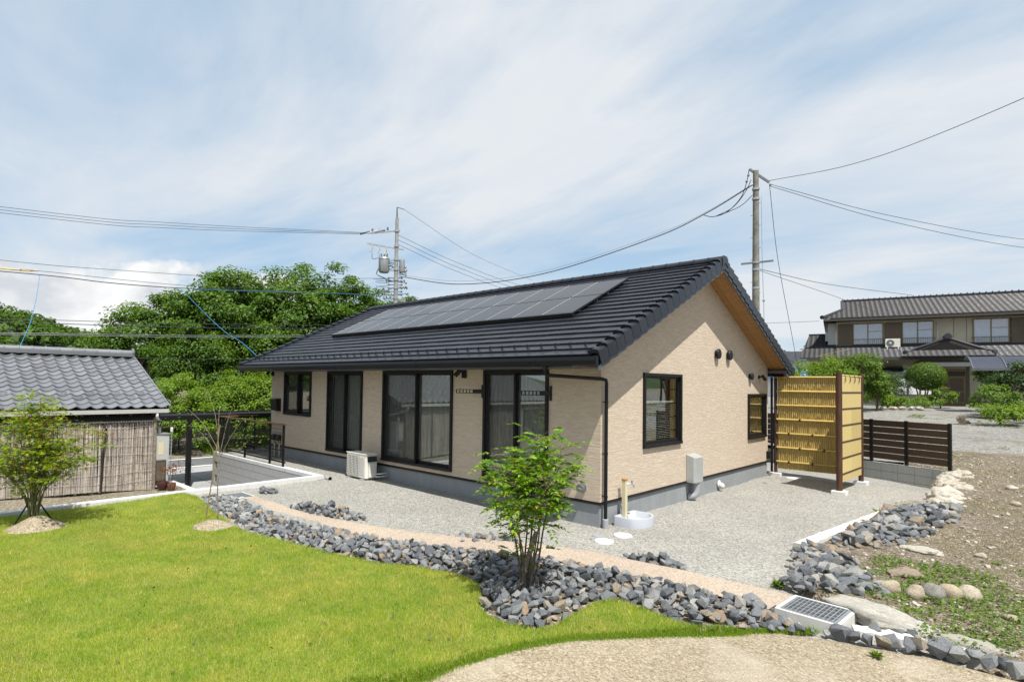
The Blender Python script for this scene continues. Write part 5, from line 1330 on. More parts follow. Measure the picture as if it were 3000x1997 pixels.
leafmat('grass_edge', [(0.0, (0.12, 0.23, 0.018)), (0.5, (0.20, 0.33, 0.025)), (1.0, (0.32, 0.42, 0.05))], .45, None, .7, .15)
EDGE = [(3.62, -2.02), (3.40, -2.26)] + LAWN[26:39]; EX_, EY_ = [], []
for (xa, ya), (xb, yb) in zip(EDGE[:-1], EDGE[1:]):
    m_ = int(4200 * math.hypot(xb - xa, yb - ya)); t_ = g_.random(m_); EX_.append(xa + (xb - xa) * t_ + g_.normal(size=m_) * .024); EY_.append(ya + (yb - ya) * t_ + g_.normal(size=m_) * .024)
X, Y = np.concatenate(EX_), np.concatenate(EY_)
blades('lawn_edge_grass', X, Y, lambda x, y: np.maximum(drop(LAWN, z_lawn, -.08, .05)(x, y), .03), .036, .0030, 'grass_edge', .7, 6)
# fallen leaves on the lawn
n = 130; X = g_.uniform(-5, 2.6, n); Y = g_.uniform(-7, -3.4, n); k = inside(LAWN, X, Y); X, Y = X[k], Y[k]
V, F = leaves(np.stack([X, Y, z_lawn(X, Y) + .025], -1), g_.normal(size=(len(X), 3)) * .5 + np.array([0, 0, 1]), g_.uniform(.02, .045, len(X)), .7, 9)
o = link('fallen_leaves', np_mesh('fallen_leaves', V, F, M['bark'])); o['kind'] = 'stuff'

# mounds
def mound(cx, cy, r, h, base, name='sand_mound'):
    return sheet(name, cx - r - .06, cx + r + .06, cy - r - .06, cy + r + .06, .03, lambda x, y: base(x, y) - .05 + (h + .05) * np.exp(-(((x - cx)**2 + (y - cy)**2) / (r * r)) * 1.9) + .02 * vnoise(x * 9, y * 9), lambda x, y: np.hypot(x - cx, y - cy) < r * 1.25, 'sand')
mound(-5.62, -6.62, .42, .17, z_lawn); mound(-3.92, -4.68, .36, .10, z_lawn)

# ================================================================== weeds and pebbles on the bare ground
def scatter_region(n, x0, x1, y0, y1, cond, seed):
    g = np.random.default_rng(seed); X = g.uniform(x0, x1, n); Y = g.uniform(y0, y1, n); k = inside(DIRT, X, Y) & cond(X, Y, g); return X[k], Y[k], g
wn = lambda x, y: vnoise(x * 1.5 + 4, y * 1.5) + .5 * vnoise(x * 4, y * 4 + 2)
near = lambda x, y: np.exp(-(((x - 4.45) / .75)**2 + ((y - .0) / .95)**2)) * .75 + np.exp(-(((x - 5.0) / .5)**2 + ((y + .9) / .5)**2)) * .5
X, Y, g2 = scatter_region(26000, 3.6, 7.5, -1.7, 5.0, lambda x, y, g: (wn(x, y) + near(x, y) > .36) & (np.hypot(x - 4.42, y + .27) > .1) & ((x > 4.15) | (y > -.9)), 41)
ht = g2.uniform(.01, .055, len(X)); V, F = leaves(np.stack([X, Y, z_dirt(X, Y) + ht], -1), g2.normal(size=(len(X), 3)) * .45 + np.array([0, 0, 1]), g2.uniform(.022, .046, len(X)), .85, 12)
o = link('ground_weeds', np_mesh('ground_weeds', V, F, M['leaf_weed'])); o['kind'] = 'stuff'
X, Y, g2 = scatter_region(120000, 3.3, 13, -1.7, 11.8, lambda x, y, g: (vnoise(x * .8 + 11, y * .8) + .6 * vnoise(x * 2.7, y * 2.7) > .02), 42)
leafmat('dry_grass', [(0.0, (0.13, 0.17, 0.03)), (0.6, (0.21, 0.24, 0.05)), (1.0, (0.34, 0.31, 0.12))], .4, None, .8, .1)
blades('ground_grass', X, Y, z_dirt, .030, .003, 'dry_grass', .9, 8)
def pebbles(name, X, Y, zf, smin, smax, mat, seed, par=None):
    g = np.random.default_rng(seed); me = [np.array([v.co[:] for v in a.vertices]) for a in ANG]; pf = [[tuple(p.vertices) for p in a.polygons] for a in ANG]
    tri = []; VV = []; b = 0
    for i, (x, y) in enumerate(zip(X, Y)):
        k = i % 6; s = smin + (smax - smin) * g.random()**3; a = g.uniform(0, 6.28); c_, s_ = math.cos(a), math.sin(a); P = me[k] * s
        Q = np.stack([P[:, 0] * c_ - P[:, 1] * s_ + x, P[:, 0] * s_ + P[:, 1] * c_ + y, P[:, 2] * .8 + float(zf(np.array(x), np.array(y))) + s * .15], -1)
        VV.append(Q); tri += [tuple(b + j for j in f) for f in pf[k]]; b += len(Q)
    m_ = bpy.data.meshes.new(name); m_.from_pydata(np.concatenate(VV).tolist(), [], tri); m_.materials.append(M[mat]); o = link(name, m_, par); o['kind'] = 'stuff'; return o
X, Y, g2 = scatter_region(5200, 3.0, 9, -1.7, 11.5, lambda x, y, g: (x < 6.5) | (y > 4), 43)
pebbles('ground_pebbles', X[:3000], Y[:3000], z_dirt, .008, .045, 'rock_lime', 44)
pebbles('ground_chips', X[3000:4200], Y[3000:4200], z_dirt, .01, .04, 'rock_brown', 45)
k = g_.random(900); X = g_.uniform(-1.5, 5.2, 900); Y = g_.uniform(-2, 8.5, 900); ok = ~inside(DIRT, X, Y) & ~inside(BED, X, Y) & ((X > .3) | (Y < -.3)) & (X > -1.5)
pebbles('gravel_pebbles', X[ok], Y[ok], z_gravel, .006, .018, 'rock_lime', 46)
n = 420; X = g_.uniform(0, 5.4, n); Y = g_.uniform(-6, -1.9, n); ok = inside(SAND, X, Y) & ~inside(LAWN, X, Y)
pebbles('path_pebbles', X[ok], Y[ok], z_sand, .004, .014, 'rock_lime', 47)
def weed(x, y, z, s, label, n=40):
    g = np.random.default_rng(int(abs(x * 100 + y * 37))); a = g.uniform(0, 6.28, n); el = g.uniform(.3, 1.3, n); d = np.stack([np.cos(a) * np.cos(el), np.sin(a) * np.cos(el), np.sin(el)], -1); nn = np.cross(d, np.stack([-np.sin(a), np.cos(a), a * 0], -1))
    V, F = leaves_dir(d * s * .2 * g.random((n, 1)), d, nn, s * g.uniform(.5, 1.1, n), .35); o = link('weed', np_mesh('weed', V, F, M['leaf_weed']), None, (x, y, z)); return tag(o, label, 'weed', 'weeds sprouting in the gravel')
weed(2.82, .62, .02, .14, 'bright green weed at the near end of the white edging'); weed(3.05, 4.6, .0, .16, 'thin green weed beyond the far end of the white edging'); weed(2.98, -.95, .02, .10, 'small weed at the lower foot of the right rock heap'); weed(3.6, 8.3, .0, .14, 'weed at the foot of the limestone rocks by the block wall'); weed(4.15, -2.25, .04, .07, 'tiny weed in the sandy path below the row of rocks')
# grass creeping over the neighbouring lot
g7 = np.random.default_rng(71); n = 60000; X = g7.uniform(1.5, 10, n); Y = g7.uniform(10.5, 21, n)
k = (vnoise(X * .7 + 5, Y * .7) + .5 * vnoise(X * 2, Y * 2) > .10) & (Y > wall_y(X) + 1.2) & ((X > 3.6) | (Y > 19))
blades('lot_grass', X[k], Y[k], lambda x, y: z_dirt(x, y) - .03, .07, .006, 'dry_grass', .8, 18)
# ================================================================== garden trees
def spray_leaves(bases, dirs, L, pairs, leaf, seed, droop=.35):
    """pinnate sprays: leaflets in pairs along an arching rachis"""
    g = np.random.default_rng(seed); C = []; D = []; N_ = []; S = []; tw = []
    for b, d in zip(bases, dirs):
        d = d / np.linalg.norm(d); up = np.array([0, 0, 1.0]); side = np.cross(d, up); side /= np.linalg.norm(side) + 1e-6; l = L * g.uniform(.7, 1.2); P = [b]
        for k in range(pairs + 1):
            t = (k + 1) / (pairs + 1); p = b + d * l * t - up * droop * l * t * t; P.append(p); nn = np.cross(side, d); nn = nn / np.linalg.norm(nn)
            if nn[2] < 0: nn = -nn
            if k == pairs: C.append(p); D.append(d - up * droop); N_.append(nn); S.append(leaf * g.uniform(.9, 1.2)); break
            for sg in (-1, 1):
                dd = side * sg * .85 + d * .55 - up * g.uniform(.05, .35); C.append(p); D.append(dd / np.linalg.norm(dd)); N_.append(nn + g.normal(size=3) * .25); S.append(leaf * g.uniform(.75, 1.15))
        tw.append(P)
    C, D, N_ = np.array(C), np.array(D), np.array(N_); D /= np.linalg.norm(D, axis=1, keepdims=True); N_ -= D * (N_ * D).sum(1, keepdims=True); N_ /= np.linalg.norm(N_, axis=1, keepdims=True)
    return C, D, N_, np.array(S), tw
def ash_tree():
    t = thing('ash_tree', 'young multi-stemmed ash tree with glossy bright green leaves growing among the rocks', 'tree', (1.12, -3.24, .05))
    g = np.random.default_rng(17); mb = MB(); tips = []
    for i in range(9):
        a = i * 2.4 + g.uniform(-.3, .3); r = g.uniform(.20, .48) if i else .05; h = g.uniform(1.05, 1.5) if i % 3 else g.uniform(1.4, 1.68)
        base = Vector((math.cos(a) * .05, math.sin(a) * .05, -.05)); top = Vector((math.cos(a) * r + .04, math.sin(a) * r, h)); mid = base.lerp(top, .5) + Vector((math.cos(a), math.sin(a), 0)) * -.02
        P = catmull([base, base.lerp(mid, .5) + Vector((g.uniform(-.02, .02), g.uniform(-.02, .02), 0)), mid, mid.lerp(top, .55) + Vector((g.uniform(-.03, .03), g.uniform(-.03, .03), 0)), top], 5); n = len(P)
        mb.tube(P, [.014 * (1 - .78 * j / (n - 1)) for j in range(n)], 6); tips.append(P)
    mb.build('stems', M['bark'], t, True)
    st = MB().tube([(-.06, -.05, -.05), (-.03, -.03, .2), (.04, .0, .45), (.10, .03, .66)], [.036, .032, .028, .026], 9); st.build('cut_trunk', M['bark_pale'], t, True, auto=50)
    bases, dirs, tw = [], [], MB()
    for P in tips:
        n = len(P)
        for q in range(60):
            j = int(n * (.62 + .38 * g.random()**.8)) if g.random() < .96 else int(n * g.uniform(.25, .5)); j = min(j, n - 1); p = np.array(P[j]); a = g.uniform(0, 6.28); out = np.array([math.cos(a), math.sin(a), g.uniform(-.1, .8)])
            e = p + out * g.uniform(.03, .22); bases.append(e); dirs.append(out + np.array([0, 0, .1])); tw.tube([p, p * .5 + e * .5 + np.array([0, 0, .01]), e], [.0045, .0035, .002], 4, False)
    tw.build('twigs', M['bark_green'], t)['kind'] = 'stuff'
    C, D, N_, S, rach = spray_leaves(bases, dirs, .16, 4, .068, 3, .45)
    V, F = leaves_dir(C, D, N_, S, .46, 'diamond', .12); link('crown', np_mesh('crown', V, F, M['leaf_ash']), t)
    return t
ash_tree()
def maple_tree():
    t = thing('maple_tree', 'young Japanese maple with reddish shoots standing in a sand mound at the left', 'tree', (-5.78, -6.64, .12))
    g = np.random.default_rng(23); mb = MB(); br = []
    tg = [(-.75, -.55, 1.0), (-.45, -.1, 1.45), (-.15, .05, 1.95), (.15, .15, 1.75), (.35, .45, 1.45), (.5, .72, 1.35), (-.85, -.3, .75), (-.2, -.5, 1.2), (.25, -.2, 1.15), (.1, .5, .95), (-.5, .3, 1.1), (.05, .1, 1.5), (-.3, .2, .8), (-.9, -.75, 1.2), (-.35, -.35, 1.65), (.55, .3, 1.0), (-.1, -.15, 1.8)]
    for i, q in enumerate(tg):
        a = g.uniform(0, 6.28); base = Vector((math.cos(a) * .05, math.sin(a) * .05, -.08)); top = Vector(q); mid = Vector((top.x * .24, top.y * .24, top.z * .48))
        P = catmull([base, mid * .5 + Vector((0, 0, .03)), mid, mid.lerp(top, .5) + Vector((g.uniform(-.05, .05), g.uniform(-.05, .05), .05)), top], 5); n = len(P); mb.tube(P, [.0125 * (1 - .75 * j / (n - 1)) for j in range(n)], 6); br.append(P)
    mb.build('stems', M['bark_green'], t, True)
    C, Nn, tw = [], [], MB(); RC, RN = [], []
    for bi, P in enumerate(br):
        n = len(P)
        for q in range(19):
            p = np.array(P[min(n - 1, int(n * g.uniform(.58, 1.0)))]); a = g.uniform(0, 6.28); e = p + np.array([math.cos(a), math.sin(a), g.uniform(-.1, .35)]) * g.uniform(.08, .34); tw.tube([p, (p + e) / 2 + np.array([0, 0, .015]), e], [.004, .003, .0015], 4, False)
            m_ = g.integers(16, 28); c = e + g.normal(size=(m_, 3)) * np.array([.095, .095, .028]) - np.array([0, 0, .01]); nn = g.normal(size=(m_, 3)) * .3 + np.array([0, 0, 1.0]) + (c - e) * 1.5
            if (bi in (4, 5) and q < 7 and e[2] > 1.25) or (bi in (3, 11) and q < 2): RC.append(c); RN.append(nn)
            else: C.append(c); Nn.append(nn)
    tw.build('twigs', M['bark_green'], t)['kind'] = 'stuff'
    V, F = leaves(np.concatenate(C), np.concatenate(Nn), g.uniform(.046, .074, sum(map(len, C))), .6, 4, 'star', .25); link('crown', np_mesh('crown', V, F, M['leaf_maple']), t)
    if RC: V, F = leaves(np.concatenate(RC), np.concatenate(RN), g.uniform(.03, .05, sum(map(len, RC))), .6, 5, 'star', .25); link('red_shoots', np_mesh('red_shoots', V, F, M['leaf_maple_red']), t)['kind'] = 'stuff'
maple_tree()
for a, b, lb in (((-5.86, -6.88, .05), (-5.80, -6.55, .72), 'near black support stake leaning against the maple stems'), ((-6.15, -6.35, .05), (-5.75, -6.70, .62), 'far black support stake leaning against the maple stems')):
    o = MB().tube([a, b], .011, 7).build('support_stake', M['black_metal'], None); tag(o, lb, 'stake')
def sapling():
    t = thing('sapling', 'thin bare sapling with sparse leaves tied to a bamboo stake at the lawn corner', 'sapling', (-4.12, -4.52, .1))
    g = np.random.default_rng(9); mb = MB(); mb.tube(catmull([(0, 0, -.1), (-.03, -.02, .5), (-.02, .0, .95), (-.06, -.02, 1.25), (-.10, .0, 1.75)], 5), [.011 - .0004 * i for i in range(21)], 6)
    tips = [(-.45, -.35, 1.75), (-.35, -.25, 1.45), (.25, .2, 1.55), (.1, .15, 1.85), (-.25, -.1, 1.95), (.3, .3, 1.25)]
    for q in tips: mb.tube(catmull([(-.03, 0, .8 + g.random() * .3), (q[0] * .5, q[1] * .5, q[2] * .85), q], 5), [.006 - .0004 * i for i in range(11)], 5)
    mb.build('stem', M['bark_pale'], t, True)
    c = np.concatenate([np.array(q) + g.normal(size=(34, 3)) * np.array([.13, .13, .07]) for q in tips]); V, F = leaves(c, g.normal(size=c.shape) * .5 + np.array([0, 0, 1.]), g.uniform(.03, .05, len(c)), .5, 6); link('leaves', np_mesh('leaves', V, F, M['leaf_bush']), t)
sapling()
o = MB().tube([(-4.40, -4.62, .05), (-4.30, -4.56, .8), (-4.22, -4.50, 1.60)], .010, 7).build('bamboo_stake', M['bamboo_stake'], None); tag(o, 'thin bamboo stake leaning beside the bare sapling', 'stake')

# ================================================================== wood beyond the road
FL = 'trees beyond the road'
T1 = make_tree('forest_tree', 'tall broad green tree behind the left part of the house roof', 'tree', FL, (-27.5, 8.9, -.5), 9.4, 3.4, 3.9, 110, 190, .80, .21, 'leaf_forest', 301, trunk_r=.20, limbs=12)
T2 = make_tree('forest_tree', 'rounded green tree at the left end of the wood, above the shed gable', 'tree', FL, (-28.2, 4.6, -.6), 8.6, 3.0, 3.5, 95, 190, .76, .20, 'leaf_forest', 302, trunk_r=.18, limbs=12)
T3 = make_tree('forest_tree', 'feathery green tree beside the transformer pole', 'tree', FL, (-27.0, 13.2, -.5), 9.7, 2.9, 4.4, 100, 175, .66, .19, 'leaf_forest', 303, trunk_r=.18, limbs=12)
lay = [(T2, (-29.0, 1.4, -.7), 1.1, .86, 'dark tree sloping down to the distant hill at the left of the wood'), (T1, (-31.5, 6.6, -.4), 2.0, 1.0, 'tall tree in the second row behind the rounded left tree'),
       (T3, (-30.5, 11.0, -.4), .7, 1.0, 'slender tree in the second row left of the transformer pole'), (T2, (-25.0, 6.4, -.7), 2.6, .74, 'lower leafy tree at the front of the wood above the blue cable'),
       (T1, (-31.0, 15.6, -.4), 3.3, .98, 'tree partly hidden by the house roof beside the pole'), (T3, (-24.8, 11.0, -.7), 4.0, .74, 'small tree low behind the roof verge'),
       (T2, (-25.4, 2.6, -.7), 4.6, .66, 'low tree at the front left of the wood beside the shed roof'), (T1, (-33.5, 1.0, -.9), 5.2, .55, 'tree at the far left of the wood behind the shed ridge'),
       (T3, (-24.4, 15.8, -.6), 5.5, .88, 'tree hidden behind the roof ridge right of the others'), (T2, (-32, 20, -.4), 1.9, 1.05, 'tree far behind the ridge at the right end of the wood')]
for t_, p, rz, s, lb in lay: place(t_, p, rz, s, lb)
BL = 'bushes along the road'
B1 = make_tree('roadside_bush', 'sunlit leafy bush beyond the carport at the left', 'bush', BL, (-21.9, .5, -.95), 2.3, 1.35, 1.25, 60, 150, .40, .105, 'leaf_bush', 311, trunk_r=.04, base=.1, limbs=8)
B2 = make_tree('roadside_bush', 'tall light green bush against the left house corner', 'bush', BL, (-21.2, 4.9, -.95), 4.1, 1.7, 1.9, 70, 165, .48, .11, 'leaf_bush', 312, trunk_r=.05, base=.15, limbs=8)
for t_, p, rz, s, lb in [(B1, (-22.2, 2.6, -.95), 1.2, 1.15, 'rounded bush behind the mesh railing'), (B2, (-22.8, 1.0, -.95), 2.4, .86, 'bush with pale leaves beyond the carport beam'), (B1, (-21.5, -1.6, -.95), 3.0, .9, 'bush just right of the shed end'), (B2, (-22.4, 3.4, -.95), 4.0, .9, 'bush beneath the dark wood, above the railing'),
                         (B1, (-21.4, 6.8, -.95), 5.0, 1.3, 'bush showing between railing and left house corner'), (B2, (-23.2, -1.2, -.95), .5, .8, 'bush behind the shed gable'), (B1, (-21.3, 3.9, -.95), 2.2, .8, 'low bush at the road edge behind the railing'), (B2, (-23.4, 7.2, -.95), 1.2, 1.1, 'bush in the dark of the wood left of the house')]: place(t_, p, rz, s, lb)
X = g_.uniform(-23.6, -20.6, 30000); Y = g_.uniform(-7, 10, 30000); k = vnoise(X * .9, Y * .9) > -.15
leafmat('verge_green', [(0.0, (0.10, 0.19, 0.02)), (0.6, (0.17, 0.27, 0.03)), (1.0, (0.26, 0.33, 0.05))], .5)
blades('verge_grass', X[k], Y[k], lambda x, y: -.98 + .06 * np.minimum(-20.4 - x, 12), .32, .012, 'verge_green', .6, 15)
# far wooded hillside
def hill_wood(name, xr, yr, n, seed, r, per, leaf, zmin):
    g = np.random.default_rng(seed); X = g.uniform(*xr, n * 4); Y = g.uniform(*yr, n * 4); Z = z_hill(X, Y); k = np.where(Z > zmin)[0][:n]; C, N_ = [], []
    for i in k:
        s = r * g.uniform(.7, 1.35); w = g.normal(size=(per, 3)); w /= np.linalg.norm(w, axis=1, keepdims=True); w[:, 2] = np.abs(w[:, 2]) * 1.05 - .1; w *= g.uniform(.72, 1.06, (per, 1))
        C.append(np.array([X[i], Y[i], Z[i] + s * .55]) + w * s); N_.append(w + g.normal(size=(per, 3)) * .35 + np.array([0, 0, .3]))
    V, F = leaves(np.concatenate(C), np.concatenate(N_), g.uniform(.6, 1.3, len(C) * per) * leaf, .75, seed); o = link(name, np_mesh(name, V, F, M['leaf_hill'])); o['kind'] = 'stuff'; return o
hill_wood('hillside_wood', (-330, -175), (-170, 130), 760, 51, 4.2, 170, 1.3, -3.0)
hill_wood('distant_hillside_wood', (-190, 110), (255, 400), 520, 52, 5.0, 100, 2.0, -3.0)
# ================================================================== two-storey neighbour house on the right
fh = empty('neighbour_house', (.775, 36.664, 1.36), math.atan2(.2151, .9766)); tag(fh, 'two-storey house with dark wavy tiled roofs and beige walls at the right', 'house')
MB().box(-5.28, 9.0, 0, 7.0, 2.9, 5.62).build('upper_wall', M['far_wall'], fh)
MB().box(-6.9, 9.0, .02, 6.9, -.4, 2.9).build('lower_wall', M['far_wall'], fh)
for x in (-3.9, .75, 2.1 - .75, 3.3): MB().box(x - .008, x + .008, -.012, 0, 3.75, 5.5).build('wall_joint', M['far_trim'], fh) if x > 0 else None
def kawara_sheet(name, x0, x1, y0, z0, y1, z1, parent, left=None, right=None, mat='kawara_far', tw=.275):
    """wavy tiled slope from eave (y0,z0) up to (y1,z1); left/right(s) trim the edges"""
    L = math.hypot(y1 - y0, z1 - z0); nr = max(2, int(round(L / .26))); te = L / nr; cy, cz = (y1 - y0) / L, (z1 - z0) / L
    us = [0, .12, .3, .5, .75, .9]; wv = [.030, .042, .012, -.012, -.010, .010]
    xs, ws = [], []; n = int((x1 - x0) / tw)
    for i in range(n):
        for u, w in zip(us, wv): xs.append(x0 + (i + u) * tw); ws.append(w)
    xs.append(x0 + n * tw); ws.append(.03); xs, ws = np.array(xs), np.array(ws); V, F = [], []; k = len(xs)
    for r in range(nr):
        for s, dn in ((r * te, .030), ((r + 1) * te, .0)):
            lo = left(s / L) if left else x0; hi = right(s / L) if right else x1
            xx = np.clip(xs, lo, hi); nn = ws + dn
            V += [(a, y0 + cy * s - cz * b, z0 + cz * s + cy * b) for a, b in zip(xx, nn)]
        b = r * 2 * k; F += [(b + j, b + j + 1, b + k + j + 1, b + k + j) for j in range(k - 1)]
        if r: p = b - k; F += [(p + j, p + j + 1, b + j + 1, b + j) for j in range(k - 1)]
        else:
            bb = len(V); V += [(a, c_, d_ - .045) for a, c_, d_ in V[:k]]; F += [(bb + j, bb + j + 1, j + 1, j) for j in range(k - 1)]
            if nr > 1:
                # keep row stride: move the extra vertices behind by rebuilding later rows with an offset
                pass
    return V, F, k, nr
def kawara_roof(name, *a, parent=None, mat='kawara_far', **kw):
    x0, x1, y0, z0, y1, z1 = a[:6]; left, right = kw.get('left'), kw.get('right'); tw = kw.get('tw', .275)
    L = math.hypot(y1 - y0, z1 - z0); nr = max(2, int(round(L / .26))); te = L / nr; cy, cz = (y1 - y0) / L, (z1 - z0) / L
    us = [0, .12, .3, .5, .75, .9]; wv = [.008, .012, .004, -.004, -.003, .002]; n = int((x1 - x0) / tw)
    xs = np.array([x0 + (i + u) * tw for i in range(n) for u in us] + [x0 + n * tw]); ws = np.array(wv * n + [.036]); k = len(xs); rows = []
    rows.append((0, -.02))
    for r in range(nr): rows += [(r * te, .065), ((r + 1) * te, .0)]
    V = []
    for s, dn in rows:
        lo = left(s / L) if left else x0; hi = right(s / L) if right else x1; xx = np.clip(xs, lo, hi); nn = ws + dn
        V += list(zip(xx.tolist(), (y0 + cy * s - cz * nn).tolist(), (z0 + cz * s + cy * nn).tolist()))
    F = [(i * k + j, i * k + j + 1, (i + 1) * k + j + 1, (i + 1) * k + j) for i in range(len(rows) - 1) for j in range(k - 1)]
    o = link(name, np_mesh(name, V, F, M[mat]), parent); o['kind'] = 'stuff'; return o
up = MB().prism([(-.85, 5.50), (3.5, 7.06), (7.9, 5.5), (7.9, 5.36), (3.5, 6.9), (-.85, 5.36)], 'x', -4.9, 9.4).prism([(-.85, 5.50), (.2, 5.82), (7.0, 5.82), (7.9, 5.5), (7.9, 5.36), (-.85, 5.36)], 'x', -5.6, -4.9).prism([(-.85, 5.46), (7.9, 5.46), (7.9, 5.36), (-.85, 5.36)], 'x', -6.0, -5.6).build('upper_roof', M['far_trim'], fh)
kawara_roof('tiles', -6.04, 9.4, -.9, 5.53, 3.5, 7.12, parent=up, left=lambda s: -6.04 + 1.0 * min(1, s / .45) if s < .45 else -4.95)
rd_ = MB().box(-4.95, 9.4, 3.34, 3.66, 7.10, 7.20); rd_.box(-4.95, 9.4, 3.40, 3.60, 7.20, 7.27).build('ridge', M['kawara_far'], up)
rcap = MB().box(-.015, .015, 3.36, 3.64, 7.27, 7.33).mesh('ridge_tile', M['kawara_far'])
for i in range(46): link('ridge_tile', rcap, up, (-4.9 + i * .31, 0, 0))
MB().tube([(-4.95, 1.1, 6.30), (-6.04, -.92, 5.62)], .10, 8).lathe([(.13, -.03), (.13, .05), (0, .06)], 12, (-6.06, -.95, 5.64), (-.5, -.8, -.2)).build('hip_ridge', M['kawara_far'], up)
MB().tube([(-4.93, 1.1, 6.30), (-4.93, 3.4, 7.16)], .09, 8).build('verge_ridge', M['kawara_far'], up)
MB().box(-6.0, 9.4, -.88, -.05, 5.36, 5.40).box(-6.0, 9.4, -.90, -.86, 5.36, 5.50).build('eave_board', M['far_trim'], up)
lo_ = MB().prism([(-2.5, 2.86), (.0, 3.71), (.0, 3.6), (-2.5, 2.74)], 'x', -6.8, 9.4).prism([(-2.5, 2.86), (2.9, 4.68), (6.9, 3.4), (6.9, 3.2), (-2.5, 2.74)], 'x', -6.9, -5.30).build('lower_roof', M['far_trim'], fh)
kawara_roof('tiles', -5.28, 9.4, -2.52, 2.88, .0, 3.73, parent=lo_)
kawara_roof('tiles', -7.28, -5.28, -2.52, 2.88, 2.9, 4.74, parent=lo_, left=lambda s: -7.28 + .35 * s)
MB().box(-6.95, -5.3, 2.78, 3.02, 4.70, 4.86).build('ridge', M['kawara_far'], lo_)
MB().box(-5.28, 9.4, -.10, .0, 3.70, 3.86).build('wall_ridge', M['kawara_far'], lo_)
MB().bar((-6.4, -2.35, 2.98), (-4.3, -.4, 3.62), .05, .05).build('roof_pole', M['bamboo_stake'], lo_)
MB().box(-6.9, 9.4, -2.56, -2.50, 2.74, 2.88).build('eave_board', M['far_trim'], lo_)
# entrance gable
eg_ = MB().prism([(-1.55, 3.32), (.15, 3.96), (1.85, 3.32)], 'y', -2.2, -.1).prism([(-1.9, 3.0), (2.1, 3.0), (1.85, 3.30), (-1.55, 3.30)], 'y', -2.25, -.2).build('entrance_roof', M['far_trim'], fh)
for sg in (-1, 1):
    e = catmull([(.15, -2.35, 4.02), (.15 + sg * .9, -2.35, 3.62), (.15 + sg * 1.75, -2.4, 3.28), (.15 + sg * 2.0, -2.7, 3.16)], 6); MB().tube(e, .085, 8).lathe([(.12, -.03), (.13, .04), (0, .05)], 12, e[-1], (sg * .5, -.8, 0)).build('barge_ridge', M['kawara_far'], eg_)
MB().lathe([(.16, -.06), (.17, .06), (0, .07)], 14, (.15, -2.4, 4.10), (0, -1, 0)).box(-.06, .36, -2.42, -2.2, 3.98, 4.12).build('gable_ornament', M['kawara_far'], eg_)
kawara_roof('tiles', -2.0, 2.3, -3.15, 2.90, -2.2, 3.32, parent=eg_, left=lambda s: -2.0 + .45 * s, right=lambda s: 2.3 - .45 * s)
kawara_roof('tiles', -2.0, 2.3, -2.3, 3.30, -.1, 3.36, parent=eg_) if False else None
def far_window(x0, x1, z0, z1, par=fh, curtain=True, rail=True, y=0.0):
    w = MB().box(x0 - .06, x1 + .06, y - .07, y - .005, z1, z1 + .06).box(x0 - .06, x1 + .06, y - .09, y - .005, z0 - .06, z0).box(x0 - .06, x0, y - .07, y - .005, z0, z1).box(x1, x1 + .06, y - .07, y - .005, z0, z1)
    w.box((x0 + x1) / 2 - .03, (x0 + x1) / 2 + .03, y - .06, y - .005, z0, z1).box((x0 + x1) / 2 + .03, x1, y - .05, y - .005, z0 + .62 * (z1 - z0), z0 + .62 * (z1 - z0) + .03)
    o = w.build('window', M['bronze'], par)
    for a, b in ((x0, (x0 + x1) / 2 - .03), ((x0 + x1) / 2 + .03, x1)): MB().box(a, b, y - .045, y - .04, z0, z1).build('pane', M['glass_far'], o)
    if curtain:
        V, F = [], []; n = 60
        for i in range(n + 1): x = x0 + (x1 - x0) * i / n; d = y - .022 + .009 * math.sin(i * 1.9) ; V += [(x, d, z0), (x, d, z1)]
        F = [(2 * i, 2 * i + 2, 2 * i + 3, 2 * i + 1) for i in range(n)]; link('curtain', np_mesh('curtain', V, F, M['curtain']), o)
    if rail:
        r_ = MB().box(x0 - .12, x1 + .12, y - .20, y - .18, z0 + .30, z0 + .335).box(x0 - .02, x1 + .02, y - .20, y - .18, z0 - .02, z0 + .01); n = int((x1 - x0) / .11)
        for i in range(n + 1): r_.box(x0 + i * .11 - .008, x0 + i * .11 + .008, y - .198, y - .182, z0, z0 + .30)
        for x in (x0 - .1, x1 + .1): r_.box(x - .012, x + .012, y - .19, y - .005, z0 + .29, z0 + .32)
        r_.build('balcony_rail', M['bronze'], o)
    return o
def shutter(x0, x1, z0, z1):
    s = MB().box(x0, x1, -.14, -.005, z0, z1).build('shutter_box', M['shutter'], fh); n = 12
    for i in range(n): z = z0 + .04 + i * (z1 - z0 - .08) / n; MB().box(x0 + .03, x1 - .03, -.152, -.1405, z, z + (z1 - z0 - .08) / n * .72).build('slat', M['shutter'], s)
    for x in (x0 + .3, x0 + .42, x0 + .54): MB().box(x, x + .02, -.162, -.1525, z0 + .25, z1 - .25).build('batten', M['shutter'], s)
far_window(-4.31, -2.79, 3.87, 5.17); far_window(-1.73, -.26, 3.88, 5.19); far_window(1.69, 3.22, 3.84, 5.21)
shutter(-5.19, -4.40, 3.78, 5.20); shutter(-2.66, -1.82, 3.80, 5.20); shutter(3.32, 4.5, 3.78, 5.24)
MB().tube([(-.03, -.06, 5.12), (-.03, -.06, 4.1), (-.25, -.10, 3.86)], .035, 8).build('drainpipe', M['gutter_white'], fh, True)
MB().box(-5.9, -5.30, .3, 1.1, 4.15, 4.75).box(-5.75, -5.30, .2, .28, 3.9, 5.3).build('side_window', M['heater_grey'], fh)
far_window(-3.4, -1.12, 1.15, 2.2, curtain=True, rail=False, y=.02)
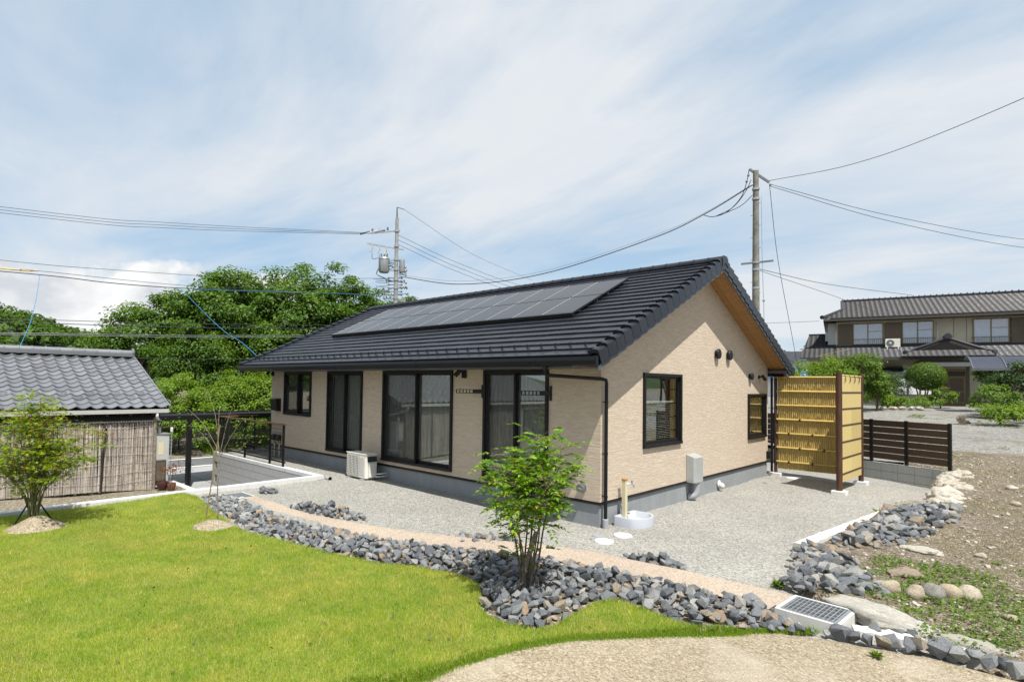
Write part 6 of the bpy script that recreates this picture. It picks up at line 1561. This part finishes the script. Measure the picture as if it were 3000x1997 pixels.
# entrance: canopy, posts, sliding doors
cn = MB().box(-1.14, 1.38, -2.5, -.02, 2.36, 2.58).build('porch_canopy', M['heater_grey'], fh)
MB().box(-1.05, 1.30, -2.4, -.1, 2.58, 2.72).build('canopy_top', M['far_trim'], cn)
for x in (-.40, 1.16):
    MB().box(x - .07, x + .07, -1.57, -1.43, .05, 2.36).build('porch_post', M['far_trim'], fh)
    MB().prism([(x - .15, -.1), (x + .15, -.1), (x + .10, .18), (x - .10, .18)], 'y', -1.64, -1.36).build('post_base', M['footing'], fh)
dr = MB().box(-.40, 1.34, -.09, .0, 2.13, 2.25).box(-.40, -.30, -.09, 0, .08, 2.13).box(1.24, 1.34, -.09, 0, .08, 2.13).box(-.30, 1.24, -.08, 0, 1.78, 1.84).box(-.4, 1.34, -.10, 0, .0, .08).build('entrance_door', M['bronze'], fh)
for a, b in ((-.30, .49), (.45, 1.24)):
    l = MB().box(a, a + .07, -.07, -.03, .08, 1.78).box(b - .07, b, -.07, -.03, .08, 1.78).box(a + .07, b - .07, -.07, -.03, .08, .32).box(a + .07, b - .07, -.07, -.03, .86, .94).box(a + .07, b - .07, -.07, -.03, 1.70, 1.78).build('door_leaf', M['bronze'], dr)
    MB().box(a + .07, b - .07, -.055, -.045, .32, 1.70).build('door_pane', M['shutter'], l)
MB().box(-.30, 1.24, -.05, -.03, 1.84, 2.13).build('transom_pane', M['far_trim'], dr)
MB().box(-.6, 1.5, -1.7, -.1, -.3, .04).build('door_step', M['old_slab'], fh)
aw = MB().prism([(-.0, 2.42), (-.75, 2.30), (-1.0, 2.10), (-1.0, 2.08), (-.74, 2.27), (0, 2.39)], 'x', -3.62, -1.78).build('awning', M['polycarbonate'], fh)
for x in (-3.6, -2.7, -1.8): MB().bar((x, -.0, 2.43), (x, -.98, 2.11), .03, .04).build('awning_rib', M['far_trim'], aw)
t = thing('outdoor_unit', 'white air conditioner unit standing on the lower roof of the two-storey house', 'air conditioner')
t.location = fh.matrix_basis @ Vector((-2.30, -.55, 3.40)) if False else Vector((.775, 36.664, 1.36)) + Vector((.9766 * -2.30 - .2151 * -.6, .2151 * -2.30 + .9766 * -.6, 3.48)); t.rotation_euler = fh.rotation_euler
MB().box(-.38, .38, -.14, .14, .14, .66).build('case', M['ac_white'], t, bevel=.01)
MB().lathe([(.20, 0), (.205, .012), (.20, .016), (.0, .016)], 24, (-.12, -.142, .40), (0, -1, 0)).build('fan_grille', M['steel_dark'], t)
MB().lathe([(.06, 0), (.06, .01), (0, .01)], 14, (-.12, -.160, .40), (0, -1, 0)).build('fan_hub', M['ac_white'], t)
for x in (-.28, .28): MB().box(x - .03, x + .03, -.18, .18, -.06, .14).build('stand', M['white_plastic'], t)
# distant roofs between the house and its neighbour
t = thing('distant_shed', 'distant small building with a blue sheet on its roof beyond the house verge', 'building', (-14.2, 60.5, .2))
MB().box(-2.5, 2.5, 0, 4, -.5, 3.3).build('wall', M['gutter_white'], t); MB().prism([(-.5, 3.2), (2.0, 4.2), (4.5, 3.2), (4.5, 3.1), (-.5, 3.1)], 'x', -3.0, 3.0).build('roof', M['blue_sheet'], t)
t = thing('distant_house', 'distant grey roofed house glimpsed beyond the house verge', 'building', (-17, 66, 1.2)); MB().box(-5, 5, 0, 5, -.5, 4.4).build('wall', M['far_wall'], t); MB().prism([(-.6, 4.3), (2.5, 5.6), (5.6, 4.3)], 'x', -5.6, 5.6).build('roof', M['kawara_far'], t)

# ================================================================== front garden of the neighbour house
GG = 'garden plants before the two-storey house'
def zg(x, y): return float(z_dirt(np.array(x), np.array(y)))
def shrub(name, label, x, y, H, rx, rz, mat, seed, nc=40, per=70, cr=.3, leaf=.10, stems=1, base=.15, cat='shrub', bark='bark', trunk_r=.04, dz=0, limbs=8):
    return make_tree(name, label, cat, GG, (x, y, zg(x, y) + dz), H, rx, rz, nc, per, cr, leaf, mat, seed, bark, trunk_r, stems, base, limbs)
shrub('garden_shrub', 'loose light green shrub rising behind the left of the bamboo screen', -1.15, 20.6, 2.25, 1.0, 1.05, 'leaf_bush', 401, 45, 70, .34, .10)
shrub('garden_shrub', 'dense olive shrub rising behind the middle of the bamboo screen', -.35, 21.4, 2.45, .85, 1.1, 'leaf_topiary', 402, 50, 90, .30, .09)
shrub('garden_shrub', 'dark shrub just right of the bamboo screen top', .05, 22.4, 1.55, .6, .75, 'leaf_topiary', 403, 36, 80, .28, .09)
shrub('garden_shrub', 'shrub low behind the left end of the bamboo screen', -2.4, 21.5, 2.1, 1.0, .95, 'leaf_bush', 404, 40, 70, .34, .10)
def pine(x, y, label, seed, pads):
    t = thing('pine_tree', label, 'pine', (x, y, zg(x, y)), 0, GG); C, N_ = [], []; g = np.random.default_rng(seed); mb = MB(); mb.tube(catmull([(0, 0, -.1), (.12, .0, .5), (-.05, .05, 1.0), (.10, 0, 1.55)], 5), [.09 - .004 * i for i in range(16)], 8)
    for px, py, pz, r in pads:
        m_ = int(1500 * r); w = g.normal(size=(m_, 3)); w /= np.linalg.norm(w, axis=1, keepdims=True); w *= g.random((m_, 1))**.35; C.append(np.array([px, py, pz]) + w * np.array([r, r, r * .32])); N_.append(w + np.array([0, 0, .8]) + g.normal(size=(m_, 3)) * .4); limb(mb, (0, 0, pz - .25), (px * .9, py * .9, pz - .05), .035, .012, seed + int(px * 10), 5)
    mb.build('trunk', M['bark'], t, True); V, F = leaves(np.concatenate(C), np.concatenate(N_), .085, .30, seed); link('crown', np_mesh('crown', V, F, M['leaf_dark']), t)
pine(-.25, 28.0, 'cloud-pruned dark pine left of the round topiary', 411, [(-.6, 0, 1.05, .75), (.55, -.1, 1.15, .65), (-.1, .1, 1.50, .70), (-.75, .1, 1.55, .45), (.15, 0, .70, .75)])
def topiary(x, y, label):
    t = thing('topiary_tree', label, 'topiary', (x, y, zg(x, y)), 0, GG); g = np.random.default_rng(5); m_ = 9000; w = g.normal(size=(m_, 3)); w /= np.linalg.norm(w, axis=1, keepdims=True); rad = (.86 + .16 * g.random((m_, 1))) * (1 + .05 * np.sin(w[:, :1] * 9) * np.sin(w[:, 1:2] * 8))
    c = np.array([0, 0, 1.52]) + w * rad * np.array([.83, .83, .70]); V, F = leaves(c, w + g.normal(size=w.shape) * .4, .075, .6, 6); link('crown', np_mesh('crown', V, F, M['leaf_topiary']), t)
    mb = MB()
    for i in range(4): limb(mb, (.08 * math.cos(i * 1.6), .08 * math.sin(i * 1.6), -.1), (.45 * math.cos(i * 1.6), .45 * math.sin(i * 1.6), 1.2), .05, .02, 70 + i, 7, .05)
    mb.build('trunk', M['bark_pale'], t, True)
topiary(1.08, 28.4, 'round clipped topiary tree in front of the entrance')
shrub('garden_shrub', 'low yellow-green leafy plant right of the bamboo screen', -.10, 23.3, .75, .55, .42, 'leaf_bush', 421, 24, 60, .22, .09)
shrub('garden_shrub', 'spreading grassy mound of plants in the garden bed before the pine', .55, 23.9, .55, .85, .36, 'leaf_weed', 422, 30, 80, .28, .08)
shrub('garden_shrub', 'feathery green plants under the round topiary', 1.2, 27.2, .55, .8, .34, 'leaf_weed', 423, 26, 70, .26, .08)
shrub('garden_shrub', 'spiky green plant beside the entrance path', 1.72, 27.6, .95, .42, .5, 'leaf_weed', 424, 20, 60, .2, .10)
shrub('garden_shrub', 'dark green filler shrub behind the cloud-pruned pine', -1.0, 30.0, 1.7, 1.0, .9, 'leaf_dark', 425, 36, 70, .35, .1)
shrub('garden_tree', 'tall layered conifer under the polycarbonate shelter', 3.75, 25.3, 2.1, .6, 1.05, 'leaf_topiary', 431, 46, 80, .26, .09, cat='tree')
shrub('garden_shrub', 'tangled light green shrub at the right of the entrance path', 4.0, 20.6, 1.15, .62, .65, 'leaf_weed', 432, 44, 70, .26, .08)
shrub('garden_shrub', 'dark tangled bush at the right frame edge', 4.55, 21.6, 2.0, .85, 1.05, 'leaf_dark', 433, 50, 80, .3, .09)
shrub('garden_shrub', 'low leafy growth at the foot of the small sign post', 4.25, 17.6, .62, .75, .4, 'leaf_bush', 434, 30, 70, .24, .08)
shrub('garden_shrub', 'reddish shrub at the far right behind the shelter post', 5.4, 24.8, 2.3, .7, .9, 'leaf_maple', 435, 36, 70, .26, .09)
shrub('garden_shrub', 'low growth along the near edge of the right-hand garden', 5.3, 18.6, .8, .9, .5, 'leaf_bush', 436, 34, 70, .26, .09)
# polycarbonate shelter
t = thing('shelter', 'curved dark polycarbonate bicycle shelter on slim posts at the right edge', 'shelter', (3.16, 23.5, zg(3.2, 23.5)), math.atan2(.2151, .9766)); n = 8
arc = [(-.15 + 1.9 * i / n, 1.72 + .62 * math.sin(math.pi * (.03 + .66 * i / n))) for i in range(n + 1)]
MB().prism(arc + [(y, z - .025) for y, z in reversed(arc)], 'x', 0, 4.4).build('roof_sheet', M['polycarbonate'], t)
for x in (0, 1.05, 2.1, 3.15, 4.2): MB().tube([(x + .02, y, z + .02) for y, z in arc], .025, 6).build('rib', M['steel_dark'], t)
MB().box(-.02, 4.4, -.20, -.12, 1.70, 1.80).build('front_beam', M['steel_dark'], t)
for x, y in ((.88, 1.0), (1.25, 1.55), (3.4, 1.0)): MB().box(x - .05, x + .05, y - .05, y + .05, -.1, 2.25).build('post', M['black_metal'], t)
t = thing('garden_sign', 'small brown board on a post in the right-hand garden', 'sign', (4.20, 17.5, zg(4.2, 17.5))); MB().box(-.03, .03, -.03, .03, 0, .55).build('post', M['wood_dark'], t); MB().box(-.12, .12, -.06, -.032, .42, .62).build('board', M['wood_dark'], t)
o = MB().bar((3.7, 17.0, zg(3.7, 17) + .22), (5.6, 17.6, zg(5.6, 17.6) + .26), .05, .04).build('garden_rail', M['wood_dark'], None); tag(o, 'low wooden rail along the right-hand garden edge', 'rail')
bk_ = thing('brick_stack', 'small stack of reddish bricks at the corner of the right-hand garden', 'bricks', (3.35, 17.4, zg(3.35, 17.4)))
bm2 = MB().box(-.11, .11, -.055, .055, 0, .058).mesh('brick', M['rock_brown'])
for i in range(7): link('brick', bm2, bk_, (random.uniform(-.12, .12), (i % 2) * .16 - .08, (i // 2) * .062), (0, 0, random.uniform(-.3, .3)))
for i, (x, y) in enumerate(((.55, 22.9), (.85, 23.0), (1.15, 23.2), (1.4, 23.5), (.2, 22.8))):
    stone('edging_stone', CRG[i], 'rock_lime', x, y, zg(x, y) + .05, (.17, .12, .08), i, ['second flat pale stone from the left edging the neighbour garden bed', 'middle flat pale stone of five edging the neighbour garden bed', 'fourth flat pale stone from the left edging the neighbour garden bed', 'rightmost flat pale stone edging the neighbour garden bed', 'leftmost flat pale stone edging the neighbour garden bed'][i], 'stone', 'edging stones of the garden bed')
t = thing('laundry_line', 'white laundry on a drying pole half hidden behind the pine', 'laundry', (-.1, 32.4, zg(0, 32.4)), .2); MB().tube([(-1.6, 0, 1.45), (1.4, 0, 1.45)], .018, 6).build('pole', M['galv'], t)
for x in (-1.5, 1.3): MB().tube([(x, 0, 0), (x, 0, 1.5)], .02, 6).build('stand', M['galv'], t)
for i in range(4): MB().prism([(-.22, 0), (.22, 0), (.26, .75 + .1 * (i % 2)), (-.20, .8)], 'y', -.01, .01).build('cloth', M['laundry'], t, loc=(-.9 + i * .55, 0, .6))
# the path to the entrance
o = MB().box(-.55, 1.0, -6.5, -1.75, -.06, .012).build('entrance_path', M['old_slab'], None, loc=(.775, 36.664, 1.33)); o.rotation_euler = fh.rotation_euler; o['kind'] = 'structure'

# ================================================================== utility poles and wires
def pole(name, label, x, y, z0, z1, r0, r1, mat): 
    t = thing(name, label, 'utility pole', (x, y, z0)); MB().tube([(0, 0, -.5), (0, 0, (z1 - z0) / 2), (0, 0, z1 - z0)], [r0, (r0 + r1) / 2, r1], 14).build('shaft', M[mat], t, True, auto=50); return t
pa = pole('utility_pole', 'grey concrete utility pole with transformer and insulators behind the roof', -21.95, 12.5, -1.0, 12.1, .165, .10, 'pole_concrete')
H = lambda z: z + 1.0
def arm(t, a, b, w=.07, mat='galv', nm='cross_arm'): return MB().bar(a, b, w, w).build(nm, M[mat], t)
MB().tube([(-.05, 0, H(11.9)), (-.03, 0, H(12.75))], .03, 6).tube([(.06, 0, H(11.9)), (-.0, 0, H(12.75))], .02, 6).tube([(-.03, 0, H(12.75)), (.35, .25, H(12.60))], .03, 6).build('top_bracket', M['steel_dark'], pa)
u = Vector((.7128, .7012, 0))                 # along the line of arms
arm(pa, Vector((0, 0, H(11.15))) - u * 1.55, Vector((0, 0, H(11.35))) + u * .2); arm(pa, Vector((0, 0, H(10.55))) - u * 1.75, Vector((0, 0, H(10.2))) + u * .42)
arm(pa, Vector((0, 0, H(9.55))) - u * .9, Vector((0, 0, H(9.55))) + u * .35); arm(pa, Vector((0, 0, H(8.95))) - u * .8, Vector((0, 0, H(8.95))) + u * .2); arm(pa, Vector((0, 0, H(7.30))) - u * .75, Vector((0, 0, H(7.25))) + u * .6)
for i in range(3):
    p = Vector((0, 0, H(11.2 + .05 * i))) - u * (1.45 - i * .45); MB().tube([p + Vector((0, 0, .05)), p + Vector((0, 0, .22))], .06, 8).tube([p - u * .15 + Vector((0, 0, .05)), p - u * .75 - Vector((0, 0, .10))], .055, 7).build('insulator', M['insulator' if i % 2 else 'steel_dark'], pa)
    p = Vector((0, 0, H(10.42 - .07 * i))) - u * (1.45 - i * .42); MB().tube([p, p + Vector((0, 0, .2))], .05, 8).tube([p - Vector((0, 0, .05)), p - Vector((0, 0, .38)) - u * .10], .07, 8).build('cutout_fuse', M['insulator'], pa)
    MB().tube(catmull([p - Vector((0, 0, .45)), p - Vector((0, 0, .8)) + u * .06, Vector((0, 0, H(9.75))) - u * (.9 - .18 * i)], 5), .016, 5).build('lead_wire', M['wire_black'], pa)
tr = MB(); c0 = Vector((0, 0, H(8.82))) - u * .72
tr.lathe([(.26, 0), (.30, .05), (.30, .78), (.33, .80), (.30, .88), (.0, .92)], 18, c0); trf = tr.build('transformer', M['galv'], pa, True, auto=40)
for i in range(6): a = i * math.pi / 3; MB().box(-.01, .01, -.02, .02, .08, .74).build('cooling_fin', M['galv'], trf, loc=(c0.x + .31 * math.cos(a), c0.y + .31 * math.sin(a), c0.z))
for i in range(3): MB().tube([c0 + u * (-.15 + .15 * i) + Vector((0, 0, .88)), c0 + u * (-.18 + .18 * i) + Vector((0, 0, 1.12))], .045, 8).build('bushing', M['steel_dark'], trf)
MB().lathe([(.15, 0), (.17, .05), (.17, .75), (.0, .8)], 14, Vector((0, 0, H(8.85))) + u * .34).build('switch_can', M['galv'], pa, True, auto=40)
MB().tube(catmull([c0 + Vector((0, 0, .3)) - u * .3, c0 - u * .42 + Vector((0, 0, -.1)), c0 + u * .1 - Vector((0, 0, .35)), Vector((0, 0, H(8.3))) - u * .25], 5), .025, 6).build('drop_cable', M['wire_black'], pa)
rk = MB(); 
for i in range(6): z = H(8.5 - i * .2); rk.bar(Vector((0, 0, z)) - u * .42, Vector((0, 0, z)) + u * .32, .035, .05).lathe([(.05, -.05), (.06, 0), (.05, .05)], 8, Vector((0, 0, z)) - u * .42).lathe([(.05, -.05), (.06, 0), (.05, .05)], 8, Vector((0, 0, z)) + u * .34)
rk.build('low_voltage_rack', M['steel_dark'], pa)
bd = MB()
for z in (11.3, 10.4, 9.6, 9.0, 8.4, 7.9, 7.3): bd.lathe([(.15, -.05), (.15, .05)], 12, (0, 0, H(z)))
bd.build('bands', M['galv'], pa)
pb = pole('utility_pole', 'weathered utility pole with a single crossarm behind the right gable', -2.88, 15.9, .3, 11.05, .17, .105, 'pole_old')
v = Vector((.80, .60, 0)); q = Vector((0, 0, 0))
arm(pb, Vector((-.22, -.1, 10.85)), Vector((.42, .28, 10.25)), .08, 'steel_dark', 'top_arm'); arm(pb, Vector((0, 0, 6.98)) - v * .55, Vector((0, 0, 7.10)) + v * .66, .07, 'steel_dark')
bd = MB()
for z in (10.0, 9.6, 7.03, 6.75, 6.0): bd.lathe([(.145, -.04), (.145, .04)], 12, (0, 0, z))
for i in range(9): bd.tube([(0, 0, 9.4 - i * .45), (-.20 if i % 2 else .20, -.05, 9.4 - i * .45)], .012, 5)
bd.build('bands', M['galv'], pb)
ins = MB().lathe([(.03, -.05), (.05, 0), (.03, .05)], 8, (.45, .3, 10.15)).lathe([(.03, -.05), (.05, 0), (.03, .05)], 8, (-.25, -.1, 10.6)).lathe([(.03, -.05), (.05, 0), (.03, .05)], 8, (-.3, -.15, 10.35)); ins.build('insulator', M['steel_dark'], pb)
MB().tube(catmull([(-.22, -.12, 10.8), (-.32, -.12, 10.3), (-.55, -.10, 9.75), (-1.1, -.05, 9.30), (-1.7, .0, 9.22), (-2.1, .01, 9.36)], 6), .016, 5).tube(catmull([(-.15, -.08, 10.4), (-.4, -.1, 9.9), (-.9, -.06, 9.42), (-1.6, .0, 9.22)], 6), .014, 5).tube(catmull([(-.1, -.1, 9.75), (-.5, -.08, 9.45), (-1.0, -.05, 9.30), (-1.5, .0, 9.23)], 6), .014, 5).build('jumper_wires', M['wire_black'], pb)
MB().tube([(.17, .12, 9.7), (.20, .14, 7.0), (.24, .16, 5.6)], .012, 5).tube([(.24, .16, 5.6), (.26, .17, 4.6)], .012, 5).lathe([(.0, -.06), (.05, -.03), (.05, .03), (0, .06)], 8, (.245, .165, 5.5)).build('stay_strand', M['galv'], pb)
def wire(name, pts, r, mat, label, cat='cable', group=None, n=8):
    o = MB().tube(catmull(pts, n), r, 5).build(name, M[mat], None, True); return tag(o, label, cat, group)
G3 = 'three conductors running left from the transformer pole'
for i in range(3):
    d = Vector((0, 0, .14 * i - .02)); e = u * (.42 * i)
    wire('power_line', [Vector((-37.4, -33.0, 9.9)) + d * 1.3, Vector((-28.4, -5.06, 9.78)) + d, Vector((-27.07, 1.84, 10.24)) + d, Vector((-23.55, 10.9, 11.10)) + d * .3 + e * .5], .012, 'wire_black', ['lowest', 'middle', 'topmost'][i] + ' of three dark power lines crossing the sky left of the transformer pole', 'power line', G3)
G4 = 'three conductors running right from the transformer pole'
for i in range(3):
    d = Vector((0, 0, -.28 * i)); wire('power_line', [Vector((-21.88, 12.58, 11.06)) + d, Vector((-22.1, 17.8, 10.25)) + d * 1.05, Vector((-22.6, 25.4, 9.75)) + d * 1.1, Vector((-23.4, 40, 9.9)) + d], .012, 'wire_black', ['uppermost', 'middle', 'lowest'][i] + ' of three power lines falling right from the transformer pole behind the roof', 'power line', G4)
wire('ground_wire', [(-21.6, 12.72, 12.6), (-25.0, 22.0, 12.0), (-29, 34, 12.2)], .010, 'wire_black', 'thin overhead wire from the very top of the transformer pole', 'power line')
wire('service_cable', [(-21.8, 12.6, 8.60), (-17.82, 13.86, 7.86), (-12.68, 14.71, 7.93), (-7.3, 15.75, 9.02), (-4.98, 15.91, 9.70), (-2.95, 15.82, 10.48)], .022, 'wire_black', 'thick sagging cable slung between the two utility poles')
wire('support_wire', [(-21.8, 12.6, 8.70), (-17.82, 13.86, 8.04), (-12.68, 14.71, 8.06), (-7.3, 15.75, 9.12), (-4.98, 15.91, 9.76), (-2.95, 15.82, 10.52)], .010, 'galv', 'thin wire carrying the thick cable between the two poles')
wire('power_line', [(-2.46, 16.18, 10.62), (.4, 15.6, 10.35), (3.2, 14.8, 10.49), (8.5, 12.2, 10.9)], .011, 'wire_black', 'single wire rising to the upper right from the right-hand pole', 'power line')
for i, (a, b, c_, lb) in enumerate((((-2.45, 16.3, 10.50), (.64, 22.12, 9.9), (4.9, 30.6, 9.75), 'upper of two wires sloping right from the top of the right-hand pole'), ((-2.45, 16.3, 10.42), (.63, 22.13, 9.66), (4.9, 29.3, 9.1), 'lower of two wires sloping right from the top of the right-hand pole'))): wire('power_line', [a, b, c_, (Vector(c_) * 2 - Vector(b)) + Vector((0, 0, .9))], .011, 'wire_black', lb, 'power line')
wire('guy_wire', [(-2.46, 16.18, 10.50), (-2.9, 18.72, 7.87), (-3.45, 23.0, 4.3), (-3.8, 26, 1.2)], .011, 'wire_black', 'long slanting wire dropping from the top of the right-hand pole')
wire('power_line', [(-2.85, 16.0, 7.10), (-2.4, 24.77, 7.6), (-.44, 36.4, 8.25)], .013, 'wire_black', 'thin wire from the middle of the right-hand pole to the neighbour roof', 'power line')
wire('power_line', [(-2.85, 16.0, 7.05), (-2.2, 26.0, 7.05), (-2.4, 37.6, 7.4)], .010, 'wire_black', 'thinner wire below it from the right-hand pole to the neighbour roof', 'power line')
wire('power_line', [(-12, 34.2, 6.95), (-8.23, 34.59, 6.85), (-5.3, 35.2, 6.84)], .012, 'wire_black', 'short wire meeting the left eave of the two-storey house', 'power line')
wire('power_line', [(-27.4, -14, 7.3), (-25.84, -5.23, 7.21), (-26.06, -1.25, 7.45), (-25.79, 6.01, 8.01), (-22.2, 12.3, 8.5)], .011, 'wire_black', 'thin wire just above the yellow-sleeved line at the left', 'power line')
wire('power_line', [(-27.0, -13, 7.0), (-25.84, -5.22, 6.87), (-24.7, -4.09, 6.78), (-24.9, 3.0, 7.05), (-23.0, 11.4, 7.9)], .011, 'wire_black', 'thin wire carrying a yellow sleeve at the left edge', 'power line')
wire('wire_sleeve', [(-27.0, -13, 7.0), (-25.84, -5.22, 6.87), (-24.75, -4.12, 6.79)], .03, 'wire_yellow', 'yellow protective sleeve on a wire at the left edge', 'sleeve')
wire('telephone_cable', [(-25.5, -10, 6.5), (-24.68, -4.06, 6.62), (-24.5, -1.5, 6.60), (-24.73, 1.49, 6.78), (-24.83, 5.59, 7.18), (-23.0, 11.1, 7.45)], .020, 'wire_black', 'dark telephone cable with small clamps below the thin wires at left', 'cable')
wire('telephone_cable', [(-24.65, 2.2, 6.80), (-24.75, 5.59, 7.13), (-22.9, 11.1, 7.42), (-21.9, 12.3, 6.9)], .010, 'wire_blue', 'blue cable along the telephone line in front of the wood', 'cable')
wire('drop_cable', [(-24.65, -4.04, 6.62), (-22.6, -4.4, 5.5), (-19.94, -4.91, 4.26), (-16.44, -5.64, 3.10)], .010, 'wire_blue', 'blue drop cable hanging down to the tiled shed', 'cable')
wire('drop_cable', [(-24.73, 1.49, 6.77), (-17.33, .46, 4.42), (-13.5, -.2, 3.55), (-12.0, -.35, 3.05)], .010, 'wire_blue', 'blue drop cable swooping down to the left corner of the house roof', 'cable')
for i, (a, b, lb) in enumerate((((-23.28, -5.41, 4.55), (-22.26, 6.8, 5.27), 'topmost of the level cables crossing in front of the wood'), ((-23.28, -5.4, 4.42), (-22.26, 6.81, 5.07), 'second of the level cables crossing in front of the wood'), ((-21.99, -5.52, 3.93), (-21.45, 7.62, 4.74), 'third of the level cables crossing in front of the wood'), ((-21.99, -5.5, 3.87), (-21.45, 7.63, 4.66), 'doubled lower cable close under the third level cable'), ((-20.2, -5.7, 3.10), (-21.9, 4.4, 3.36), 'lowest level cable running behind the shed ridge to the house eave'))):
    A, B = Vector(a), Vector(b); d = B - A; wire('level_cable', [A - d * .8, A, A.lerp(B, .5) - Vector((0, 0, .06)), B, B + d * .6 + Vector((0, 0, .1))], .016 if i else .013, 'steel_dark' if i in (2, 3) else 'wire_black', lb, 'cable', 'level cables before the wood')
# small hardware crowding the transformer pole
g5 = random.Random(15); hw = MB()
for i in range(26):
    z = H(g5.uniform(7.2, 9.5)); s = g5.choice((-1, 1)); l = g5.uniform(.25, .6); p = Vector((0, 0, z)) + u * s * .14; e = p + u * s * l + Vector((g5.uniform(-.1, .1), g5.uniform(-.1, .1), g5.uniform(-.18, .18)))
    hw.tube([p, e], .022, 5).lathe([(.03, -.07), (.055, 0), (.03, .07)], 7, e)
for i in range(8):
    z = H(8.45 - i * .13); p = Vector((0, 0, z)) - u * .45; hw.tube([p, p - u * g5.uniform(.5, .9) + Vector((0, 0, g5.uniform(-.35, .1)))], .016, 4)
hw.build('line_hardware', M['steel_dark'], pa)['kind'] = 'stuff'
# unseen trees, added to give the gable window something green to mirror
for i, (x, y, Hh, r) in enumerate(((8.4, 19.5, 3.0, 1.3), (10.2, 22.5, 3.4, 1.5), (7.6, 24.5, 3.2, 1.3), (12.0, 18.5, 2.8, 1.3), (9.6, 27.0, 3.6, 1.6))):
    shrub('garden_tree', 'tall leafy tree added out of view at the right for the gable window to mirror', x, y, Hh, r, Hh * .42, 'leaf_topiary', 451 + i, 55, 90, .42, .12, cat='tree', trunk_r=.07)
